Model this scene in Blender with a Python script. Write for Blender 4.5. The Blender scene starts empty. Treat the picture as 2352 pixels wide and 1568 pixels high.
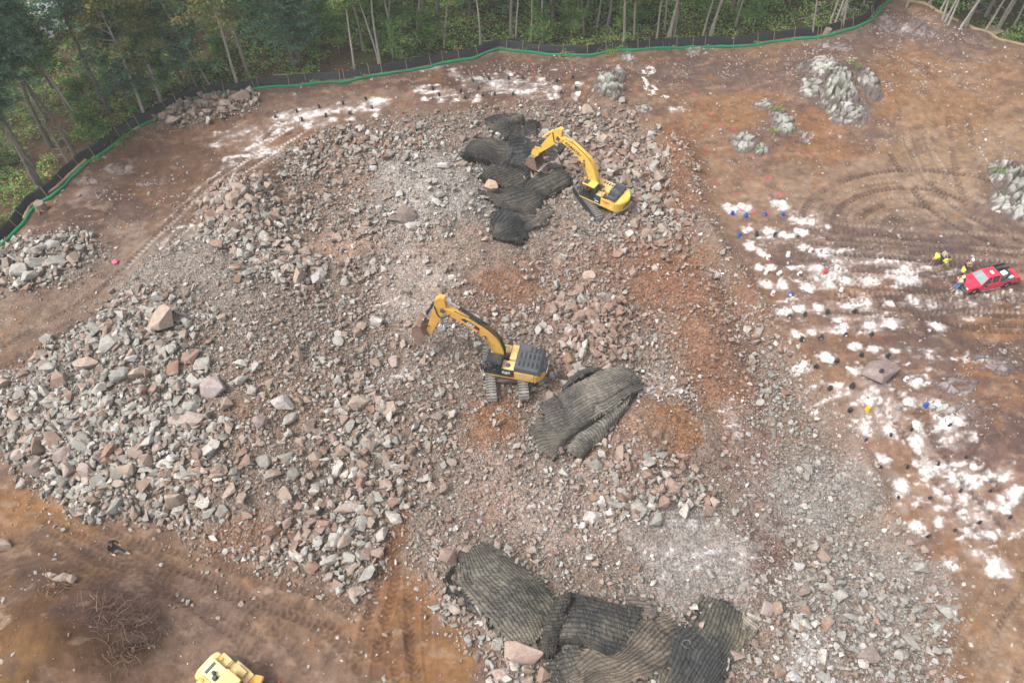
import bpy, bmesh, math, random
import numpy as np
from mathutils import Vector, Matrix, Euler
rng = np.random.default_rng(7); random.seed(7)
SC = bpy.context.scene; COL = SC.collection
# ---------------------------------------------------------------- camera, sky, sun, exposure
HAZE = 0.0004
CAM_H = 55.0; PITCH = math.radians(52.0); FPX = 1829.5        # FPX: focal length for a picture 2352 wide
cd = bpy.data.cameras.new('camera'); cam = bpy.data.objects.new('camera', cd); COL.objects.link(cam)
cd.sensor_width = 36.0; cd.lens = 36.0*FPX/2352.0; cd.clip_end = 3000; cd.clip_start = 0.5
cam.location = (0, 0, CAM_H); cam.rotation_euler = (math.pi/2-PITCH, 0, 0); SC.camera = cam
SUN_EL, SUN_AZ = math.radians(58), math.radians(250)
w = bpy.data.worlds.new("World"); SC.world = w; w.use_nodes = True
nt = w.node_tree; sky = nt.nodes.new('ShaderNodeTexSky'); sky.sky_type = 'NISHITA'; sky.sun_disc = False
sky.sun_elevation = SUN_EL; sky.sun_rotation = SUN_AZ; sky.air_density = 0.6; sky.dust_density = 4.0; sky.ozone_density = 0.6
hs_ = nt.nodes.new('ShaderNodeHueSaturation'); hs_.inputs['Saturation'].default_value = 0.25; nt.links.new(sky.outputs[0], hs_.inputs['Color'])   # overcast: greyed sky
nt.links.new(hs_.outputs[0], nt.nodes['Background'].inputs[0]); nt.nodes['Background'].inputs[1].default_value = 0.15
sd = bpy.data.lights.new('sun', 'SUN'); sun = bpy.data.objects.new('sun', sd); COL.objects.link(sun)
sd.energy = 0.9; sd.angle = math.radians(20); sd.color = (1.0, 0.96, 0.9)
_d = Vector((math.sin(SUN_AZ)*math.cos(SUN_EL), math.cos(SUN_AZ)*math.cos(SUN_EL), math.sin(SUN_EL)))
sun.rotation_euler = _d.to_track_quat('Z', 'Y').to_euler()
SC.view_settings.view_transform = 'Standard'; SC.view_settings.look = 'None'; SC.view_settings.exposure = 1.42; SC.view_settings.gamma = 1
SC.cycles.max_bounces = 5; SC.cycles.diffuse_bounces = 3
# ---------------------------------------------------------------- helpers
KA = 0.55
def lin(v): return ((v/255+0.055)/1.055)**2.4 if v > 10 else v/255/12.92
def C(r, g, b, k=KA, s=0.97):
    m = 0.3*lin(r)+0.6*lin(g)+0.1*lin(b); return tuple((m+(lin(v)-m)*s)*k for v in (r, g, b))
def tag(o, label=None, cat=None, group=None, kind=None):
    if label: o['label'] = label
    if cat: o['category'] = cat
    if group: o['group'] = group
    if kind: o['kind'] = kind
    return o
def empty(name, loc=(0, 0, 0), rz=0.0, label=None, cat=None, group=None):
    o = bpy.data.objects.new(name, None); COL.objects.link(o); o.location = loc; o.rotation_euler = (0, 0, rz)
    o.empty_display_size = 0.1
    return tag(o, label, cat, group)
def link(name, me, parent=None, mats=()):
    o = bpy.data.objects.new(name, me); COL.objects.link(o)
    if parent: o.parent = parent
    for m in mats: me.materials.append(m)
    return o
def from_bm(name, bm, mat, parent=None, smooth=False):
    me = bpy.data.meshes.new(name); bmesh.ops.recalc_face_normals(bm, faces=bm.faces); bm.to_mesh(me); bm.free()
    if smooth: me.polygons.foreach_set('use_smooth', [True]*len(me.polygons))
    return link(name, me, parent, mat if isinstance(mat, (list, tuple)) else [mat])
def np_mesh(name, V, Fc, cols=None, smooth=False, extra=None):
    """V (n,3); Fc (m,k) all faces with k corners; cols (n,3) point colours"""
    me = bpy.data.meshes.new(name); n, (m, k) = len(V), Fc.shape
    me.vertices.add(n); me.vertices.foreach_set('co', np.ascontiguousarray(V, np.float32).ravel())
    me.loops.add(m*k); me.polygons.add(m)
    me.loops.foreach_set('vertex_index', np.ascontiguousarray(Fc, np.int32).ravel())
    me.polygons.foreach_set('loop_start', np.arange(0, m*k, k, dtype=np.int32))
    me.polygons.foreach_set('use_smooth', np.full(m, smooth, bool))
    me.update(calc_edges=True)
    if cols is not None:
        a = me.attributes.new('col', 'FLOAT_COLOR', 'POINT'); c4 = np.ones((n, 4), np.float32); c4[:, :3] = cols
        a.data.foreach_set('color', c4.ravel())
    for nm, arr in (extra or {}).items():
        a = me.attributes.new(nm, 'FLOAT', 'POINT'); a.data.foreach_set('value', np.ascontiguousarray(arr, np.float32))
    return me
# numpy noise
_T = rng.random((256, 256)).astype(np.float32)
def vn(x, y):
    xi = np.floor(x).astype(np.int64); yi = np.floor(y).astype(np.int64); fx = x-xi; fy = y-yi
    fx = fx*fx*(3-2*fx); fy = fy*fy*(3-2*fy); a = xi & 255; b = yi & 255; a1 = (a+1) & 255; b1 = (b+1) & 255
    return (_T[a, b]*(1-fx)+_T[a1, b]*fx)*(1-fy)+(_T[a, b1]*(1-fx)+_T[a1, b1]*fx)*fy
def fbm(x, y, s, o=4, seed=0.0):
    """0..1, mean .5; s = wavelength in metres"""
    x = np.asarray(x, float); y = np.asarray(y, float)
    r = 0; a = 1.0; t = 0.0; x = x/s+seed*17.3; y = y/s+seed*9.1
    for i in range(o):
        r = r+a*vn(x, y); t += a; a *= 0.5; x, y = x*1.6*1.25+y*0.6+5.2, y*1.6*1.25-x*0.6+1.3
    return r/t
def sstep(a, b, x):
    t = np.clip((x-a)/(b-a), 0, 1); return t*t*(3-2*t)
# picture point (2352 x 1568) -> ground
def ray(dx, dy):
    u = (dx-1176)/FPX; v = (784-dy)/FPX
    return np.array([u, math.cos(PITCH)+v*math.sin(PITCH), -math.sin(PITCH)+v*math.cos(PITCH)])
def G0(dx, dy, z=0.0):
    d = ray(dx, dy); d[2] = min(d[2], -0.05); t = (CAM_H-z)/-d[2]; return np.array([d[0]*t, d[1]*t])
def PL(pts): return np.array([G0(*p) for p in pts])
def sdf(poly, x, y):
    """signed distance, positive inside"""
    dmin = np.full(x.shape, 1e9); ins = np.zeros(x.shape, bool); n = len(poly)
    for i in range(n):
        ax, ay = poly[i]; bx, by = poly[(i+1) % n]; ex, ey = bx-ax, by-ay
        t = np.clip(((x-ax)*ex+(y-ay)*ey)/(ex*ex+ey*ey+1e-9), 0, 1)
        dmin = np.minimum(dmin, np.hypot(x-ax-t*ex, y-ay-t*ey))
        c = ((ay > y) != (by > y)) & (x < (bx-ax)*(y-ay)/((by-ay) if abs(by-ay) > 1e-9 else 1e-9)+ax); ins ^= c
    return np.where(ins, dmin, -dmin)
# ---------------------------------------------------------------- terrain
PILE = PL([(470,470),(530,425),(620,425),(640,480),(700,520),(760,640),(880,690),(905,800),(930,1000),(905,1210),(870,1330),(820,1375),(640,1300),(560,1290),(430,1250),(380,1190),(190,1190),(60,1100),(0,1020),(-80,1000),(-60,900),(80,840),(200,740),(330,620),(420,570),(490,550)])
PITW = PL([(1440,250),(1560,340),(1585,480),(1640,560),(1710,650),(1770,740),(1840,830),(1910,930),(1965,1010),(2010,1110),(2050,1190),(2120,1280),(2195,1320),(2190,1430),(2200,1650),(600,1650),(600,200),(1300,200)])
PITL = PL([(1300,180),(2500,180),(2500,1700),(1500,1700),(1250,1250),(1000,1000),(960,700),(1000,400)])
RUB = PL([(650,345),(760,300),(900,280),(1080,262),(1250,240),(1430,245),(1500,300),(1570,350),(1600,420),(1605,480),(1640,560),(1700,645),(1765,740),(1840,830),(1905,930),(1960,1010),(2010,1100),(2045,1185),(2115,1275),(2190,1310),(2180,1420),(2190,1650),(1150,1650),(1120,1490),(1020,1410),(995,1350),(935,1300),(905,1210),(930,1000),(900,700),(760,640),(700,520),(660,430)])
HEAP7 = PL([(-40,600),(60,560),(160,540),(230,560),(260,600),(200,650),(100,670),(-40,680)])
HEAP8 = PL([(370,275),(440,240),(500,225),(580,215),(590,245),(530,275),(440,300),(385,300)])
GRAV = PL([(-60,640),(150,620),(300,610),(380,560),(430,520),(420,570),(300,650),(200,740),(60,790),(-60,830)])
FENCE_D = [(-120,660),(-60,610),(0,572),(50,522),(67,490),(87,467),(113,453),(140,430),(167,400),(200,373),(240,348),(277,323),(323,295),(357,280),(400,257),(433,238),(467,223),(487,217),(533,215),(563,212),(587,202),(627,196),(687,194),(717,190),(784,188),(821,182),(871,173),(941,160),(1018,142),(1084,132),(1111,120),(1144,108),(1184,112),(1251,121),(1304,126),(1351,127),(1401,117),(1451,114),(1518,105),(1568,102),(1634,101),(1728,101),(1768,97),(1868,93),(1918,81),(1961,68),(1994,53),(2018,23),(2041,3),(2068,-13),(2110,-50)]
FENCE = PL(FENCE_D)
LOGR = PL([(2062,14),(2105,27),(2130,40),(2140,52),(2190,70),(2245,90),(2290,105),(2352,118),(2440,135)])
CLEAR = np.vstack([FENCE[:49], LOGR[1:], [[400, 60], [400, -60], [-400, -60], [-400, 20]]])   # ground inside the fence
BUMPS = [(575,470,4,2.0),(990,440,7,1.5),(1340,740,4,1.5),(1520,970,3.8,1.6),(130,600,5.5,1.2),(470,262,4,0.9),(130,1500,5,2.6),(20,1420,6,2.2),(200,1540,4,1.6),(285,1430,3,0.8),
 (1930,200,6,1.6),(1775,300,4,1.2),(2320,430,5,1.8),(1395,190,3,0.9),(1990,870,2.6,0.6),(620,570,4.5,1.0),(370,790,5,0.8),(860,950,4,0.8),(1120,1300,4,0.9),(2290,900,7,1.0),
 (1500,1130,4,0.7),(780,330,3,0.5),(1500,380,3.5,0.9),(300,980,5,0.8),(650,1000,5,0.7),(1650,760,3,0.8),(1690,880,3,0.5),(1240,372,5.5,-1.9),(2130,60,6,1.0),(1830,1400,5,0.5),(2270,760,4,-0.9),(1562,345,1.8,.8),(1585,400,2,.9),(1600,460,2,.9),(1612,520,2,.8),(1635,580,2.2,.8),(1655,650,2.4,1.1),(1600,720,2.6,.9),(1620,770,2.6,.8),(1690,730,2.2,.6),(1560,560,3,.7),(1590,640,3,.8),(1630,800,2.6,.7),(1450,600,3,.6),(1480,690,3,.5),(330,330,5,0.5)]
gx = np.arange(-150, 150.1, 0.5); gy = np.arange(-10, 260.1, 0.5); GX, GY = np.meshgrid(gx, gy, indexing='ij')
s_pile = sdf(PILE, GX, GY); s_rub = sdf(RUB, GX, GY); s_clear = sdf(CLEAR, GX, GY)
wob = (fbm(GX, GY, 5, 3, 3)-0.5)*3
hc = 1.9*sstep(-0.6, 4.5, s_pile+wob*0.4)*sstep(0, 16, sdf(PL([(640,330),(780,520),(910,680),(950,1000),(930,1400),(880,1700),(-300,1700),(-300,200)]), GX, GY))
hc -= 1.9*sstep(-0.3, 1.9, sdf(PITW, GX, GY)+wob*0.35)*sstep(0, 14, sdf(PITL, GX, GY))
for (bx, by, r, h) in BUMPS:
    c0 = G0(bx, by); hc += h*np.exp(-((GX-c0[0])**2+(GY-c0[1])**2)/(r*r)*(0.8+0.4*fbm(GX, GY, 3, 2, 5)))
hc += (fbm(GX, GY, 14, 3, 1)-0.5)*1.2
hc += 1.2*sstep(0, 60, GX-20)*sstep(60, 110, GY)
hc += -2.5*sstep(3, 45, -s_clear)*sstep(20, -40, GX)
rough = np.clip(np.maximum(sstep(-1, 1, s_pile), sstep(-1.5, 1.5, s_rub)), 0, 1)
rough = np.maximum(rough, np.maximum(sstep(-1, 1, sdf(HEAP7, GX, GY)), sstep(-1, 1, sdf(HEAP8, GX, GY))))
grv = np.maximum(rough, 0.35*sstep(-2, 2, sdf(GRAV, GX, GY)))
def bil(A, x, y):
    fx = np.clip((np.asarray(x, float)-gx[0])/0.5, 0, len(gx)-1.001); fy = np.clip((np.asarray(y, float)-gy[0])/0.5, 0, len(gy)-1.001)
    i = fx.astype(int); j = fy.astype(int); fx = fx-i; fy = fy-j
    return (A[i, j]*(1-fx)+A[i+1, j]*fx)*(1-fy)+(A[i, j+1]*(1-fx)+A[i+1, j+1]*fx)*fy
def HT(x, y):
    r = bil(rough, x, y)
    return bil(hc, x, y)+(fbm(x, y, 2.6, 4, 2)-0.5)*(0.22+0.75*r)+(fbm(x, y, 0.9, 3, 8)-0.5)*(0.13+0.2*r)
def G(dx, dy, up=0.0):
    """the point of the terrain (plus up) seen at a picture point"""
    z = 0.0
    for _ in range(14):
        p = G0(dx, dy, z); z = 0.5*z+0.5*(float(HT(p[0], p[1]))+up)
    return Vector((p[0], p[1], z-up))
def proj(x, y, z):
    z = z-CAM_H; dep = y*math.cos(PITCH)-z*math.sin(PITCH); up = y*math.sin(PITCH)+z*math.cos(PITCH)
    return 1176+FPX*x/dep, 784-FPX*up/dep
# ---------------------------------------------------------------- materials
def nodes(name):
    m = bpy.data.materials.new(name); m.use_nodes = True; t = m.node_tree; return m, t, t.nodes['Principled BSDF'], t.links
def nn(t, kind, **kw):
    n = t.nodes.new(kind)
    for k, v in kw.items(): setattr(n, k, v)
    return n
def mixc(t, fac, a, b, mode='MIX'):
    n = nn(t, 'ShaderNodeMix', data_type='RGBA', blend_type=mode); L = t.links
    for s, v in ((0, fac), (6, a), (7, b)):
        if hasattr(v, 'is_output'): L.new(v, n.inputs[s])
        else: n.inputs[s].default_value = v if s == 0 else (*v, 1)
    return n.outputs[2]
def ramp(t, src, p0, p1, c0=(0, 0, 0, 1), c1=(1, 1, 1, 1)):
    r = nn(t, 'ShaderNodeValToRGB'); e = r.color_ramp.elements; e[0].position = p0; e[1].position = p1; e[0].color = c0; e[1].color = c1
    t.links.new(src, r.inputs[0]); return r.outputs[0]
def noise(t, coord, scale, detail=4, rough=0.6):
    n = nn(t, 'ShaderNodeTexNoise'); n.inputs['Scale'].default_value = scale; n.inputs['Detail'].default_value = detail
    n.inputs['Roughness'].default_value = rough; t.links.new(coord, n.inputs['Vector']); return n.outputs[0]
def bump(t, src, strength, dist, prev=None):
    b = nn(t, 'ShaderNodeBump'); b.inputs['Strength'].default_value = strength; b.inputs['Distance'].default_value = dist
    t.links.new(src, b.inputs['Height'])
    if prev: t.links.new(prev, b.inputs['Normal'])
    return b.outputs[0]
def mat_ground():
    m, t, p, L = nodes('earth'); co = nn(t, 'ShaderNodeNewGeometry').outputs['Position']
    a = nn(t, 'ShaderNodeAttribute', attribute_name='col').outputs['Color']; g = nn(t, 'ShaderNodeAttribute', attribute_name='grav').outputs['Fac']
    n1 = noise(t, co, 1.9, 8, 0.72); n2 = noise(t, co, 0.7, 4)
    c = mixc(t, 1.0, a, ramp(t, n1, 0.28, 0.72, (0.68, 0.66, 0.64, 1), (1.28, 1.28, 1.28, 1)), 'MULTIPLY')
    c = mixc(t, 1.0, c, ramp(t, n2, 0.2, 0.8, (0.84, 0.82, 0.8, 1), (1.17, 1.16, 1.14, 1)), 'MULTIPLY')
    vo = nn(t, 'ShaderNodeTexVoronoi'); vo.inputs['Scale'].default_value = 7.0; L.new(co, vo.inputs['Vector'])
    hs = nn(t, 'ShaderNodeSeparateColor'); L.new(vo.outputs['Color'], hs.inputs[0])
    peb = mixc(t, 1.0, a, ramp(t, hs.outputs[0], 0.0, 1.0, (0.5, 0.49, 0.48, 1), (1.5, 1.48, 1.45, 1)), 'MULTIPLY')
    gm = nn(t, 'ShaderNodeMath', operation='MULTIPLY'); L.new(g, gm.inputs[0]); gm.inputs[1].default_value = 0.85
    c = mixc(t, gm.outputs[0], c, peb)
    # scattered light stones on bare dirt
    v2 = nn(t, 'ShaderNodeTexVoronoi'); v2.inputs['Scale'].default_value = 4.2; L.new(co, v2.inputs['Vector'])
    s2 = nn(t, 'ShaderNodeSeparateColor'); L.new(v2.outputs['Color'], s2.inputs[0])
    d1 = ramp(t, v2.outputs['Distance'], 0.10, 0.16, (1, 1, 1, 1), (0, 0, 0, 1)); d2 = ramp(t, s2.outputs[1], 0.72, 0.74)
    mm = nn(t, 'ShaderNodeMath', operation='MULTIPLY'); L.new(d1, mm.inputs[0]); L.new(d2, mm.inputs[1])
    c = mixc(t, mm.outputs[0], c, mixc(t, 0.6, a, C(190, 172, 158)))
    L.new(c, p.inputs['Base Color']); p.inputs['Roughness'].default_value = 0.95; p.inputs['Specular IOR Level'].default_value = 0.15
    b = bump(t, n1, 0.8, 0.16); vh = nn(t, 'ShaderNodeMath', operation='MULTIPLY'); L.new(ramp(t, vo.outputs['Distance'], 0.0, 0.7, (1, 1, 1, 1), (0, 0, 0, 1)), vh.inputs[0]); L.new(g, vh.inputs[1]); b = bump(t, vh.outputs[0], 0.7, 0.08, b)
    L.new(b, p.inputs['Normal']); return m
def mat_rock(name, attr=True, dusty=0.45):
    m, t, p, L = nodes(name); tc = nn(t, 'ShaderNodeNewGeometry'); co = tc.outputs['Position']
    a = nn(t, 'ShaderNodeAttribute', attribute_name='col').outputs['Color'] if attr else nn(t, 'ShaderNodeObjectInfo').outputs['Color']
    n1 = noise(t, co, 2.6, 6, 0.65); n2 = noise(t, co, 9, 3, 0.7)
    c = mixc(t, 1.0, a, ramp(t, n2, 0.25, 0.75, (0.72, 0.71, 0.70, 1), (1.25, 1.25, 1.25, 1)), 'MULTIPLY')
    c = mixc(t, ramp(t, n1, 0.47, 0.62, (0, 0, 0, 1), (0.5, 0.5, 0.5, 1)), c, C(165, 128, 100))
    n3 = noise(t, co, 1.7, 8, 0.75)
    c = mixc(t, ramp(t, n3, 0.53, 0.66, (0, 0, 0, 1), (dusty, dusty, dusty, 1)), c, C(214, 204, 198))
    L.new(c, p.inputs['Base Color']); p.inputs['Roughness'].default_value = 0.9; p.inputs['Specular IOR Level'].default_value = 0.2
    L.new(bump(t, n2, 0.55, 0.05, bump(t, n1, 0.5, 0.12)), p.inputs['Normal']); return m
def mat_col(name, rough=0.8, spec=0.2, trans=0.0, nscale=6.0, namp=0.25):
    m, t, p, L = nodes(name); co = nn(t, 'ShaderNodeNewGeometry').outputs['Position']
    a = nn(t, 'ShaderNodeAttribute', attribute_name='col').outputs['Color']
    c = mixc(t, 1.0, a, ramp(t, noise(t, co, nscale, 4), 0.25, 0.75, (1-namp,)*3+(1,), (1+namp,)*3+(1,)), 'MULTIPLY')
    L.new(c, p.inputs['Base Color']); p.inputs['Roughness'].default_value = rough; p.inputs['Specular IOR Level'].default_value = spec
    return m
def paint(name, rgb, rough=0.45, metal=0.0, dirt=0.35, dirtc=(150, 125, 105), k=KA, spec=0.4, scale=2.2):
    m, t, p, L = nodes(name); tc = nn(t, 'ShaderNodeTexCoord').outputs['Object']
    n1 = noise(t, tc, scale, 7, 0.7); n2 = noise(t, tc, 0.9, 3)
    base = C(*rgb, k, 1.0)
    c = mixc(t, ramp(t, n1, 0.48, 0.72, (0, 0, 0, 1), (dirt,)*3+(1,)), base, C(*dirtc))
    c = mixc(t, 1.0, c, ramp(t, n2, 0.2, 0.8, (0.88,)*3+(1,), (1.1,)*3+(1,)), 'MULTIPLY')
    L.new(c, p.inputs['Base Color']); p.inputs['Metallic'].default_value = metal
    L.new(ramp(t, n1, 0.3, 0.8, (rough,)*3+(1,), (min(1, rough+0.35),)*3+(1,)), p.inputs['Roughness']); p.inputs['Specular IOR Level'].default_value = spec
    return m
M = {}
M['earth'] = mat_ground(); M['rubble'] = mat_rock('blasted stone'); M['boulder'] = mat_rock('boulder stone', False, 0.45)
M['leaf'] = mat_col('foliage', 0.6, 0.25, nscale=0.8, namp=0.3)
_t = M['leaf'].node_tree; _tr = nn(_t, 'ShaderNodeBsdfTranslucent'); _mx = nn(_t, 'ShaderNodeMixShader'); _mx.inputs[0].default_value = 0.45; _p = _t.nodes['Principled BSDF']
_t.links.new(_p.inputs['Base Color'].links[0].from_socket, _tr.inputs[0]); _t.links.new(_p.outputs[0], _mx.inputs[1]); _t.links.new(_tr.outputs[0], _mx.inputs[2]); _t.links.new(_mx.outputs[0], _t.nodes['Material Output'].inputs[0])
pass; M['bark'] = mat_col('bark', 0.9, 0.1, nscale=3)
M['rubber'] = mat_col('tyre rubber strips', 0.75, 0.25, nscale=2.2, namp=0.3); M['outcrop'] = mat_col('weathered rock', 0.9, 0.15, nscale=5, namp=0.3)
# ---------------------------------------------------------------- ground sheet with its painted colours
def axis(lo, hi, far, s0, s1=None):
    a = [lo]; s1 = s1 or s0
    while a[-1] < hi: a.append(a[-1]+s0+(s1-s0)*(a[-1]-lo)/(hi-lo))
    st = s1; out = list(a)
    while out[-1] < far: st *= 1.25; out.append(out[-1]+st)
    st = s0
    while out[0] > -far: st *= 1.25; out.insert(0, out[0]-st)
    return np.array(out)
ax = axis(-74, 74, 900, 0.125); ay = axis(11.5, 106, 900, 0.10, 0.17)
nx, ny = len(ax), len(ay); X, Y = np.meshgrid(ax, ay, indexing='ij'); X = X.ravel(); Y = Y.ravel()
Zg = HT(X, Y); near = (np.abs(X) < 80) & (Y > 8) & (Y < 112)
wx = X+(fbm(X, Y, 3.0, 4, 11)-0.5)*3.2; wy = Y+(fbm(X, Y, 3.0, 4, 12)-0.5)*3.2
COLR = np.tile(np.array(C(146, 116, 96)), (len(X), 1))
Wm = np.zeros(len(X)); fz = (fbm(X, Y, 1.1, 4, 14)-.5)*1.3+(fbm(X, Y, .35, 2, 15)-.5)*.5
def ell(cx, cy, rx, ry, rot=0, warp=1.0):
    c0 = G0(cx, cy); ca, sa = math.cos(math.radians(rot)), math.sin(math.radians(rot))
    e1 = (G0(cx+rx*ca, cy+rx*sa)-G0(cx-rx*ca, cy-rx*sa))/2; e2 = (G0(cx-ry*sa, cy+ry*ca)-G0(cx+ry*sa, cy-ry*ca))/2
    Mi = np.linalg.inv(np.array([e1, e2]).T); px = X+(wx-X)*warp-c0[0]; py = Y+(wy-Y)*warp-c0[1]
    a = Mi[0, 0]*px+Mi[0, 1]*py; b = Mi[1, 0]*px+Mi[1, 1]*py
    return np.sqrt(a*a+b*b)
def pe(cx, cy, rx, ry, rgb, st=0.9, rot=0, soft=0.45):
    global COLR
    w_ = (1-sstep(1-soft, 1+soft, ell(cx, cy, rx, ry, rot)+fz*.8))*st
    COLR = COLR*(1-w_[:, None])+np.array(C(*rgb))*w_[:, None]
# broad zones
for a in [(1900,280,520,260,(158,122,94)),(1500,180,200,70,(150,118,96)),(1650,430,210,110,(166,132,106)),(1740,210,180,70,(160,120,90)),(1630,165,170,50,(122,102,96)),
 (1990,60,90,70,(124,102,96)),(2150,120,140,50,(126,106,100)),(1900,220,130,110,(122,103,98)),(1780,320,90,75,(128,104,94)),(2000,340,150,50,(120,100,94),.85),(1870,300,90,35,(166,118,82)),(2080,200,100,80,(164,122,86)),
 (1680,260,130,50,(166,124,88)),(2060,470,280,150,(166,142,124)),(2250,300,160,130,(172,142,114)),(2300,200,110,60,(160,124,96)),(2200,250,60,60,(166,126,92)),(2320,450,80,80,(116,96,92)),(1980,440,100,50,(160,130,108)),
 (1880,350,110,30,(160,116,84)),(2060,350,70,30,(158,128,100)),(1990,600,330,100,(132,108,98)),(2150,570,230,70,(124,104,97)),(2000,720,260,110,(140,108,92)),(2220,740,190,130,(108,86,82)),(2280,735,75,32,(160,118,80)),(2270,830,90,50,(98,80,78)),
 (1975,655,75,26,(178,128,94)),(1840,880,90,120,(156,120,94)),(2270,900,50,110,(164,118,82),.9,-35),(2110,900,110,80,(128,100,90)),(2000,900,90,60,(150,122,104)),(2110,1050,160,140,(158,124,104)),(2090,1150,90,90,(170,126,92)),
 (2260,1060,120,90,(124,98,92)),(2300,980,110,70,(112,90,84)),(2210,1190,150,100,(160,128,110)),(2290,1380,130,180,(164,130,102)),(2230,1330,80,60,(152,122,100)),(2200,1510,90,90,(158,112,72)),(2310,1500,80,90,(170,140,114)),
 (300,420,260,170,(122,94,80)),(250,490,130,60,(104,82,76)),(230,420,60,30,(150,128,120),.7,-30),(190,440,30,12,(176,156,148),.7,-30),(420,340,180,60,(134,100,78)),(470,500,110,160,(128,98,80),.9,-40),(560,380,180,70,(128,100,84)),(800,210,330,50,(122,94,82)),(1130,180,200,50,(112,86,78)),
 (820,250,200,40,(148,122,108)),(620,330,120,30,(150,120,100)),(1290,190,160,45,(118,92,84)),(90,480,60,80,(120,92,76)),(30,600,80,40,(150,112,82)),
 (150,760,300,130,(146,120,102)),(60,850,160,60,(142,110,86)),(330,580,120,70,(148,124,108)),
 (200,1230,320,130,(150,120,96)),(110,1180,180,60,(160,118,80)),(120,1500,150,80,(108,80,56),.9),(230,1330,60,30,(150,126,110),.8),(150,1160,90,30,(172,124,78)),(450,1330,360,110,(146,118,100)),(500,1450,400,120,(142,116,100)),(100,1400,260,150,(124,94,70)),(180,1490,170,90,(108,78,54)),(60,1540,120,60,(130,98,64)),(300,1420,80,60,(118,88,78)),  # dark soil of the lower-left mound, its shaded side painted in too
 (760,1400,120,80,(150,120,98)),(940,1450,110,150,(156,112,72)),(880,1500,80,60,(148,108,76)),(1040,1500,60,70,(158,116,76)),(560,1270,200,30,(150,118,90))]: pe(*a)
rb = bil(grv, X, Y); m_ = np.clip(rb+(fbm(X, Y, 1.5, 3, 21)-0.5)*0.5, 0, 1)*0.9
COLR = COLR*(1-m_[:, None])+np.array(C(146, 131, 120))*m_[:, None]
# rubble ground tones
for a in [(990,450,180,90,(178,170,164)),(960,640,90,120,(186,170,160),.8),(450,640,160,120,(164,152,142)),(250,930,260,120,(160,150,140)),(1180,640,110,90,(158,116,92)),(1100,560,110,50,(166,144,130)),(780,570,90,30,(184,152,132),.9),
 (1520,965,72,75,(160,118,86),1.0,0,.25),(1150,960,70,60,(160,112,80)),(1625,740,85,210,(150,108,84),.95,-22),(1570,400,40,110,(140,100,76),.95,-10),(1480,560,90,40,(150,112,88),.8),(1500,620,110,90,(150,106,82)),(1700,720,80,100,(150,114,92)),(1540,350,60,70,(154,110,80)),(1560,430,30,90,(140,100,78)),
 (700,310,110,30,(150,112,84)),(1420,560,90,60,(152,112,88)),(1240,870,90,30,(150,112,90)),(1330,600,100,50,(156,120,100)),(1765,1220,60,95,(128,100,92),1.0),(1760,1060,70,90,(150,124,114)),(1600,1240,150,100,(178,170,164),.9),(1900,1120,130,90,(164,158,154),.9),(2000,1350,160,150,(162,152,146)),
 (1130,1180,60,70,(158,118,92),.8),(900,1260,26,90,(146,104,78),1.0,5,.3),(930,1370,60,40,(150,106,74),.9),(540,1240,120,40,(150,114,92)),(620,960,120,80,(154,126,108)),(330,910,50,30,(152,120,98)),(1420,990,90,100,(156,126,108)),
 (1270,1150,200,110,(180,160,150),.8),(1150,1050,90,50,(168,146,134),.8),(1300,500,100,60,(170,150,138),.8),(760,450,100,60,(156,126,108)),(1620,1330,120,80,(180,172,168),.8),(1860,1480,60,60,(188,182,178),.8)]: pe(*a)
# small mottles, clods and veins of other soil
mt = fbm(X, Y, 1.7, 5, 44); mb = fbm(X*.6+Y*.5, Y-X*.3, .8, 4, 45)
for a_, b_, c_, s_ in ((.60, .70, (112,90,84), .5), (.36, .26, (156,114,78), .5)): w_ = (sstep(a_, b_, mt)*s_*(1-rb*.7))[:, None]; COLR = COLR*(1-w_)+np.array(C(*c_))*w_
w_ = (sstep(.62, .72, mb)*.5*(1-rb))[:, None]; COLR = COLR*(1-w_)+np.array(C(176,150,128))*w_
# forest floor
sc_ = bil(s_clear, X, Y); ff = sstep(0.3, 1.2, -sc_)
n_ = fbm(X, Y, 7, 4, 31)[:, None]; n2_ = fbm(X, Y, 2, 3, 32)[:, None]
gr = sstep(0.42, 0.58, n_+0.10*(X[:, None] > 5)); fl = np.array(C(118, 92, 74))*(1-n2_)+np.array(C(96, 78, 62))*n2_
fl = fl*(1-gr*0.75)+np.array(C(72, 84, 44))*gr*0.75
COLR = COLR*(1-ff[:, None])+fl*ff[:, None]
# fine streaky tone of the dirt
st_ = (fbm(X*0.35+Y*0.2, Y*1.6-X*0.4, 1.3, 4, 41)-0.5)*0.5*(1-rb)+(fbm(X, Y, 0.6, 2, 42)-0.5)*0.45
COLR *= (1+st_)[:, None]
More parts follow.
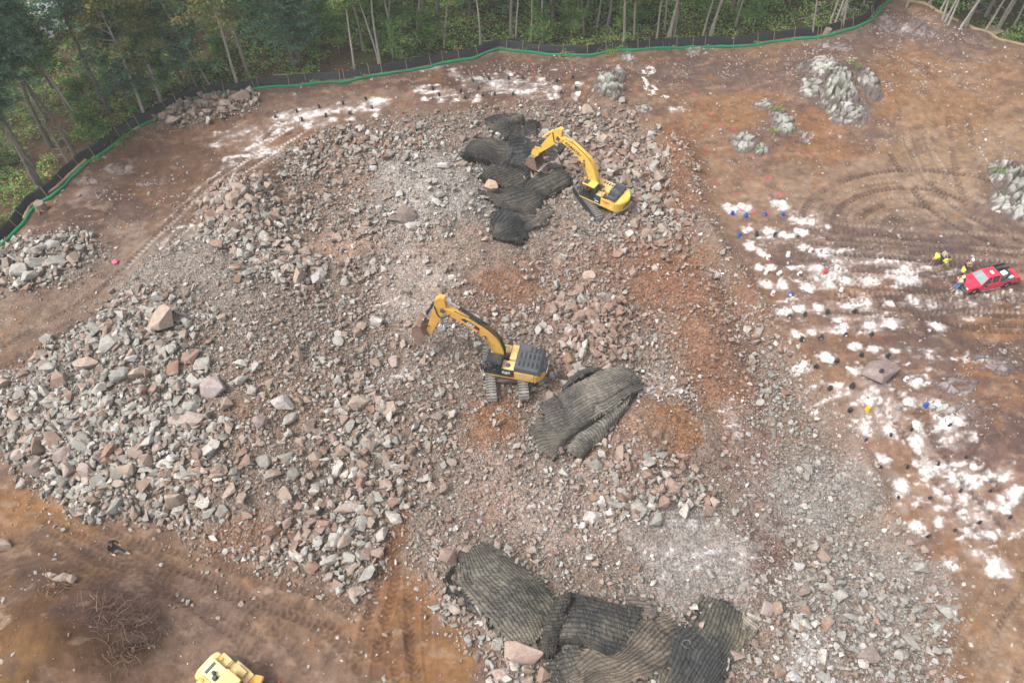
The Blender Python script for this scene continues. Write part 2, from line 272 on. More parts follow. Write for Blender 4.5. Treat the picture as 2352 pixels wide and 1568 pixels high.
# ---- white drill dust: sheets, strokes, speckle, a painted airborne puff
WE = [(2065,600,120,22,.75,12),(1900,570,60,20,.8,10),(1850,500,70,14,1.2,18),(1800,480,22,16,1.2,0),(1700,478,50,9,.75,5),(1940,632,80,14,1.1,8),(2010,625,60,12,.9,0),(2080,620,40,14,1,0),(1760,535,55,22,.6,0),(1925,585,50,14,1,15),(2090,645,40,14,.9,0),
 (1870,610,50,10,.9,5),(1950,610,50,10,1,5),(2140,700,90,10,.8,-6),(2030,745,60,12,.8,-5),(1950,700,60,16,.7,0),(1990,750,40,14,.9,0),(2160,750,24,12,1,0),(1900,640,60,16,.7,0),(1960,720,90,40,.5,0),(2090,820,160,30,.35,0),(2250,690,90,30,.4,0),
 (1990,915,60,40,.8,0),(1930,905,60,30,.75,20),(2020,960,60,30,.75,30),(2130,925,50,14,1,10),(2190,990,60,34,.95,35),(2110,1000,60,30,.75,45),(2140,1050,50,24,1,50),(2200,1090,50,30,.9,40),(2230,1110,60,20,1,50),(2260,1170,50,26,1.05,40),(2240,1200,60,16,1,55),(2280,1290,60,16,1.6,25),(2330,1150,40,18,1.1,-25),(2320,1200,50,30,.7,0),
 (2060,1115,24,20,1,0),(2100,1205,35,18,.9,10),(1980,980,30,16,.8,0),(2180,1130,100,80,.55,0),(2300,1100,60,30,.6,0),(2200,960,60,30,.7,0),(2030,900,30,14,.8,0),(2190,1300,20,10,.8,20),(2330,1340,30,20,.5,0),
 (590,330,90,12,1.2,-38),(560,310,60,16,.8,-10),(700,265,90,12,1,-12),(720,285,60,12,.9,-8),(650,290,50,16,.8,-10),(500,333,40,6,.8,0),(620,345,30,10,1.3,-25),(790,255,60,8,.7,-5),(860,238,34,10,1.2,-5),(855,250,8,16,1.2,0),(1010,210,60,9,1,5),(1060,178,30,9,.9,40),(1180,200,110,14,.8,0),(1140,190,60,12,.7,0),(1210,215,60,10,.7,0),(990,157,34,5,.9,-12),
 (945,858,40,22,.9,0),(905,700,40,60,.35,0),(1690,940,30,60,.6,-20),(1520,868,60,16,.9,0),(1640,1240,120,70,.35,0),(1850,1480,50,50,.7,0),(470,420,90,5,.9,-47),(510,440,110,5,.9,-47),(1500,200,30,22,.0,0),(1550,245,20,10,.6,0),(1290,155,30,8,.5,-20),(1920,755,70,12,.6,0),(1830,700,60,30,.4,0),(380,560,60,4,.6,-45),(410,580,60,4,.6,-45)]  # first entry: drifting dust puff painted flat on the ground
sn = fbm(X*0.55+Y*0.25, Y*1.5-X*0.35, 0.8, 4, 51); sb = fbm(X, Y, 0.45, 3, 52)
for (cx, cy, rx, ry, st, rot) in WE:
    e = ell(cx, cy, rx*1.15, ry*1.3, rot, 0.7); Wm = np.maximum(Wm, np.clip(1.25-e, 0, 1)*st*1.15)
sv = fbm(X, Y, 0.22, 2, 53)
Ws = sstep(0.1, 1.1, Wm)*sstep(.25, .6, sn*.6+sb*.4)*.62
Wm = sstep(0.42, 1.35, Wm*0.60+(sn-0.5)*2.3+(sb-0.5)*1.3+(sv-0.5)*1.0)*sstep(0.02, 0.2, Wm)*.95
HEAPS = []
for x, y in [(1170,517),(1200,568),(1050,578),(1380,549),(1480,606),(1625,574),(1630,645),(1915,617),(1475,658),(235,795),(75,822),(60,750),(575,682),(940,660),(790,690),(1285,632),(1215,640),(930,690),(690,690)]: HEAPS.append((784.4+x/3, y/3, .75))
for x, y in [(2120,868),(1950,805),(2190,785),(2110,790),(2250,770),(2300,825),(2050,820)]: HEAPS.append((x/3, y/3, .9))
for x, y in [(428,25),(572,25),(700,45),(790,20),(460,135),(535,165),(610,280),(750,280),(530,275),(835,130),(975,160),(585,402),(700,410),(865,400),(1010,380),(1135,360),(1290,355),(1510,350),(1065,270),(940,275),(685,582),(795,562),(940,550),(1140,545),(1275,525),(1440,525),(1615,518),(780,725),(890,715),(1070,640),(1110,680),(1280,670),(1430,680),(1765,685),(1170,825),(1335,838),(843,945),(990,905),(1545,1195),(1760,1215),(1300,1200),(1640,1055),(1170,985),(1265,1400),(1615,1360),(1600,1480),(1430,1390),(1900,1330)]: HEAPS.append((1567.6+x/3, 522.5+y/3, .8))
for x, y in [(1360,15),(1600,55),(1680,110),(1490,215),(1860,130),(2085,160),(1760,250),(1830,290),(1940,300),(1940,390),(2140,355),(2240,390),(1600,480),(1770,460),(1960,520),(2120,540),(2010,80),(2120,740),(1880,760),(2300,290)]: HEAPS.append((1567.6+x/3, 1045+y/3, .62))
for x, y in [(320,1415),(410,1420),(690,1400)]: HEAPS.append((1567.6+x/3, y/3, 1.0))
Wh = np.zeros(len(X))
for i, (hx, hy, r) in enumerate(HEAPS):
    p = G(hx, hy); r = r*.62*(0.85+0.4*random.random()); k = (np.abs(X-p[0]) < r*3) & (np.abs(Y-p[1]) < r*3)
    d = np.hypot(X[k]-p[0]+(wx[k]-X[k])*0.5, (Y[k]-p[1]+(wy[k]-Y[k])*0.5)*1.15)/r
    Wh[k] = np.maximum(Wh[k], sstep(1.6, 0.2, d+(sb[k]-0.5)*2.0+(sv[k]-.5)*1.2)*(0.95 if hy > 300 else 0.5))
Wm = np.clip(np.maximum(Wm, Wh), 0, 1)*(1-ff); COLR = COLR*(1-Ws[:, None]*(1-ff[:, None]))+np.array(C(206, 192, 188, .62))*Ws[:, None]*(1-ff[:, None])
# ---- wheel and crawler tracks: pressed into the sheet
def seg_track(pts, width, tread=0.46, depth=0.06, rgb=None, st=0.4, white=0.0, berm=0.03):
    global COLR, Wm, Zg
    P = np.array(pts); s0 = 0.0; x0, y0 = P.min(0)-width*1.5; x1, y1 = P.max(0)+width*1.5
    k = np.where((X > x0) & (X < x1) & (Y > y0) & (Y < y1))[0]
    if len(k) == 0: return
    x, y = X[k], Y[k]; best = np.full(len(k), 1e9); S = np.zeros(len(k)); V = np.zeros(len(k))
    for i in range(len(P)-1):
        e = P[i+1]-P[i]; l = np.hypot(*e)
        if l < 1e-6: continue
        t = np.clip(((x-P[i, 0])*e[0]+(y-P[i, 1])*e[1])/(l*l), 0, 1); ex = x-P[i, 0]-t*e[0]; ey = y-P[i, 1]-t*e[1]; d = np.hypot(ex, ey)
        b = d < best; best[b] = d[b]; S[b] = s0+t[b]*l; V[b] = ((ex*e[1]-ey*e[0])/l)[b]; s0 += l
    L_ = s0; q = best/(width/2); brk = fbm(S, V*0+1.7*len(P), 2.5, 2, L_ % 7)
    ins = sstep(1.0, 0.75, q)*sstep(0.25, 0.42, brk)*sstep(0, 1.5, S)*sstep(0, 1.5, L_-S)
    tr = sstep(.25, .8, 0.5+0.5*np.sin(2*math.pi*(S+np.abs(V)*0.7)/tread))
    Zg[k] += ins*(-depth*1.2+depth*1.3*tr)+berm*np.exp(-((q-1.15)/0.25)**2)
    w_ = (ins*st*(1-0.75*tr))[:, None]*1.15; w_ = np.clip(w_, 0, 1)
    if rgb is not None: COLR[k] = COLR[k]*(1-w_)+np.array(C(*rgb))*w_
    Wm[k] = np.maximum(Wm[k], ins*white*tr) if white else Wm[k]*(1-ins*0.55*(1-tr))
def wtrack(D, gauge=2.0, width=0.55, **kw):
    """two wheel tracks either side of a picture polyline"""
    P = PL(D); Q = []
    for i in range(len(P)-1):
        n = max(2, int(np.hypot(*(P[i+1]-P[i]))/1.0)); Q += [P[i]+(P[i+1]-P[i])*t/n for t in range(n)]
    Q = np.array(Q+[P[-1]]); 
    for _ in range(3): Q[1:-1] = (Q[:-2]+2*Q[1:-1]+Q[2:])/4
    T = np.gradient(Q, axis=0); T /= np.hypot(T[:, 0], T[:, 1])[:, None]+1e-9; N = np.stack([-T[:, 1], T[:, 0]], 1)
    for s in ((-1, 1) if gauge else (0,)): seg_track(Q+N*gauge/2*s, width, **kw)
def arcD(cx, cy, rx, ry, a0, a1, n=24): return [(cx+rx*math.cos(math.radians(a0+(a1-a0)*i/n)), cy+ry*math.sin(math.radians(a0+(a1-a0)*i/n))) for i in range(n+1)]
DK = (100, 82, 76); LT = (178, 156, 138)
wtrack([(680,270),(590,350),(500,430),(420,510),(340,600),(240,690),(120,760),(-40,850)], 2.1, 0.6, rgb=DK, st=.5, depth=.07)
wtrack([(640,330),(540,410),(470,470),(380,560),(300,640)], 1.9, 0.5, rgb=LT, st=.3, white=.3)
wtrack([(700,290),(640,320),(560,390),(480,470)], 1.7, 0.4, rgb=LT, st=.4, white=.7)
wtrack([(300,700),(180,780),(60,850),(-40,900)], 2.2, 0.6, rgb=DK, st=.5)
for rr, s in ((60, 0), (95, 1), (125, 0), (160, 1), (195, 0), (235, 1)):
    wtrack(arcD(2075, 510, rr, rr*0.52, 170+s*10, 330+s*12), 0, 0.7, rgb=DK if s else LT, st=.75, depth=.1, berm=.08)
wtrack([(2100,300),(2120,360),(2160,430),(2240,490),(2352,540)], 2.2, .7, rgb=LT, st=.7, depth=.1, berm=.07)
wtrack([(2060,330),(2110,420),(2190,500),(2352,580)], 2.2, .7, rgb=DK, st=.7, depth=.1, berm=.07)
wtrack([(2200,260),(2210,340),(2220,430),(2250,480)], 2.2, .7, rgb=DK, st=.5, depth=.08)
wtrack([(2300,280),(2280,360),(2240,440)], 2.2, .8, rgb=LT, st=.6, depth=.08)
for k, (a, b, c) in enumerate([(520,545,560),(535,565,585),(555,580,600),(570,600,615),(590,615,640),(610,640,665),(640,660,690),(660,690,700),(690,710,735),(715,700,690),(730,745,720)]):
    wtrack([(1830+8*k,a),(2000,(a+b)/2),(2130,b),(2250,c-5),(2370,c+5)], 2.0, .6, rgb=DK if k % 3 else LT, st=.65, depth=.09, berm=.06)
wtrack([(1900,610),(2010,690),(2090,700),(2060,660),(1960,640)], 1.8, .5, rgb=DK, st=.5)
wtrack([(2000,880),(2080,960),(2150,1060),(2240,1170),(2330,1260)], 2.0, .6, rgb=DK, st=.5, depth=.07)
wtrack([(2110,900),(2180,1000),(2230,1080),(2330,1180)], 2.0, .6, rgb=DK, st=.45, depth=.07)
wtrack([(2370,1280),(2300,1380),(2230,1500),(2200,1600)], 1.9, .5, rgb=LT, st=.5)
wtrack([(2400,1360),(2330,1450),(2290,1568)], 1.9, .5, rgb=DK, st=.4)
for D_ in ([(120,1190),(260,1260),(400,1330),(520,1400),(640,1500),(700,1600)],[(60,1210),(230,1290),(360,1370),(500,1480),(560,1600)],[(200,1240),(420,1300),(620,1370),(800,1410)],[(480,1320),(640,1360),(800,1440),(880,1560)],[(620,1330),(760,1380),(860,1480)],[(330,1350),(440,1330),(560,1400),(640,1440)],[(160,1290),(250,1350),(330,1340)],[(700,1340),(600,1420),(540,1500)],[(380,1260),(520,1310),(600,1400)]):
    wtrack(D_, 1.9, .65, tread=.5, rgb=(112,88,76), st=.5, depth=.06, berm=.025)
for D_ in ([(880,1210),(905,1290),(880,1370),(850,1450),(840,1560)],[(960,1330),(960,1430),(965,1570)],[(900,1400),(930,1500),(940,1600)]): wtrack(D_, 1.2, .8, tread=.4, rgb=(120,86,60), st=.6, depth=.09, berm=.07)
wtrack([(900,1180),(893,1260),(888,1340)], 0, 1.1, rgb=(128,92,70), st=.6)
COLR = COLR*(1-Wm[:, None]*0.96)+np.array(C(240, 238, 238, 0.68))*Wm[:, None]*0.96
Zg += Wm*0.02
# pink survey paint
for (x, y) in [(1576+x/3-8, y/3) for x, y in [(75,650),(140,718),(90,800),(195,788),(265,860),(155,875),(350,890),(415,945),(370,1060),(480,1072),(300,1137),(155,1025),(325,1240),(450,1236),(573,1240),(222,1255),(605,1225),(365,1327),(483,1327),(638,1340),(670,1342),(12,575),(515,1140),(425,1152)]]+[(784+x/3, y/3) for x, y in [(330,682),(360,728),(82,860),(480,650),(513,700),(1213,495),(1320,475),(1885,480),(1745,560),(2290,470),(2025,610),(2310,657)]]+[(1702,481),(1740,490),(1760,488),(1720,485),(1730,488),(1750,489),(265,603)]:
    p = G(x, y); k = (np.hypot(X-p[0], (Y-p[1])*1.3) < 0.22+0.12*random.random()) & (sb > 0.45); COLR[k] = COLR[k]*0.35+np.array(C(240, 80, 120))*0.65
# white painted outline on the tan bench
for D_ in ([(1480,158),(1490,153),(1500,155),(1502,162),(1492,168),(1478,167),(1480,158)],[(1478,180),(1486,190),(1482,203),(1496,212),(1508,205),(1500,198)],[(1490,215),(1510,218),(1532,220)]):
    P_ = PL(D_)
    for i in range(len(P_)-1):
        e = P_[i+1]-P_[i]; l2 = e@e+1e-9; t = np.clip(((X-P_[i, 0])*e[0]+(Y-P_[i, 1])*e[1])/l2, 0, 1); d = np.hypot(X-P_[i, 0]-t*e[0], Y-P_[i, 1]-t*e[1])
        k = (d < 0.24) & (sb > 0.42); COLR[k] = np.array(C(232, 228, 226, .75))
COLR *= (1-.13*(1-Wm)*(1-rb*.5))[:, None]; COLR = np.clip(COLR, 0.004, 0.8)
I = np.arange(nx*ny).reshape(nx, ny)
FQ = np.stack([I[:-1, :-1].ravel(), I[1:, :-1].ravel(), I[1:, 1:].ravel(), I[:-1, 1:].ravel()], 1)
me = np_mesh('ground', np.stack([X, Y, Zg], 1), FQ, COLR, True, {'grav': np.clip(rb, 0, 1)*(1-ff)*(1-Wm)})
ground = link('ground', me, None, [M['earth']]); tag(ground, kind='structure')
# ---------------------------------------------------------------- blasted stone
def hull(n, sx, sy, sz, rs, planes=3):
    """angular stone: the convex hull of points on a squashed box-like solid, with a few flat faces broken off"""
    P = rs.normal(size=(n, 3)); P /= (np.abs(P)**3.2).sum(1)[:, None]**(1/3.2); P *= 0.85+0.3*rs.random((n, 1))
    for _ in range(planes):
        d = rs.normal(size=3); d /= np.linalg.norm(d); o = 0.42+0.3*rs.random(); q = P@d; P = P-np.maximum(q-o, 0)[:, None]*d
    P += rs.normal(size=P.shape)*0.02; P *= (sx/2, sy/2, sz/2)
    bm = bmesh.new(); vs = [bm.verts.new(p) for p in P]; r = bmesh.ops.convex_hull(bm, input=vs)
    bmesh.ops.delete(bm, geom=[g for g in set(r['geom_interior']+r['geom_unused']) if isinstance(g, bmesh.types.BMVert)], context='VERTS')
    return bm
def tmpl(n, rs, ar):
    a = 1.0; b = rs.uniform(0.55, 0.95); c = rs.uniform(*ar); bm = hull(n, a, b, c, rs)
    bmesh.ops.triangulate(bm, faces=bm.faces); bm.verts.ensure_lookup_table()
    V = np.array([v.co[:] for v in bm.verts]); T = np.array([[v.index for v in f.verts] for f in bm.faces]); bm.free()
    return V, T
rs_ = np.random.default_rng(3)
TS = [tmpl(8, rs_, (0.4, 0.8)) for _ in range(22)]; TB = [tmpl(13, rs_, (0.4, 0.85)) for _ in range(26)]
GREY = [(182,177,166), (168,167,157), (154,153,144), (194,188,176), (160,164,152), (174,168,158)]
TAN = [(176,150,130), (168,142,122), (184,162,144), (160,134,114), (174,142,126), (156,136,122)]
RED = [(166,124,102), (152,112,92), (160,118,90), (172,134,116)]
WHT = [(206,200,196), (196,190,186), (214,208,202)]
PALS = np.array([C(*c, 0.64, .66) for c in GREY+TAN+RED+WHT]); PN = [len(GREY), len(TAN), len(RED), len(WHT)]
def gmap(lst, base):
    A = np.full(GX.shape, base, float)
    for (cx, cy, rx, ry, v) in lst:
        c0 = G0(cx, cy); e1 = (G0(cx+rx, cy)-G0(cx-rx, cy))[0]/2; e2 = (G0(cx, cy-ry)-G0(cx, cy+ry))[1]/2
        q = np.sqrt(((GX-c0[0])/e1)**2+((GY-c0[1])/e2)**2); w_ = 1-sstep(0.6, 1.3, q+(fbm(GX, GY, 4, 3, 61)-0.5)*1.4); A = A*(1-w_)+v*w_
    return A
gGREY = gmap([(250,930,280,220,.72),(450,640,180,90,.72),(990,460,180,100,.85),(1900,1200,220,320,.85),(2000,1400,200,200,.75),(1600,1240,150,110,.85),(120,620,180,60,.7),(820,1250,90,90,.6),(560,440,70,50,.1),(470,255,130,50,.05),(1400,320,160,70,.08),(1340,740,100,110,.12),(1600,760,110,200,.05),(800,620,200,90,.35),(1500,600,150,120,.1),(700,980,120,120,.35),(1250,1400,200,100,.45),(1900,800,100,80,.15)], .4)
gRED = gmap([(1600,760,100,220,.85),(1540,380,70,90,.6),(1340,740,100,110,.6),(800,320,180,50,.5),(1500,970,120,110,.7),(1500,600,150,120,.6),(1180,640,100,70,.6),(1770,1220,80,100,.5),(2170,1350,40,60,.9),(540,1250,200,60,.4),(1850,850,120,100,.5)], .22)
gWHT = gmap([(970,470,110,100,.35),(950,640,90,110,.35),(1560,1230,140,90,.2),(1280,1200,160,90,.28),(1860,1480,70,90,.5),(1520,870,90,40,.5),(900,880,60,60,.4),(1000,720,70,60,.25),(1690,950,60,60,.3)], .05)
COV = gmap([(1625,740,75,190,.38),(1570,400,36,100,.45),(1480,560,90,36,.4),(1650,560,40,80,.4),(1240,560,70,40,.45),(1050,1080,60,60,.6),(1560,640,60,60,.5),(850,480,60,40,.6),(1180,630,110,60,.45),(1520,965,80,75,.12),(1150,960,70,60,.35),(1100,560,110,60,.5),(780,575,100,30,.4),(1650,470,30,60,.6),(1770,1240,60,90,.7),(905,1270,24,90,.1),(890,1350,60,40,.3),(980,620,50,60,.5),(1600,1240,120,70,.7),(560,970,60,40,.6),(1680,700,60,120,.7),(330,900,50,30,.5)], 1.0)
def clear_m(x, y):
    return np.clip(bil(COV, x, y), 0, 1)
def pick_cols(x, y, n, rs):
    g, r, w_ = bil(gGREY, x, y), bil(gRED, x, y), bil(gWHT, x, y); u = rs.random(n)
    fam = np.where(u < w_, 3, np.where(rs.random(n) < g, 0, np.where(rs.random(n) < r, 2, 1)))
    off = np.cumsum([0]+PN)[fam]; idx = off+(rs.random(n)*np.array(PN)[fam]).astype(int)
    return PALS[idx]*(0.78+0.4*rs.random((n, 1)))
AV, AT, AC, nv = [], [], [], 0
def scatter(x, y, size, T, lift, rs, sink=0.25):
    global nv
    n = len(x); z = HT(x, y); cols = pick_cols(x, y, n, rs); which = rs.integers(0, len(T), n)
    a = rs.random(n)*2*math.pi; b = rs.normal(size=n)*0.45; c_ = rs.normal(size=n)*0.45
    for k in range(len(T)):
        s = np.where(which == k)[0]
        if not len(s): continue
        V, F_ = T[k]; ca, sa, cb, sb_, cc, sc2 = [f(v[s]) for v in (a, b, c_) for f in (np.cos, np.sin)]
        R = np.zeros((len(s), 3, 3)); R[:, 0, 0] = ca*cb; R[:, 0, 1] = ca*sb_*sc2-sa*cc; R[:, 0, 2] = ca*sb_*cc+sa*sc2
        R[:, 1, 0] = sa*cb; R[:, 1, 1] = sa*sb_*sc2+ca*cc; R[:, 1, 2] = sa*sb_*cc-ca*sc2; R[:, 2, 0] = -sb_; R[:, 2, 1] = cb*sc2; R[:, 2, 2] = cb*cc
        P = np.einsum('nij,vj->nvi', R, V)*size[s][:, None, None]*(0.85+0.3*rs.random((len(s), 1, 3)))
        P[:, :, 0] += x[s][:, None]; P[:, :, 1] += y[s][:, None]; P[:, :, 2] += (z[s]+size[s]*sink*(1-0.5*rs.random(len(s)))+lift*rs.random(len(s)))[:, None]
        m, q = len(s), len(V); AV.append(P.reshape(-1, 3)); AT.append((F_[None]+(np.arange(m)*q)[:, None, None]).reshape(-1, 3)+nv)
        AC.append(np.repeat(cols[s], q, 0)); nv += m*q
def throw(n, dens, rs, bx=(-75, 75), by=(10, 103)):
    x = rs.uniform(*bx, n); y = rs.uniform(*by, n); k = rs.random(n) < dens(x, y)
    px, py = proj(x, y, 0*x); k &= (px > -60) & (px < 2412) & (py > -10) & (py < 1640); return x[k], y[k]
def in_machine(x, y): return np.zeros(x.shape, bool)
rk = np.random.default_rng(11); AREA = 150*93.0
dR = lambda x, y: bil(rough, x, y)*clear_m(x, y)*(1-0.45*(fbm(x, y, 5, 3, 71) > 0.63))
FINE = gmap([(1060,900,60,60,.5),(1100,1000,90,60,.5),(960,760,60,60,.5),(1690,980,60,100,.5),(560,690,120,50,.5),(1600,1240,160,95,1),(1900,1120,110,110,.25),(950,650,70,110,.7),(430,650,110,50,.8),(1765,1180,60,100,.7),(990,450,110,70,.45),(1120,560,120,60,.6),(1560,1330,120,60,.5),(300,620,150,60,.8),(1150,1180,90,80,.5),(1450,600,80,50,.4),(1200,600,90,50,.6),(780,580,90,30,.7),(560,970,70,40,.3)], 0.0)
coarse = gmap([(250,1080,330,170,1),(820,1120,160,260,.9),(150,800,120,80,.8),(330,800,150,110,.8),(560,470,120,110,1),(680,640,120,60,1),(1400,330,200,90,.9),(1340,740,100,110,1),(1500,480,110,120,.8),(100,610,180,70,1),(470,255,130,50,1),(1500,1120,170,110,.7),(2000,1420,220,130,.45),(1150,1400,150,120,.7),(600,320,200,60,.3),(800,350,200,60,.7),(1250,780,60,80,.5),(900,560,150,120,.5),(1800,850,120,100,.35),(990,440,110,60,.4),(430,650,120,50,.1),(1600,1240,160,90,.0),(1900,1120,120,120,.3),(1700,1000,90,120,.25),(1000,1000,80,200,.35)], .2)
x, y = throw(int(AREA*28), lambda x, y: dR(x, y), rk); scatter(x, y, (0.11+0.20*rk.random(len(x))**1.6)*(1-.4*bil(FINE, x, y)), TS, 0.06, rk)
x, y = throw(int(AREA*12), lambda x, y: dR(x, y)*(0.22+0.78*bil(coarse, x, y))*(1-.93*bil(FINE, x, y)), rk); scatter(x, y, 0.28+0.32*rk.random(len(x))**1.5, TB, 0.16, rk)
x, y = throw(int(AREA*4.2), lambda x, y: dR(x, y)*bil(coarse, x, y)**1.6*(1-bil(FINE, x, y)), rk); scatter(x, y, 0.55+0.6*rk.random(len(x))**1.4, TB, 0.25, rk, .3)
# stones strewn over the dirt
dD = lambda x, y: (1-bil(rough, x, y))*(bil(s_clear, x, y) > -1)*(0.25+0.75*(fbm(x, y, 6, 3, 72) > 0.52))
x, y = throw(int(AREA*1.7), dD, rk); scatter(x, y, 0.08+0.16*rk.random(len(x))**2, TS, 0, rk, .1)
dG = lambda x, y: bil(grv, x, y)*(1-bil(rough, x, y))
x, y = throw(int(AREA*16), dG, rk); scatter(x, y, 0.10+0.18*rk.random(len(x))**1.8, TS, 0.02, rk, .15)
dE = lambda x, y: np.clip(1-np.abs(np.maximum(bil(s_pile, x, y), bil(s_rub, x, y)))/2.2, 0, 1)*0.6
x, y = throw(int(AREA*7), dE, rk); scatter(x, y, 0.12+0.4*rk.random(len(x))**2.2, TB, 0, rk, .15)
x, y = throw(int(AREA*.4), dD, rk); scatter(x, y, 0.2+0.35*rk.random(len(x))**2, TB, 0, rk, .1)
stony = gmap([(1600,150,140,40,1),(1930,200,130,100,1),(1780,310,110,70,.8),(2100,120,140,80,.9),(1260,160,160,50,.9),(2280,860,120,90,1),(2180,940,130,90,.8),(2330,450,60,90,.8),(1650,330,70,60,.4),(300,480,160,90,.5),(1990,960,80,50,.5),(2240,330,110,80,.4),(150,480,100,60,.5)], .06)
x, y = throw(int(AREA*7), lambda x, y: bil(stony, x, y)*(1-bil(rough, x, y))*(bil(s_clear, x, y) > 0)*(fbm(x, y, 2.5, 3, 73) > .47), rk); scatter(x, y, 0.12+0.3*rk.random(len(x))**2, TB, 0, rk, .1)
me = np_mesh('rubble', np.vstack(AV), np.vstack(AT), np.vstack(AC)); rub = link('rubble', me, None, [M['rubble']]); tag(rub, kind='stuff')
rub['label'] = 'broken grey, tan and red-brown stone covering the quarry floor'; rub['category'] = 'rubble'
print('RUBBLE', nv, sum(len(a) for a in AT)); del AV, AT, AC
# ---------------------------------------------------------------- boulders: each a thing
BN = [0]; PLACED = []
def boulder(dx, dy, size, rgb, label, group=None, asp=(1, .8, .7), rot=None, n=22, lift=0.0, rs=rs_, on=None):
    bm = hull(n, size*asp[0], size*asp[1], size*asp[2], rs, 5)
    bmesh.ops.bevel(bm, geom=list(bm.edges), offset=size*0.012, segments=1, affect='EDGES')
    o = from_bm('boulder', bm, M['boulder']); p = on if on is not None else G(dx, dy)
    o.location = (p[0], p[1], (p[2] if on is not None else float(HT(p[0], p[1])))+size*asp[2]*0.26+lift)
    o.rotation_euler = (rs.normal()*0.18, rs.normal()*0.18, rs.uniform(0, 6.28) if rot is None else math.radians(rot))
    k = 0.9+0.2*rs.random(); o.color = (*[c*k for c in C(*rgb, 0.64, .72)], 1); tag(o, label, 'boulder', group); PLACED.append((p[0], p[1], size*0.5)); BN[0] += 1; return o
tn, gy_, pk, br, dk, wh = (186,162,140), (172,172,164), (186,164,154), (164,132,112), (146,128,120), (206,200,198)
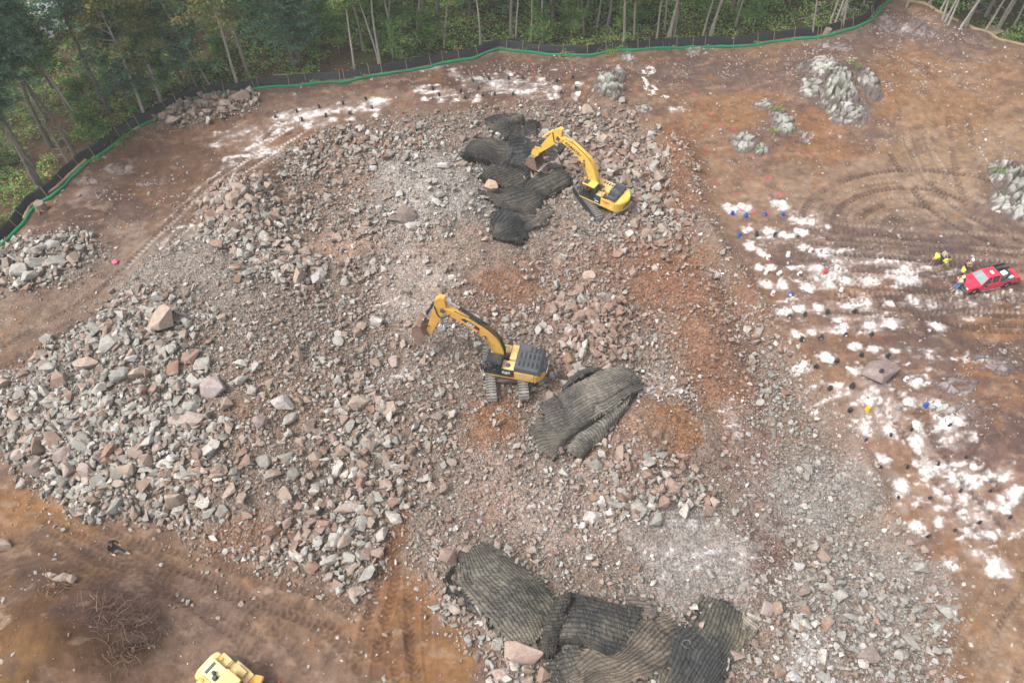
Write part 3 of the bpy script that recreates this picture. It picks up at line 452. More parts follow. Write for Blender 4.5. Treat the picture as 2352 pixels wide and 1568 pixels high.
NB = [(375,742,2.9,tn,'largest boulder of the left rubble pile, tan with a rounded pointed top',(1,.85,.8),20),(250,798,2.0,gy_,'flat grey slab tipped on edge below the largest tan boulder',(1,.8,.55),-20),(203,846,2.0,tn,'wide tan boulder left of a rust-tan one in the row at the pile top',(1,.75,.7),0),(240,854,1.2,br,'small rust-tan boulder between a wide tan and a grey boulder',(1,.8,.8),0),
(277,864,1.8,gy_,'blocky grey boulder with a vertical face beside the split tan one',(1,.8,.85),10),(318,864,1.8,tn,'cream and tan boulder at the right end of the row near the pile top',(1,.8,.7),30),(148,880,1.8,br,'pinkish brown boulder leaning under the grey ones at the pile edge',(1,.8,.7),-20),(112,852,1.4,gy_,'tall grey-green boulder near the haul road edge',(1,.6,1),0),
(488,898,2.4,(190,172,170),'boulder streaked with white dust above the pink slab',(1,.8,.8),-15),(428,972,3.0,pk,'broad flat pinkish slab in the middle of the left pile',(1,.6,.4),0),(445,940,1.7,gy_,'smooth grey-green boulder lying on the pink slab',(1,.8,.6),0),(692,645,2.1,tn,'tall tan boulder with white streaks beside a pale one',(1,.7,1.05),90),
(736,642,1.8,wh,'pale dusty boulder right of the tall tan one',(1,.8,.7),30),(660,620,1.6,tn,'long tan boulder behind the tall streaked one',(1,.5,.5),0),(550,228,2.6,(176,146,130),'biggest boulder standing against the green sock of the fence',(1,.75,.6),-10),(520,245,1.4,tn,'small tan boulder left of the big one at the fence',(1,.8,.7),0),
(392,284,1.9,tn,'lowest tan boulder of the heap below the fence',(1,.75,.6),0),(548,443,1.9,tn,'square tan boulder on top of the upper heap',(1,.7,.7),0),(562,425,1.2,tn,'upright tan boulder at the very top of the upper heap',(1,.6,1),0),(592,437,1.4,gy_,'grey-tan block in the top of the upper heap',(1,.7,.9),60),
(614,436,1.4,tn,'right-hand tan boulder of the upper heap',(1,.8,.8),20),(536,465,1.9,tn,'darker tan boulder in the middle of the upper heap',(1,.8,.8),45),(580,460,1.7,tn,'pointed tan boulder facing the lone boulder',(1,.7,.8),-45),(484,472,1.7,tn,'tan boulder at the left corner of the upper heap',(1,.8,.9),80),
(513,485,1.4,tn,'low cream boulder at the foot of the upper heap',(1,.7,.6),20),(670,456,1.2,tn,'lone tan boulder on gravel right of the upper heap',(1,.8,.8),30),(869,742,1.7,(190,180,178),'upright boulder with vertical white streaks left of the lower excavator bucket',(.8,.8,1.2),0),(905,836,1.6,pk,'dusty boulder below the lower excavator bucket',(1,.8,.6),0),
(829,925,2.0,tn,'wide tan boulder right of the left pile middle',(1,.8,.7),0),(888,942,1.6,tn,'tan block right of the wide tan boulder',(1,.8,.7),-30),(598,980,1.7,(186,160,156),'reddish boulder veined with white in the left pile',(.8,.7,1),0),(657,925,2.0,(188,182,180),'grey pentagonal boulder dusted white in the left pile',(1,.8,.6),0),
(665,965,1.6,gy_,'long grey block lying aslant below the grey dusted boulder',(1,.55,.5),40),(412,1163,1.9,tn,'tall cream boulder at the foot of the left pile',(.7,.6,1.35),0),(265,1166,1.7,gy_,'smooth grey-green boulder at the toe of the left pile',(1,.7,.6),15),(803,1166,2.4,pk,'long pink slab with a flat top in the right toe of the left pile',(1,.65,.5),-15),
(846,1320,1.9,gy_,'light grey boulder near the orange dirt lane',(1,.6,.7),55),(823,1360,1.3,tn,'cream boulder at the lowest tip of the left pile',(1,.8,.7),0),(836,1208,1.3,gy_,'round grey boulder above the dirt lane',(1,.85,.8),0),(794,1243,1.3,tn,'tan split boulder in the lower right of the left pile',(1,.7,.7),45),
(767,1240,1.4,gy_,'grey slabby boulder beside the tan split boulder',(.8,.8,.9),45),(730,1248,1.1,gy_,'small pale grey cube-like boulder near the dirt bank',(1,.8,.8),0),(12,890,2.0,tn,'tan boulder cut by the left edge of the photo',(1,.8,.7),30),(55,1040,1.8,pk,'flat pinkish boulder at the left tip of the pile toe',(1,.7,.5),20),
(92,1030,1.9,br,'dark rusty boulder of the left pile toe',(1,.8,.8),60),(132,1012,1.7,br,'brown angular boulder behind the pink one at the left toe',(.9,.8,.9),0),(152,1046,2.0,pk,'pink and cream boulder in the left pile toe',(1,.8,.6),0),(200,1020,1.8,(150,154,142),'dark green-grey rough boulder of the left pile',(1,.85,.8),0),
(85,1078,2.0,dk,'grey-brown block alone at the lowest left toe',(1,.8,.8),-10),(134,1090,1.5,gy_,'tall grey boulder next to the brown block at the toe',(.7,.7,1.1),0),(165,1085,1.8,pk,'reddish white-flecked boulder at the toe',(.8,.8,1),0),(205,1090,1.7,pk,'square pink block in the toe row',(1,.8,.8),0),
(290,1085,1.8,tn,'cream and tan wedge of the toe row',(1,.8,.7),0),(340,1062,1.6,br,'upright brown block in the toe row',(.7,.7,1),0),(362,1030,1.2,pk,'square pink stone above the upright brown block',(1,.8,.6),0),(610,1284,0.9,tn,'single tan stone lying on the dirt below the pile',(1,.8,.8),0),
(1030,1287,1.7,(178,140,124),'red-brown pointed boulder left of the bottom blasting mats',(.75,.6,1.1),0),(1190,1508,3.2,(190,160,140),'huge cream and rust boulder under the edge of the bottom mats',(1,.7,.5),-30),(1240,1555,1.8,br,'brown boulder below the huge cream one',(1,.7,.6),0),(1150,1555,1.5,pk,'boulder at the bottom frame edge left of the mats',(1,.8,.6),0),
(1362,1190,1.4,wh,'pale round boulder in the gravel right of the dirt mound',(1,.9,.8),0),(1415,1160,1.3,gy_,'grey boulder right of the pale round one',(1,.8,.7),0),(1525,1158,1.4,br,'red-brown boulder on the edge of the grey gravel',(.8,.8,1),0),(1488,1092,1.4,br,'tall rusty boulder below the dirt mound',(.8,.8,1),0),
(858,393,1.2,wh,'pink-white boulder on the grey gravel heap',(.8,.7,1),0),(935,500,2.0,dk,'dark brown boulder half buried in the grey gravel heap',(1,.8,.7),0),(950,520,1.5,wh,'white slab next to the half buried brown boulder',(1,.8,.5),30),(905,505,1.4,dk,'brown boulder at the left of the half buried one',(1,.8,.7),0),
(1022,385,1.5,wh,'pale boulder at the top of the grey gravel heap',(1,.8,.6),0),(1060,380,1.4,tn,'tan wedge boulder beside the left mat of the cluster',(1,.7,.6),0),(1462,408,1.4,tn,'tan boulder right of the upper excavator boom',(.9,.8,.9),0),(1512,410,2.0,tn,'large tan block below the pit wall behind the upper excavator',(1,.8,.8),45),
(1490,455,1.5,tn,'pinkish boulder right of the upper excavator counterweight',(1,.6,.5),0),(1540,470,1.3,br,'rusty boulder at the foot of the pit wall',(1,.8,.7),0),(1405,318,1.9,tn,'wide tan boulder near the pale outcrop by the fence',(1,.7,.5),0),(1345,255,2.2,tn,'flat tan boulder at the upper rim of the rubble',(1,.7,.4),0),
(1385,325,1.8,tn,'tan boulder left of the pit wall corner',(1,.8,.6),30),(1350,290,1.6,tn,'triangular tan boulder at the upper rim',(1,.6,.6),0),(1330,665,1.8,br,'flat rusty boulder at the top of the right-hand heap',(1,.8,.5),0),(1337,695,1.4,gy_,'only grey boulder on the right-hand heap',(.8,.7,1),0),
(1358,725,1.5,br,'round rusty boulder in the middle of the right-hand heap',(1,.9,.8),0),(1325,735,1.6,br,'brown boulder left of the round rusty one',(.8,.8,1),0),(1368,755,1.7,br,'dark flat boulder at the right of the heap',(1,.7,.5),0),(1330,800,1.3,pk,'pink wedge at the lower end of the right-hand heap',(.8,.8,1),30),
(1290,795,1.2,pk,'pale pink stone left below the right-hand heap',(1,.8,.8),0),(1355,640,1.6,tn,'tan block behind the right-hand heap',(1,.8,.6),0),(1270,810,1.3,(190,160,150),'pinkish slab behind the counterweight of the lower excavator',(1,.6,.4),0),(1318,862,1.4,pk,'pink boulder left of the middle mats',(.9,.8,.8),0),
(2172,1405,1.5,gy_,'light grey boulder at the right edge of the rubble near the tyre lane',(1,.8,.7),0),(1765,1395,1.5,pk,'pinkish slab right of the dark mat',(1,.8,.5),0),(1782,1400,1.2,br,'upright red-brown slab right of the pinkish one',(.8,.6,.9),0),(1850,1360,1.5,dk,'brown slab in the lower right rubble',(1,.6,.5),40),
(1960,1420,1.5,gy_,'long grey block in the lower right rubble',(1,.5,.4),0),(1985,1500,1.7,dk,'dark purplish boulder in the lower right rubble',(1,.8,.6),0),(1820,1555,1.3,wh,'white oblong slab at the bottom edge of the photo',(1,.5,.5),-20),(1790,1545,1.1,br,'red-brown stone beside the white oblong slab',(1,.8,.7),0),
(10,1255,1.4,tn,'pair stone on the dirt at the left frame edge',(1,.8,.6),0),(142,1328,1.0,tn,'tan stone beside the brush heap',(1,.8,.7),0),(163,1330,1.0,tn,'right-hand tan stone near the brush heap',(1,.8,.7),0),(122,1325,.8,tn,'leftmost small tan stone near the brush heap',(1,.8,.7),0),
(95,575,1.7,gy_,'grey boulder on top of the small heap by the haul road',(1,.7,.7),0),(85,610,2.0,gy_,'large grey-green boulder of the small heap by the haul road',(1,.8,.8),0),(135,605,1.8,gy_,'dark grey split boulder of the small heap',(1,.7,.7),20),(48,622,2.0,gy_,'grey-green boulder at the left of the small heap',(1,.8,.7),0),
(75,640,1.7,gy_,'lowest grey boulder of the small heap',(1,.8,.8),0),(22,610,1.3,dk,'rounded brown boulder left of the small heap',(1,.8,.8),0),(170,600,1.4,tn,'tan boulder at the right of the small heap',(.8,.8,.9),0),(120,570,1.5,gy_,'rear grey boulder of the small heap',(1,.7,.7),0)]
for dx, dy, s, c, lab, asp, rot in NB: boulder(dx, dy, s*1.06, c, lab, None, asp, rot)
ZN = [(250,1000,'angular boulder in the left rubble pile',330,200),(750,1150,'angular boulder in the toe of the left pile near the dirt lane',160,180),(600,580,'angular boulder between the upper heap and the left pile',140,90),(1400,340,'tan boulder along the upper rim of the rubble',170,80),(1340,740,'red-brown boulder of the right-hand heap',80,90),(1490,500,'boulder below the pit wall behind the upper excavator',90,90),(900,560,'boulder around the grey gravel heap',160,130),(1480,1120,'boulder below the dirt mound',160,90),(1950,1400,'boulder in the lower right rubble',200,150),(470,255,'tan stone of the heap below the fence',100,35),(110,600,'boulder of the small heap by the haul road',130,50),(1100,1430,'boulder beside the bottom mats',90,90),(800,330,'tan boulder along the upper left rim',130,40)]
LM = []; USED = set()
for dx, dy, s, c, lab, asp, rot in NB:
    ws = lab.split(',')[0].split()
    if len(ws) > 9: ws = ws[:9]
    while ws[-1] in ('of', 'the', 'a', 'and', 'in', 'at', 'on', 'with', 'below', 'behind', 'between', 'near', 'by', 'its', 'above', 'beside', 'right', 'left', 'to', 'next', 'from', 'under', 'one', 'white', 'grey', 'tan', 'rust-tan', 'lower', 'upper', 'dirt', 'small', 'bottom', 'dark', 'half', 'haul', 'big', 'largest', 'dusty', 'round', 'lone', 'wide', 'split', 'middle', 'standing'): ws = ws[:-1]
    LM.append((dx, dy, ' '.join(ws)))
NUM = [66, 34, 22, 22, 14, 10, 8, 10, 12, 9, 9, 6, 5]
rb2 = np.random.default_rng(21)
for (cx, cy, lab, rx, ry), n in zip(ZN, NUM):
    k = 0; tries = 0
    while k < n and tries < 4000 and BN[0] < 300:
        tries += 1; dx = cx+rx*rb2.uniform(-1, 1); dy = cy+ry*rb2.uniform(-1, 1); p = G(dx, dy)
        if bil(rough, p[0], p[1]) < 0.6 or rb2.random() > bil(coarse, p[0], p[1]): continue
        s = rb2.uniform(1.05, 1.7) if n > 9 else rb2.uniform(0.95, 1.4)
        if any((p[0]-a)**2+(p[1]-b)**2 < (c+s*0.36)**2 for a, b, c in PLACED): continue
        g, r = float(bil(gGREY, p[0], p[1])), float(bil(gRED, p[0], p[1])); fam = 0 if rb2.random() < g else (2 if rb2.random() < r else 1)
        c = [GREY, TAN, RED][fam][rb2.integers(0, 4)]; cn = ['grey ', 'tan ', 'rusty '][fam] if 'tan' not in lab and 'red' not in lab else ''
        q = np.array([(a_[0]-dx)**2+((a_[1]-dy)*1.3)**2 for a_ in LM]); j = int(np.argmin(q)); ex, ey = dx-LM[j][0], dy-LM[j][1]
        dr = ('just right of' if ex > 0 else 'just left of') if abs(ex) > abs(ey)*1.3 else ('just below' if ey > 0 else 'just above')
        asp = (1, rb2.uniform(.6, .9), rb2.uniform(.5, .9)); sh = 'flat' if asp[2] < .62 else ('long' if asp[1] < .7 else 'blocky')
        cn = ['grey ', 'tan ', 'rusty '][fam]; new = 'new'
        for lb in (cn+'boulder '+dr+' the '+LM[j][2], cn+sh+' boulder '+dr+' the '+LM[j][2], ('bigger ' if s > 1.15 else 'smaller ')+cn+sh+' boulder '+dr+' the '+LM[j][2], cn+'boulder '+dr.replace('just', 'farther')+' the '+LM[j][2], ('big ' if s > 1.15 else 'small ')+cn+'boulder '+dr.replace('just', 'farther')+' the '+LM[j][2]):
            if lb not in USED: break
        USED.add(lb); boulder(dx, dy, s, c, lb, lab.replace('boulder', 'boulders').replace('stone', 'stones'), asp, None, 16, 0, rb2); k += 1
# ---------------------------------------------------------------- fence and socks along the clearing
def resample(P, step):
    P = np.asarray(P, float); d = np.r_[0, np.cumsum(np.hypot(*np.diff(P[:, :2], axis=0).T))]; n = max(2, int(d[-1]/step)+1); s = np.linspace(0, d[-1], n)
    return np.stack([np.interp(s, d, P[:, i]) for i in range(P.shape[1])], 1)
def tube_np(P, R, k=6, cap=True):
    """P (n,3), R (n,)"""
    P = np.asarray(P, float); n = len(P); T = np.gradient(P, axis=0); T /= np.linalg.norm(T, axis=1)[:, None]+1e-9
    up = np.tile([0., 0, 1], (n, 1)); up[np.abs(T[:, 2]) > 0.9] = [1, 0, 0]; A = np.cross(T, up); A /= np.linalg.norm(A, axis=1)[:, None]+1e-9; B = np.cross(T, A)
    th = np.arange(k)*2*math.pi/k; V = (P[:, None]+(A[:, None]*np.cos(th)[None, :, None]+B[:, None]*np.sin(th)[None, :, None])*np.asarray(R)[:, None, None]).reshape(-1, 3)
    i = np.arange(n-1)[:, None]*k; j = np.arange(k)[None]; F_ = np.stack([i+j, i+(j+1) % k, i+k+(j+1) % k, i+k+j], -1).reshape(-1, 4); return V, F_
class Acc:
    def __init__(s): s.V = []; s.F = []; s.C = []; s.n = 0
    def add(s, V, F_, c): s.V.append(V); s.F.append(F_+s.n); s.C.append(np.tile(c, (len(V), 1)) if np.ndim(c) == 1 else c); s.n += len(V)
    def mesh(s, name, smooth=False): return np_mesh(name, np.vstack(s.V), np.vstack(s.F), np.vstack(s.C), smooth)
fp = resample(FENCE, 0.5); nrm = np.gradient(fp, axis=0); nrm = np.stack([-nrm[:, 1], nrm[:, 0]], 1); nrm /= np.hypot(nrm[:, 0], nrm[:, 1])[:, None]
# nrm points to the forest side (left of travel)
M['fabric'] = paint('black silt fabric', (26, 27, 30), 0.5, dirt=0.15, dirtc=(120, 110, 100), spec=0.4, scale=1.2)
M['stake'] = paint('weathered wood', (176, 158, 132), 0.9, dirt=0.3, spec=0.1)
M['sock'] = paint('green mesh sock', (36, 146, 100), 0.8, dirt=0.55, dirtc=(70, 130, 95), spec=0.2, scale=1.5)
M['wattle'] = paint('straw log', (178, 158, 128), 0.95, dirt=0.5, dirtc=(140, 122, 98), spec=0.1)
root = empty('silt_fence', (float(fp[60, 0]), float(fp[60, 1]), float(HT(*fp[60]))), 0, 'long black fabric silt fence with wooden stakes along the forest edge', 'fence')
def wld(o, parent):            # parent but keep world coordinates
    o.parent = parent; o.matrix_parent_inverse = Matrix.Translation(-Vector(parent.location)); return o
hgt = 0.82+0.6*(fbm(np.arange(len(fp))*0.5, 0*fp[:, 0], 6, 2, 81)-0.5)+0.35*(np.arange(len(fp)) < 70)*0.6; lean = 0.25+0.35*fbm(np.arange(len(fp))*0.5, 0*fp[:, 0], 9, 2, 82); sag = 0.07*np.abs(np.sin(np.arange(len(fp))*0.5*math.pi/2.4))
zf = HT(fp[:, 0], fp[:, 1]); rows = []
for t in np.linspace(0, 1, 6):
    wr = 0.09*(fbm(np.arange(len(fp))*0.5, t*3+0*fp[:, 0], 0.9, 2, 83)-0.5)*math.sin(t*3)
    q = fp+nrm*(0.12+lean*t+wr)[:, None]; rows.append(np.c_[q, zf+0.02+(hgt-sag)*t])
for t in (1.0, 0.0):
    q = fp+nrm*(0.15+lean*t)[:, None]+nrm*0.04; rows.append(np.c_[q, zf+(hgt-sag)*t-(0.03 if t else 0.05)])
R_ = np.array(rows); a, b = R_.shape[:2]; I = np.arange(a*b).reshape(a, b)
wld(link('fabric', np_mesh('fabric', R_.reshape(-1, 3), np.stack([I[:-1, :-1].ravel(), I[1:, :-1].ravel(), I[1:, 1:].ravel(), I[:-1, 1:].ravel()], 1), None, True), None, [M['fabric']]), root)
st_i = [int(i) for i in np.arange(3, len(fp)-2, max(4.8, len(fp)/96))]
st_i = [min(len(fp)-2, max(1, i+int(rng.integers(-2, 3)))) for i in st_i]
for i in st_i:
    bm = bmesh.new(); bmesh.ops.create_cube(bm, size=1); bmesh.ops.scale(bm, vec=(0.06, 0.06, 1.35), verts=bm.verts)
    bmesh.ops.bevel(bm, geom=list(bm.edges), offset=0.008, segments=1, affect='EDGES')
    o = from_bm('stake', bm, M['stake']); q = fp[i]+nrm[i]*(0.04+lean[i]*0.5); o.location = (q[0], q[1], zf[i]+0.55)
    o.rotation_euler = (rng.normal()*0.05, 0, rng.uniform(0, 3)); v = Vector((nrm[i, 0]*lean[i], nrm[i, 1]*lean[i], 1.0)); o.rotation_euler = v.to_track_quat('Z', 'Y').to_euler(); wld(o, root)
so = fp-nrm*(0.1+0.6*(fbm(np.arange(len(fp))*0.5, 0*fp[:, 0], 2.5, 3, 84)))[:, None]
V, F_ = tube_np(np.c_[so, HT(so[:, 0], so[:, 1])+0.1], 0.10+0.16*fbm(np.arange(len(fp))*0.5, 0*fp[:, 0], 1.2, 2, 85), 8)
tag(link('erosion_sock', np_mesh('erosion_sock', V, F_, None, True), None, [M['sock']]), 'long green mesh sock lying along the foot of the black fence', 'erosion sock')
for idx, (D_, lab, rr) in enumerate([([(2058,12),(2085,22),(2110,30),(2128,38),(2134,50)], 'upper straw log curving along the top right forest edge', .22),([(2136,50),(2165,62),(2190,72)], 'straw log below the upper one at the top right forest edge', .2),([(2205,72),(2225,85),(2262,90),(2290,104),(2330,112),(2380,122)], 'long straw log at the right end of the top forest edge', .2),
    ([(200,372),(170,396),(146,420),(128,436),(112,447)], 'grey muddy sock lying inside the green one at the left', .2),([(60,512),(70,480),(88,464)], 'short muddy sock at the left end of the fence', .18),([(276,328),(300,312),(322,301)], 'muddy sock below the fence near small weeds', .14)]):
    q = resample(PL(D_), 0.5); q += (rng.random(q.shape)-0.5)*0.12
    V, F_ = tube_np(np.c_[q, HT(q[:, 0], q[:, 1])+0.1], rr*(0.8+0.4*rng.random(len(q))), 7)
    tag(link('straw_wattle', np_mesh('straw_wattle', V, F_, None, True), None, [M['wattle']]), lab, 'straw wattle')
# ---------------------------------------------------------------- trees
rt = np.random.default_rng(5)
def leaves(A, P, size, cols, rs, flat=0.5):
    n = len(P); d1 = rs.normal(size=(n, 3)); d1[:, 2] *= flat; d1 /= np.linalg.norm(d1, axis=1)[:, None]; d2 = np.cross(d1, rs.normal(size=(n, 3))); d2 /= np.linalg.norm(d2, axis=1)[:, None]+1e-9
    s = (size*(0.6+0.8*rs.random(n)))[:, None]; a, b = d1*s, d2*s*0.55
    V = np.stack([P-a, P-b*0.9+a*0.1, P+a, P+b+a*0.1], 1).reshape(-1, 3); A.add(V, np.arange(n*4).reshape(n, 4), np.repeat(cols, 4, 0))
LG = [(96,116,62), (112,130,70), (84,104,56), (126,138,74), (74,98,58)]; LP = [(98,132,100), (84,118,92), (112,144,108), (74,108,84)]; LY = [(140,136,74), (120,126,66), (150,132,80), (104,116,62)]; LR = [(140,100,72), (120,84,62), (128,112,66)]; LB = [(96,140,66), (118,158,74), (84,124,58), (134,160,80)]
def clumpcol(pal, n, rs): c = np.array([C(*p, 1.0, .95) for p in pal]); return c[rs.integers(0, len(c), n)]*(0.7+0.6*rs.random((n, 1)))
def limb(A, p0, d, L, r0, rs, k=5, seg=5, droop=0.0, wob=0.12, col=None, r1=0.02):
    P = [np.array(p0, float)]; d = np.array(d, float)
    for i in range(seg): d = d+rs.normal(size=3)*wob+np.array([0, 0, -droop/seg]); d /= np.linalg.norm(d); P.append(P[-1]+d*L/seg)
    P = np.array(P); V, F_ = tube_np(P, np.linspace(r0, r1, seg+1), k); A.add(V, F_, col); return P
def tree(kind, h, rs, pal, bare=0.45, lean=0.05, r=0.18, spread=2.8, nleaf=2600, bark=(150,142,130)):
    T = Acc(); Cn = Acc(); bc = np.array(C(*bark)); seg = 12; d = np.array([rs.normal()*lean, rs.normal()*lean, 1.0]); d /= np.linalg.norm(d); P = [np.zeros(3)-[0, 0, 0.3]]
    for i in range(seg): d = d+rs.normal(size=3)*0.035*np.array([1, 1, 0]); d /= np.linalg.norm(d); P.append(P[-1]+d*(h+0.3)/seg)
    P = np.array(P); rr = r*np.linspace(1.15, 0.16, seg+1); rr[0] *= 1.35
    V, F_ = tube_np(P, rr, 8); vc = bc*(0.8+0.4*rs.random((len(V), 1))); T.add(V, F_, vc)
    pt = lambda f: P[0]+0 if f <= 0 else np.array([np.interp(f*seg, np.arange(seg+1), P[:, i]) for i in range(3)])
    ends = []
    if kind == 'pine':
        nt_ = int(h*1.5)
        for i in range(nt_):
            f = 0.18+0.8*i/nt_; dead = f < bare; q = pt(f)
            for _ in range(3 if dead else 5):
                a = rs.uniform(0, 6.28); L = (spread*0.55 if dead else spread*(1.25-f)*1.5)*rs.uniform(0.6, 1.1)
                B = limb(T, q, (math.cos(a), math.sin(a), rs.uniform(-.15, .15) if dead else 0.18), L, 0.035, rs, 4, 4, 0.1, 0.08, bc*0.9, .012)
                if not dead:
                    for t in range(1, len(B)): ends.append((B[t], 0.42+0.25*rs.random()))
        flat = 0.35; size = 0.17
    elif kind == 'dead':
        for i in range(int(h*2.2)):
            f = 0.2+0.78*rs.random(); a = rs.uniform(0, 6.28); limb(T, pt(f), (math.cos(a), math.sin(a), rs.uniform(-.1, .6)), spread*rs.uniform(.4, 1)*(1.3-f), 0.04, rs, 4, 5, 0, .2, bc, .01)
        flat = .5; size = .1
    else:
        nb = int(h*0.9)+4
        for i in range(nb):
            f = bare+(0.98-bare)*(i/nb)**0.8; a = rs.uniform(0, 6.28); L = spread*rs.uniform(0.55, 1.1)*(1.25-0.75*(f-bare)/(1-bare))
            B = limb(T, pt(f), (math.cos(a), math.sin(a), rs.uniform(.2, .9)), L, 0.03+0.05*r/0.18, rs, 5, 5, 0, .18, bc)
            for t in (2, 3, 4, 5):
                ends.append((B[t], 0.55+0.35*rs.random()))
                a2 = rs.uniform(0, 6.28); S = limb(T, B[t], (math.cos(a2), math.sin(a2), rs.uniform(-.2, .7)), L*.4, .02, rs, 3, 3, 0, .2, bc, .006); ends.append((S[-1], .5+.3*rs.random())); ends.append((S[2], .4))
        for _ in range(3 if bare > .3 else 0):
            f = rs.uniform(.2, bare); a = rs.uniform(0, 6.28); limb(T, pt(f), (math.cos(a), math.sin(a), rs.uniform(0, .6)), rs.uniform(.6, 1.8), .02, rs, 3, 4, 0, .25, bc, .006)
        flat = .6; size = .15
    tm = T.mesh('trunk', True); cm = None
    if ends and nleaf:
        per = max(1, nleaf//len(ends))
        for q, R in ends:
            if rs.random() < .12: continue
            n = int(per*rs.uniform(.5, 1.5)); u = rs.normal(size=(n, 3)); u *= (R*0.62)*np.array([1, 1, .38 if kind == 'pine' else .6])
            cc = clumpcol(pal, 1, rs)*np.ones((n, 1))*(0.85+0.3*rs.random((n, 1))); leaves(Cn, q+u, size, cc, rs, flat)
        cm = Cn.mesh('crown')
    return tm, cm
GREYB = (156,148,138); PALE = (186,178,166); DARKB = (122,110,98)
VAR = {}
for i in range(3): VAR['oak%d' % i] = tree('d', 17+2*i, rt, LG+LY[:2] if i else LG+LB[:2], .42, .05, .20, 3.2, 7000, bark=GREYB)
for i in range(3): VAR['slim%d' % i] = tree('d', 14+2*i, rt, LG+LB, .5, .06, .13, 2.2, 4500, bark=PALE)
for i in range(2): VAR['yell%d' % i] = tree('d', 15+2*i, rt, LY+LG[:2], .38, .07, .17, 3.3, 7500, bark=PALE)
for i in range(3): VAR['pine%d' % i] = tree('pine', 19+2*i, rt, LP, .5, .03, .22, 3.4, 9000, bark=(138,128,118))
for i in range(2): VAR['ypine%d' % i] = tree('pine', 12+2*i, rt, LP, .2, .03, .14, 2.9, 8000, bark=(138,128,118))
for i in range(2): VAR['dead%d' % i] = tree('dead', 10+3*i, rt, LG, .4, .06, .13, 2.0, 0, bark=(170,160,150))
for i in range(3): VAR['sap%d' % i] = tree('d', 4.5+1.2*i, rt, (LB+LG)[:7], .18, .1, .05, 1.7, 3800, bark=PALE)
VAR['rust0'] = tree('d', 13, rt, LR, .35, .06, .14, 2.4, 4500, bark=GREYB)
TN = {'oak': ('oak_tree', 'broad green tree'), 'slim': ('slender_tree', 'slender pale-trunked tree'), 'yell': ('oak_tree', 'yellow-green leafy tree'), 'pine': ('pine_tree', 'tall blue-green pine'), 'ypine': ('pine_tree', 'young blue-green pine'), 'dead': ('dead_tree', 'bare grey dead tree'), 'sap': ('sapling', 'bright green leafy sapling'), 'rust': ('maple_tree', 'tree with rusty brown leaves')}
TREES = []
def put(var, x, y, sc=1.0, rz=None, lean=None):
    tm, cm = VAR[var]; kind = var.rstrip('0123456789'); nm, ds = TN[kind]; z = float(HT(x, y))
    o = empty(nm, (x, y, z), rt.uniform(0, 6.28) if rz is None else rz, None, 'sapling' if kind == 'sap' else 'tree'); o.scale = (sc, sc, sc)
    if lean: o.rotation_euler = (lean[0], lean[1], o.rotation_euler[2])
    t = bpy.data.objects.new('trunk', tm); COL.objects.link(t); t.parent = o
    if not tm.materials: tm.materials.append(M['bark'])
    if cm:
        c = bpy.data.objects.new('crown', cm); COL.objects.link(c); c.parent = o
        if not cm.materials: cm.materials.append(M['leaf'])
    px, py = proj(x, y, z); TREES.append((px, py, o, ds, kind)); return o
def D1(l): return [(x/3, y/3, v) for x, y, v in l]
FR = D1([(295,1300,'pine1'),(275,1310,'pine0'),(540,1108,'pine2'),(490,1155,'dead0'),(1000,808,'yell1'),(1130,742,'yell0'),(1245,557,'pine1'),(1350,597,'ypine1'),(1457,609,'dead1'),(1640,597,'yell1'),(1720,537,'oak1'),(2030,465,'pine0'),(2062,442,'ypine0'),(622,950,'slim1'),(560,890,'oak0'),(760,772,'pine1'),(908,768,'ypine1')])
FR += [(784.4+x/3, y/3, v) for x, y, v in [(90,480,'slim0'),(150,350,'oak1'),(260,440,'slim1'),(268,447,'slim2'),(345,370,'slim0'),(358,397,'slim2'),(415,450,'sap1'),(520,310,'slim1'),(565,220,'oak0'),(705,330,'dead0'),(960,320,'slim2'),(1172,258,'oak2'),(1203,270,'slim0'),(1305,288,'slim1'),(1380,308,'slim2'),(1394,310,'sap0'),(1440,230,'oak1'),(1670,240,'slim1'),(1760,190,'slim0'),(1835,185,'oak0'),(1947,288,'yell0'),(2016,275,'slim1'),(2170,278,'slim2'),(2225,205,'slim0'),(2242,272,'slim1'),(2262,276,'slim0'),(2285,270,'oak1')]]
FR += [(1567.6+x/3, y/3, v) for x, y, v in [(140,258,'slim0'),(184,262,'slim1'),(197,264,'slim2'),(340,75,'oak1'),(372,80,'slim0'),(895,240,'dead1'),(1022,150,'slim0'),(1048,168,'slim1'),(1095,120,'slim2'),(1102,190,'dead0'),(1245,48,'slim1'),(1545,48,'slim0'),(1700,42,'oak0'),(1795,135,'slim1'),(1812,150,'slim0'),(1832,170,'slim2'),(1770,90,'slim0'),(1918,188,'slim1'),(1935,180,'dead0'),(1950,185,'slim0'),(2080,222,'dead1'),(2165,205,'slim1'),(2182,192,'slim2'),(2283,180,'slim0'),(2090,115,'oak2'),(2250,90,'yell0')]]
for dx, dy, v in FR:
    p = G(dx, dy); put(v, p[0], p[1], rt.uniform(.92, 1.08))
fr_xy = [(o.location.x, o.location.y) for *_, o, a, b in [(t[0], t[1], t[2], t[3], t[4]) for t in TREES]]
def far_ok(x, y, d, dmin): return bil(s_clear, x, y) < -dmin and all((x-a)**2+(y-b)**2 > d*d for a, b in fr_xy)
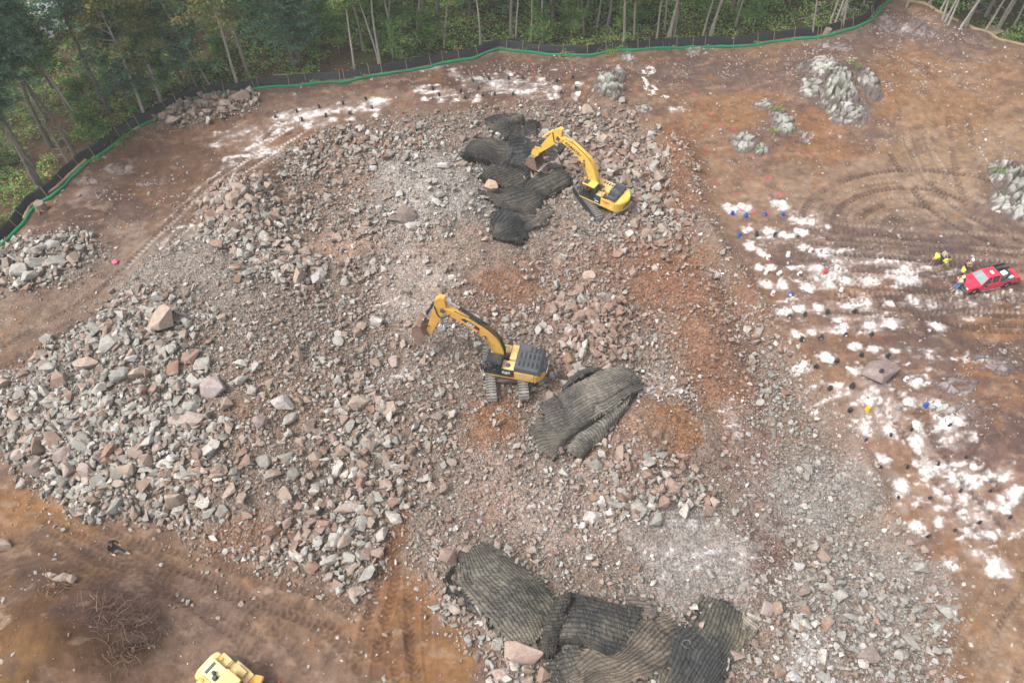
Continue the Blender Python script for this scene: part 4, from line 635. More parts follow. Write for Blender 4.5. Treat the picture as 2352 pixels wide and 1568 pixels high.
def fill(n, xr, yr, kinds, d, dmin, dmax, sc=(.85, 1.15)):
    k = 0
    for _ in range(n*60):
        if k >= n: break
        x, y = rt.uniform(*xr), rt.uniform(*yr)
        if not far_ok(x, y, d, dmin) or bil(s_clear, x, y) < -dmax: continue
        px, py = proj(x, y, 9.0); qx, qy = proj(x, y, 0)
        if px < -250 or px > 2600 or (py < -900): continue
        put(kinds[rt.integers(0, len(kinds))], x, y, rt.uniform(*sc)); fr_xy.append((x, y)); k += 1
fill(40, (-95, -18), (40, 125), ['oak0','oak1','oak2','yell0','yell1','pine0','pine1','pine2','ypine0','ypine1','slim1','oak0','oak1','rust0','pine2'], 3.6, 2.0, 45)
fill(14, (-22, 8), (92, 112), ['pine0','pine1','ypine1','oak0','oak1','ypine0'], 3.5, 2.0, 28)
fill(34, (-5, 90), (92, 128), ['oak0','oak1','oak2','slim0','slim1','slim2','pine1','ypine0','yell0'], 3.0, 2.5, 32)
fill(46, (-20, 85), (86, 114), ['sap0','sap1','sap2','sap1'], 1.8, 1.6, 14, (.8, 1.2))
fill(22, (-75, -15), (40, 106), ['sap0','sap1','sap2'], 1.8, 1.2, 20, (.6, 1.0))
ONES = ['', 'first', 'second', 'third', 'fourth', 'fifth', 'sixth', 'seventh', 'eighth', 'ninth', 'tenth', 'eleventh', 'twelfth', 'thirteenth', 'fourteenth', 'fifteenth', 'sixteenth', 'seventeenth', 'eighteenth', 'nineteenth']
def ordn(i):
    n = i+1
    if n < 20: return ONES[n]
    t = n//10-2; return (['twenty-', 'thirty-', 'forty-', 'fifty-'][t]+ONES[n % 10]) if n % 10 else ['twentieth', 'thirtieth', 'fortieth', 'fiftieth'][t]
for kind in TN:
    for zone, zl in ((0, 'behind the left fence half'), (1, 'behind the right fence half')):
        ts = sorted([t for t in TREES if t[4] == kind and (t[0] > 1176) == bool(zone)], key=lambda t: t[0])
        for i, t in enumerate(ts): tag(t[2], '%s %s, %s from left' % (t[3], zl, ordn(i)), None, TN[kind][1]+'s in the forest')
# ---------------------------------------------------------------- undergrowth, leaf litter, fallen trunks
A = Acc(); n = 330000; x = rt.uniform(-80, 85, n); y = rt.uniform(38, 118, n); s = bil(s_clear, x, y); f = fbm(x, y, 6, 4, 91); f2 = fbm(x, y, 1.6, 3, 92)
k = (s < -1.0) & (s > -32) & (f+0.1+0.10*(x > -8)+(f2-.5)*.5 > .52); x, y, f2 = x[k], y[k], f2[k]; hz = np.clip((f2-.35)*3.2, .05, 1.6)*rt.random(len(x))**.6
pick = rt.random(len(x)); cc = clumpcol(LB+LB+LY, len(x), rt)*(0.9+0.5*f2[:, None]); leaves(A, np.c_[x, y, HT(x, y)+hz*1.1], .16, cc, rt, .4)
o = link('undergrowth', A.mesh('undergrowth'), None, [M['leaf']]); tag(o, 'bright green low bushes covering the forest floor', 'undergrowth', None, 'stuff')
A = Acc(); n = 36000; x = rt.uniform(-80, 85, n); y = rt.uniform(38, 118, n); s = bil(s_clear, x, y); k = (s < -.6) & (s > -30); x, y = x[k], y[k]
leaves(A, np.c_[x, y, HT(x, y)+.03], .13, clumpcol([(150,118,92),(128,100,80),(168,140,112),(110,88,72)], len(x), rt), rt, .1)
o = link('leaf_litter', A.mesh('leaf_litter'), None, [M['leaf']]); tag(o, 'brown fallen leaves on the forest floor', 'leaf litter', None, 'stuff')
def logobj(D_, r, lab, name='fallen_trunk', col=(176,168,156), tw=6):
    q = resample(PL(D_), .6); q = q+np.cumsum(rt.normal(size=q.shape)*.02, 0); T = Acc(); V, F_ = tube_np(np.c_[q, HT(q[:, 0], q[:, 1])+r*1.1], np.linspace(r, r*.4, len(q)), 7); T.add(V, F_, np.array(C(*col)))
    for _ in range(tw):
        i = rt.integers(1, len(q)); limb(T, np.r_[q[i], HT(*q[i])+r], (rt.normal(), rt.normal(), .6), rt.uniform(.4, 1.2), .03, rt, 4, 3, 0, .2, np.array(C(*col)), .008)
    tag(link(name, T.mesh(name, True), None, [M['bark']]), lab, 'fallen trunk')
for D_, r, lab in [([(627,174),(690,172),(780,175)], .13, 'longest pale fallen trunk behind the fence'),([(560,193),(593,168)], .1, 'short fallen trunk leaning up behind the fence bend'),([(575,184),(640,180)], .08, 'thin fallen trunk beside the leaning one'),([(385,219),(412,222),(427,228)], .09, 'fallen pole in leaf litter near a pale tree'),
 ([(940,137),(985,134),(1010,133)], .13, 'pale log lying behind the middle of the fence'),([(1110,98),(1130,97),(1160,100)], .1, 'log behind the fence peak'),([(1247,104),(1270,109),(1290,111)], .09, 'thin log behind the sagging fence'),([(1830,57),(1870,48),(1900,40)], .1, 'fallen branch near the dead tree'),([(1925,46),(1950,34),(1975,32)], .1, 'curved fallen trunk near the upper right fence'),
 ([(250,302),(256,312),(246,330)], .07, 'broken branch beside the left fence'),([(2285,88),(2310,92)], .07, 'pale branch near the pallet'),([(1490,110),(1550,104)], .07, 'branch lying behind the fence near pale rocks')]: logobj(D_, r, lab)
# wooden pallet in the grass at the top right
p = G(2281, 73); pr = empty('pallet', (p[0], p[1], float(HT(p[0], p[1]))), .5, 'grey wooden pallet lying in the grass at the top right', 'pallet')
bm = bmesh.new()
for i in range(7): bmesh.ops.create_cube(bm, size=1, matrix=Matrix.Translation((-.9+i*.3, 0, .17))@Matrix.Diagonal((.19, 1.6, .03, 1)))
from_bm('deck', bm, M['stake'], pr); bm = bmesh.new()
for i in (-1, 0, 1): bmesh.ops.create_cube(bm, size=1, matrix=Matrix.Translation((0, i*.7, .08))@Matrix.Diagonal((2.0, .1, .13, 1)))
from_bm('runners', bm, M['stake'], pr)
# stumps
for dx, dy, s, lab in [(1898,80,.45,'cut grey tree stump standing against the fence at the right'),(1679,98,.25,'small pale stump below the fence'),(95,480,.5,'rusty torn stump and roots inside the left fence')]:
    p = G(dx, dy); T = Acc(); z = float(HT(p[0], p[1])); V, F_ = tube_np(np.array([(p[0], p[1], z-.2), (p[0], p[1], z+.1), (p[0]+.03, p[1], z+.5), (p[0]+.05, p[1], z+.8), (p[0]+.05, p[1], z+.805)]), np.array([s*1.5, s*1.1, s, s*.95, .02]), 10); T.add(V, F_, np.array(C(160, 146, 130)))
    for _ in range(6): a = rt.uniform(0, 6.28); limb(T, (p[0], p[1], z+.15), (math.cos(a), math.sin(a), -.1), s*2.6, s*.25, rt, 5, 4, .3, .2, np.array(C(168, 120, 88)))
    tag(link('stump', T.mesh('stump'), None, [M['bark']]), lab, 'stump')
# white building glimpsed through the trees
p = G(185, 118); z = float(HT(p[0], p[1])); b = empty('white_building', (p[0]-2, p[1]+8, z-1), .35, 'white flat-roofed building glimpsed through the trees at the top left', 'building')
M['whitewall'] = paint('white cladding', (240, 240, 244), .5, dirt=.1, k=.75); M['greyyard'] = paint('grey gravel yard', (176, 178, 182), .9, dirt=.3, k=.6)
def bxm(bm, x0, x1, y0, y1, z0, z1): return bmesh.ops.create_cube(bm, size=1, matrix=Matrix.Translation(((x0+x1)/2, (y0+y1)/2, (z0+z1)/2))@Matrix.Diagonal((abs(x1-x0), abs(y1-y0), abs(z1-z0), 1)))['verts']
bm = bmesh.new(); bxm(bm, -6, 6, -2.5, 2.5, 0, 3.4); from_bm('wall', bm, M['whitewall'], b)
bm = bmesh.new(); bxm(bm, -6.3, 6.3, -2.8, 2.8, 3.403, 3.65); from_bm('roof', bm, M['whitewall'], b)
M['dglass'] = paint('dark window glass', (70, 78, 84), .15, dirt=.1, spec=.6)
for i in range(4): bm = bmesh.new(); bxm(bm, -4.6+i*2.6, -3.4+i*2.6, -2.55, -2.45, 1.3, 2.5); from_bm('window', bm, M['dglass'], b)
# ---------------------------------------------------------------- blasting mats woven from tyre strips
def cat(P, t):
    n = len(P)
    if n == 2: return P[0]*(1-t)[:, None, None]+P[1]*t[:, None, None] if P[0].ndim == 2 else P[0]*(1-t)[:, None]+P[1]*t[:, None]
    Q = [2*P[0]-P[1]]+list(P)+[2*P[-1]-P[-2]]; Q = np.array(Q); s = np.clip(t*(n-1), 0, n-1-1e-6); i = s.astype(int); f = (s-i).reshape((-1,)+(1,)*(Q.ndim-1))
    a, b, c, d = Q[i], Q[i+1], Q[i+2], Q[i+3]
    return 0.5*(2*b+(c-a)*f+(2*a-5*b+4*c-d)*f*f+(3*b-a-3*c+d)*f**3)
def mat_mesh(grid, fx, lab, lift=0.35, tone=(86,82,78), lite=(150,142,130), k=1.0, row=0.26, res=1.0, wave=1.0, seed=0, name='blasting_mat'):
    """grid: rows of (X, Y[, extra height]); strips stand across the direction in which a row runs"""
    rs = np.random.default_rng(100+seed); row = .36 if seed <= 11 else row; grid = [list(r) for r in zip(*grid)] if seed in (16, 22, 21, 14) and len({len(r) for r in grid}) == 1 else grid; cm_ = np.mean([(c[0], c[1]) for r in grid for c in r], 0); grid = [[(cm_[0]+(c[0]-cm_[0])*1.07, cm_[1]+(c[1]-cm_[1])*1.07)+tuple(c[2:]) for c in r] for r in grid]; Gd = np.array([[(*(G(*fx(c[0], c[1]), lift+(c[2] if len(c) > 2 else 0))[:2]), (c[2] if len(c) > 2 else 0)) for c in r] for r in grid])
    Lu = np.hypot(*(Gd[len(Gd)//2, 1:, :2]-Gd[len(Gd)//2, :-1, :2]).T).sum(); Lv = np.hypot(*(Gd[1:, Gd.shape[1]//2, :2]-Gd[:-1, Gd.shape[1]//2, :2]).T).sum()
    nu, nv_ = max(8, int(Lu/(0.03*res))), max(6, int(Lv/(0.042*res))); u = np.linspace(0, 1, nu); v = np.linspace(0, 1, nv_)
    A = cat(Gd, v); B = cat(np.swapaxes(A, 0, 1), u)        # (nu, nv, 3)
    U, V_ = np.meshgrid(u*Lu, v*Lv, indexing='ij'); x, y, ex = B[..., 0], B[..., 1], B[..., 2]
    nz = (fbm(U, V_, 1.6, 3, seed+.5)-.5); cx_, cy_ = x.mean(), y.mean(); rg = (rs.random((400,))[(U/.12).astype(int) % 400]-.4)*.35*(np.minimum(V_, Lv-V_) < .05)+(rs.random((400,))[(V_/.17).astype(int) % 400]-.4)*.4*(np.minimum(U, Lu-U) < .05); dn = np.hypot(x-cx_, y-cy_)+1e-6; x = x+nz*.3+(x-cx_)/dn*rg; y = y+(fbm(V_, U, 1.6, 3, seed+.9)-.5)*.3+(y-cy_)/dn*rg
    base = bil(hc, x, y)+lift+ex+(fbm(x, y, 2.4, 2, seed+3)-.5)*.6*wave+.13*wave*np.sin(U*1.1+seed+V_*.5)-.55*wave*np.clip(.10-np.abs(fbm(U*.8, V_*.8, 2.6, 2, seed+21)-.5), 0, 1)/.10*.5+.08*wave*np.sin(V_*2.3+seed*2+U*.4)
    de = np.minimum(np.minimum(U, Lu-U), np.minimum(V_, Lv-V_)); ed = np.clip(1-de/.2, 0, 1)
    base = base-ed**2*(0.16)
    q = V_/row+.15*np.sin(U*1.3+seed)+(fbm(U, V_, 1.2, 2, seed+7)-.5)*.5; r_ = np.floor(q); fr = q-r_
    ph = (U+.045*np.sin(fr*2*math.pi)+.03*rs.random(400)[(r_ % 400).astype(int)])/.085+(fbm(U, V_, .5, 2, seed+8)-.5)*1.2; si = np.floor(ph); fs = ph-si
    hsh = rs.random((512, 64)); hv = hsh[(si % 512).astype(int), (r_ % 64).astype(int)]
    z = base+.11*np.sqrt(np.abs(np.sin(math.pi*fr)))+.055*(1-np.abs(2*fs-1))+.07*(hv-.5)
    c0, c1 = np.array(C(*tone)), np.array(C(*lite)); dust = np.clip((fbm(x, y, 2.2, 4, seed+12)-.38)*2.6, 0, 1)*.85+.12*hv
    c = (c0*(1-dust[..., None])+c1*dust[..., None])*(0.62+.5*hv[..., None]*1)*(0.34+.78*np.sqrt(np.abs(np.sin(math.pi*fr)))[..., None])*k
    I = np.arange(nu*nv_).reshape(nu, nv_); F1 = np.stack([I[:-1, :-1].ravel(), I[1:, :-1].ravel(), I[1:, 1:].ravel(), I[:-1, 1:].ravel()], 1)
    V3 = np.stack([x, y, z], -1).reshape(-1, 3); cc = c.reshape(-1, 3)
    # skirt and underside so the mat has thickness
    rim = np.r_[I[:, 0], I[-1, 1:], I[-2::-1, -1], I[0, -2:0:-1]]; n0 = len(V3); low = V3[rim].copy(); cen = V3.mean(0); low[:, 2] -= .42; low[:, :2] += (cen[:2]-low[:, :2])*.03
    V3 = np.vstack([V3, low]); cc = np.vstack([cc, cc[rim]*.8]); m = len(rim); j = np.arange(m)
    F2 = np.stack([rim, n0+j, n0+(j+1) % m, rim[(j+1) % m]], 1)
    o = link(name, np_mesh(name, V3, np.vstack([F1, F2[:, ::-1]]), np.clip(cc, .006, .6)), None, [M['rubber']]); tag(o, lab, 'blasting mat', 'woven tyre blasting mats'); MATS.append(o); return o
MATS = []
zA = lambda x, y: ((1800+x/2.8)/1.7415, (420+y/2.8)/1.7415); zB = lambda x, y: ((2080+x/3.563)/1.7415, (1430+y/3.563)/1.7415); zC = lambda x, y: ((1740+x/1.782)/1.7415, (2150+y/1.782)/1.7415)
T0 = (66,64,63); L0 = (122,114,104)
mat_mesh([[(412,160),(580,110),(760,78)],[(440,240,.3),(620,200,.5),(800,150,.2)],[(480,290),(640,350,.3),(720,260,.2)]], zA, 'black mat at the top left of the upper cluster', .35, T0, L0, seed=1)
mat_mesh([[(760,190),(880,165),(990,178)],[(710,260,.2),(830,250,.4),(970,230,.2)],[(670,390),(820,370,.2),(960,335)]], zA, 'black mat folded at the top right of the upper cluster', .45, T0, (120,110,98), seed=2)
mat_mesh([[(1060,380),(1180,420),(1305,485)],[(1040,450,.3),(1130,480,.3),(1230,530)],[(1030,520),(1100,550,.2),(1160,560)]], zA, 'black mat corner reaching out right of the upper excavator stick', .3, T0, L0, seed=3)
mat_mesh([[(1060,500),(1150,540),(1215,640)],[(1040,600,.2),(1120,640,.3),(1250,690)],[(1030,700),(1150,720),(1300,705)]], zA, 'dark mat under the teeth of the upper excavator bucket', .3, T0, L0, seed=4)
mat_mesh([[(150,555),(215,450,.1),(400,378,.2),(690,430,.3)],[(165,580,.1),(330,520,.6),(500,500,.7),(690,530,.5)],[(180,605),(420,650,.2),(560,670,.3),(640,640,.4)]], zA, 'widest black mat lying at the left of the upper cluster', .4, T0, L0, seed=5)
mat_mesh([[(360,820),(440,690),(520,640)],[(400,830,.2),(560,740,.6),(680,690,.5)],[(520,890),(700,800,.5),(840,700,.4)],[(640,960),(800,880,.3),(930,740,.2)]], zA, 'black mat with a ragged left corner in the middle of the upper cluster', .45, T0, L0, seed=6)
mat_mesh([[(650,440),(820,350,.3),(1060,345,.2)],[(650,560,.2),(800,480,.4),(1050,450,.3)],[(660,670,.1),(830,640,.3),(1010,600,.2)],[(700,690),(880,690,.3),(1040,660,.2)]], zA, 'bulging bluish-black mat directly under the upper excavator bucket', .5, (58,61,66), (112,110,108), seed=7)
mat_mesh([[(340,965),(480,980),(640,900,.2),(730,895)],[(440,1040),(600,1040,.3),(760,1000,.5),(960,960,.3)],[(530,1130),(700,1130,.3),(860,1120,.4),(1020,1040,.2)],[(600,1140),(760,1190),(900,1228),(1010,1120)]], zA, 'dark grey mat with a tan boulder on its left corner', .4, (70,69,68), (124,114,104), seed=8)
mat_mesh([[(830,870),(900,760),(1060,740),(1240,728)],[(900,930,.4),(1010,850,.6),(1160,800,.5),(1300,790,.2)],[(1000,990,.1),(1100,960,.4),(1220,900,.3),(1338,850)],[(1060,1010),(1140,995),(1250,930),(1330,880)]], zA, 'broad black mat at the right of the upper cluster', .5, T0, (110,104,94), seed=9)
mat_mesh([[(640,1190),(800,1200),(960,1190),(1120,1120)],[(720,1270),(860,1290,.3),(1000,1270,.3),(1145,1190)],[(790,1340),(880,1400),(1000,1350),(1110,1260)]], zA, 'dusty grey mat under the rounded lowest mat of the upper cluster', .3, (96,91,86), (150,140,128), seed=10)
mat_mesh([[(465,1330),(500,1260),(570,1205),(700,1200)],[(480,1400,.2),(580,1330,.7),(700,1290,.7),(800,1290,.2)],[(530,1480,.1),(650,1430,.6),(760,1380,.5),(850,1380)],[(610,1505),(700,1515,.1),(780,1525),(850,1460)]], zA, 'rounded lowest mat of the upper cluster', .45, (60,62,66), (120,114,106), seed=11)
T1 = (106,102,97); L1 = (172,162,148)
mat_mesh([[(600,460),(720,330),(900,200),(1150,92)],[(660,440),(790,350,.2),(960,240,.3),(1245,140)]], zB, 'narrow edge of a mat sticking out behind the middle grey mat', .35, (88,85,82), (140,134,126), seed=12)
mat_mesh([[(125,1020),(260,920),(390,840),(560,900)],[(200,1130),(370,1060,.3),(560,1030,.4),(800,960,.2),],[(320,1310),(480,1240,.3),(680,1130,.3),(1050,880,.2)],[(500,1440),(620,1300),(800,1120),(1210,790)]], zB, 'flat mat spreading out at the lower left of the middle pair', .35, (98,94,88), (152,144,130), seed=13)
mat_mesh([[(690,1290),(860,1110),(1150,860),(1440,600),(1560,470)],[(770,1370,.2),(960,1180,.5),(1230,930,.5),(1480,690,.4),(1600,500,.2)],[(870,1445),(1010,1290),(1250,1050),(1440,810),(1605,560)]], zB, 'long rolled mat along the lower right of the middle group', .4, (100,96,91), (156,148,136), seed=14)
mat_mesh([[(330,650),(620,470,.3),(900,360,.4),(1160,200,.4),(1400,90,.2)],[(370,760,.3),(680,600,1.0),(980,480,1.1),(1300,330,1.1),(1540,190,.5)],[(430,900,.3),(750,750,1.0),(1050,620,1.1),(1400,470,1.0),(1640,340,.5)],[(590,1065),(900,930,.5),(1200,770,.6),(1450,560,.6),(1685,450,.2)]], zB, 'large pale grey mat draped over the others beside the dirt mound', .5, T1, L1, row=.27, seed=15)
T2 = (104,100,94); L2 = (170,160,142)
mat_mesh([[(80,290),(150,190),(240,80)],[(130,400),(250,300),(360,200)],[(390,590),(480,500),(560,420)]], zC, 'dark mat showing below the left edge of the longest bottom mat', .2, (78,75,72), (112,106,98), seed=16)
mat_mesh([[(1300,425),(1400,420),(1490,430)],[(1340,490),(1460,510),(1560,515)],[(1400,570),(1480,575),(1580,560)]], zC, 'pinkish grey mat corner behind the two darker bottom mats', .2, (112,102,98), (156,144,136), seed=17)
mat_mesh([[(830,720),(980,740),(1130,780)],[(820,880),(930,880,.2),(1060,850,.2)],[(830,1000),(960,1010),(1080,960)],[(850,1060),(980,1080),(1100,1060)]], zC, 'dusty mat underneath the crossing of the bottom mats', .2, (98,94,88), (150,142,130), seed=18)
mat_mesh([[(1400,960),(1560,900),(1750,850)],[(1500,1060),(1680,1020),(1900,960)],[(1560,1160),(1760,1160),(2000,1120)]], zC, 'mottled grey mat at the bottom edge of the photo', .2, (104,100,94), (160,152,138), seed=19)
mat_mesh([[(2180,560),(2230,610),(2285,650)],[(2110,780),(2160,800),(2210,800)],[(1960,1040),(2020,1050),(2070,1030)]], zC, 'pale mat edge showing under the darkest right bottom mat', .15, (150,140,126), (190,180,162), seed=20)
mat_mesh([[(1900,440),(2030,470,.1),(2140,530,.1),(2238,640)],[(1800,560,.1),(1960,640,.5),(2080,720,.5),(2180,790,.1)],[(1725,690,.1),(1860,800,.5),(1990,880,.5),(2080,930,.1)],[(1640,860),(1790,950,.3),(1900,1010,.3),(1990,1060)],[(1600,1000),(1700,1060),(1800,1120),(1900,1160)]], zC, 'darkest mat at the right end of the bottom row', .4, (74,76,78), (150,140,118), seed=21)
mat_mesh([[(190,150),(260,80,.2),(340,55,.2),(430,60)],[(190,320,.1),(340,260,.8),(480,210,.9),(640,230,.1)],[(320,480,.1),(480,400,.9),(620,360,.9),(760,360,.1)],[(480,680,.1),(600,580,.7),(720,520,.7),(860,460)],[(620,790),(690,720,.2),(780,640,.3),(870,540,.1)]][::1], zC, 'longest pale grey mat at the left end of the bottom row', .5, T2, L2, row=.27, seed=22)
mat_mesh([[(970,905),(1040,850),(1120,785),(1250,850,.1),(1400,640,.2),(1480,570),(1600,540)],[(1040,1000,.1),(1150,960,.4),(1280,930,.6),(1400,860,.6),(1520,760,.5),(1610,680,.3),(1700,640)],[(1120,1090),(1260,1070,.1),(1420,1010,.2),(1560,940,.2),(1680,880,.1),(1770,830),(1810,780)]], zC, 'brownish mat running diagonally under the dark mat of the bottom row', .45, (102,94,86), (164,148,130), seed=23)
mat_mesh([[(960,415),(1140,430),(1290,450),(1455,510)],[(930,550,.2),(1100,570,.6),(1270,610,.6),(1420,640,.2)],[(880,700,.1),(1060,720,.5),(1230,770,.5),(1370,790,.1)],[(900,720),(1060,760,.1),(1210,840),(1330,885)]], zC, 'dark grey mat in the centre of the bottom row', .6, (78,77,76), (136,128,112), seed=24)
mat_mesh([[(880,440),(920,415,.1),(970,408)],[(810,560,.3),(870,560,.6),(930,560,.3)],[(760,700,.3),(820,700,.6),(885,690,.2)],[(745,810),(790,820,.2),(835,830)]], zC, 'mat folded upright between the longest and the central bottom mats', .7, (88,84,78), (140,130,112), row=.24, seed=25)
# loose cable loops and torn strips on the mats
A = Acc()
for dx, dy in [zA(800,670), zA(620,1250), zB(900,690), zB(1240,790), zC(180,230), zC(940,800), zC(1400,690), zC(1790,760), zC(860,440)]:
    p = G(dx, dy, .9); th = np.linspace(0, 5.4, 16); r = .28; V, F_ = tube_np(np.c_[p[0]+r*np.cos(th), p[1]+r*np.sin(th), p[2]+.95+.12*np.sin(th*2)+th*.03], np.full(16, .022), 5); A.add(V, F_, np.array(C(150, 146, 140)))
o = link('steel_cable', A.mesh('steel_cable', True), MATS[0], [M['rubber']]); o['label'] = 'loose steel lacing cable loops'
# the lone boulder lying on a mat
p = G(*zA(460, 935), .8); q = (p[0], p[1], p[2]+.55); BN[0] += 1; boulder(0, 0, 1.9, (204,168,130), 'tan boulder resting on the left corner of a blasting mat', None, (1, .75, .65), -30, 22, 0, rs_, q)
# ---------------------------------------------------------------- modelling helpers
def box(bm, x0, x1, y0, y1, z0, z1, m=None):
    T = Matrix.Translation(((x0+x1)/2, (y0+y1)/2, (z0+z1)/2))@Matrix.Diagonal((abs(x1-x0), abs(y1-y0), abs(z1-z0), 1))
    return bmesh.ops.create_cube(bm, size=1, matrix=(m@T) if m else T)['verts']
def prism(bm, pts, y0, y1, axis='y'):
    """extrude a polygon given in x-z (axis y) or x-y (axis z) or y-z (axis x)"""
    f = {'y': lambda a, b, t: (a, t, b), 'z': lambda a, b, t: (a, b, t), 'x': lambda a, b, t: (t, a, b)}[axis]
    A = [bm.verts.new(f(a, b, y0)) for a, b in pts]; B = [bm.verts.new(f(a, b, y1)) for a, b in pts]; n = len(pts)
    bm.faces.new(A); bm.faces.new(B[::-1])
    for i in range(n): bm.faces.new((A[i], B[i], B[(i+1) % n], A[(i+1) % n]))
    return A+B
def cyl(bm, p0, p1, r, k=12, r2=None):
    p0, p1 = Vector(p0), Vector(p1); d = p1-p0; q = d.to_track_quat('Z', 'Y').to_matrix().to_4x4()
    return bmesh.ops.create_cone(bm, cap_ends=True, segments=k, radius1=r, radius2=r if r2 is None else r2, depth=d.length, matrix=Matrix.Translation((p0+p1)/2)@q)['verts']
def rod(bm, pts, r, k=6):
    V, F_ = tube_np(np.array(pts, float), np.full(len(pts), r), k); vs = [bm.verts.new(v) for v in V]
    for f in F_: bm.faces.new([vs[i] for i in f])
def bev(bm, w=0.02, seg=2, ang=0.5):
    bmesh.ops.remove_doubles(bm, verts=bm.verts, dist=1e-4); e = [e for e in bm.edges if len(e.link_faces) == 2 and e.calc_face_angle(0) > ang]
    bmesh.ops.bevel(bm, geom=e, offset=w, segments=seg, affect='EDGES', clamp_overlap=True); return bm
def lettering(txt, size, mat, parent, loc, rot, name='lettering', extrude=0.008, shear=0, bold=0.0, sx=1.0):
    cu = bpy.data.curves.new('t', 'FONT'); cu.body = txt; cu.size = size; cu.extrude = extrude; cu.align_x = 'CENTER'; cu.align_y = 'CENTER'; cu.shear = shear; cu.offset = bold
    ob = bpy.data.objects.new('t', cu); COL.objects.link(ob); dg = bpy.context.evaluated_depsgraph_get(); me = bpy.data.meshes.new_from_object(ob.evaluated_get(dg)); bpy.data.objects.remove(ob); me.name = name
    me.materials.clear(); o = link(name, me, parent, [mat]); o.location = loc; o.rotation_euler = rot; o.scale = (sx, 1, 1); return o
M['yel'] = paint('worn yellow paint', (238, 184, 86), .5, dirt=.5, dirtc=(176, 136, 92), k=.62, spec=.4); M['kyel'] = paint('bright yellow paint', (250, 204, 92), .45, dirt=.4, dirtc=(190, 152, 98), k=.66)
M['yel2'] = paint('dusty pale yellow', (244, 206, 138), .5, dirt=.3, dirtc=(200, 176, 140), k=.62); M['blk'] = paint('black painted steel', (52, 53, 56), .45, dirt=.35, dirtc=(130, 122, 114)); M['hood'] = paint('dark grey hood', (92, 95, 102), .5, dirt=.4, dirtc=(140, 134, 128))
M['steel'] = paint('worn track steel', (178, 172, 164), .45, .3, .6, (120, 104, 92), k=.5); M['dsteel'] = paint('muddy steel', (104, 92, 82), .8, 0, .6, (150, 124, 102)); M['chrome'] = paint('bright rod', (222, 224, 228), .15, .9, .05, k=.8)
M['bucket'] = paint('scoured bucket steel', (168, 138, 120), .5, .2, .6, (112, 84, 68), k=.6); M['tooth'] = paint('polished teeth', (214, 208, 200), .35, .3, .2, k=.7); M['hose'] = paint('black rubber hose', (46, 46, 48), .6, dirt=.2)
M['red'] = paint('red decal', (200, 60, 60), .5, dirt=.15, k=.7); M['white'] = paint('white paint', (236, 236, 238), .5, dirt=.12, k=.75); M['navy'] = paint('navy decal', (44, 48, 72), .5, dirt=.1); M['grille'] = paint('pale louvre', (214, 184, 140), .6, dirt=.4, k=.6)
M['denim'] = paint('blue denim', (92, 122, 156), .9, dirt=.3, dirtc=(130, 130, 130), spec=.1, k=.7); M['skin'] = paint('skin', (206, 150, 124), .6, dirt=.1, k=.65); M['orange'] = paint('safety orange', (240, 104, 66), .8, dirt=.1, k=.75); M['seat'] = paint('black seat', (54, 54, 58), .8, dirt=.2)
def glass(name, tint=(0.75, 0.82, 0.8)):
    m, t, p, L = nodes(name); p.inputs['Base Color'].default_value = (*tint, 1); p.inputs['Roughness'].default_value = 0.05; p.inputs['Transmission Weight'].default_value = 1.0; p.inputs['IOR'].default_value = 1.02
    p.inputs['Specular IOR Level'].default_value = 1.0; p.inputs['Coat Weight'].default_value = .5; p.inputs['Coat Roughness'].default_value = .05; return m
M['glass'] = glass('tinted glass'); 
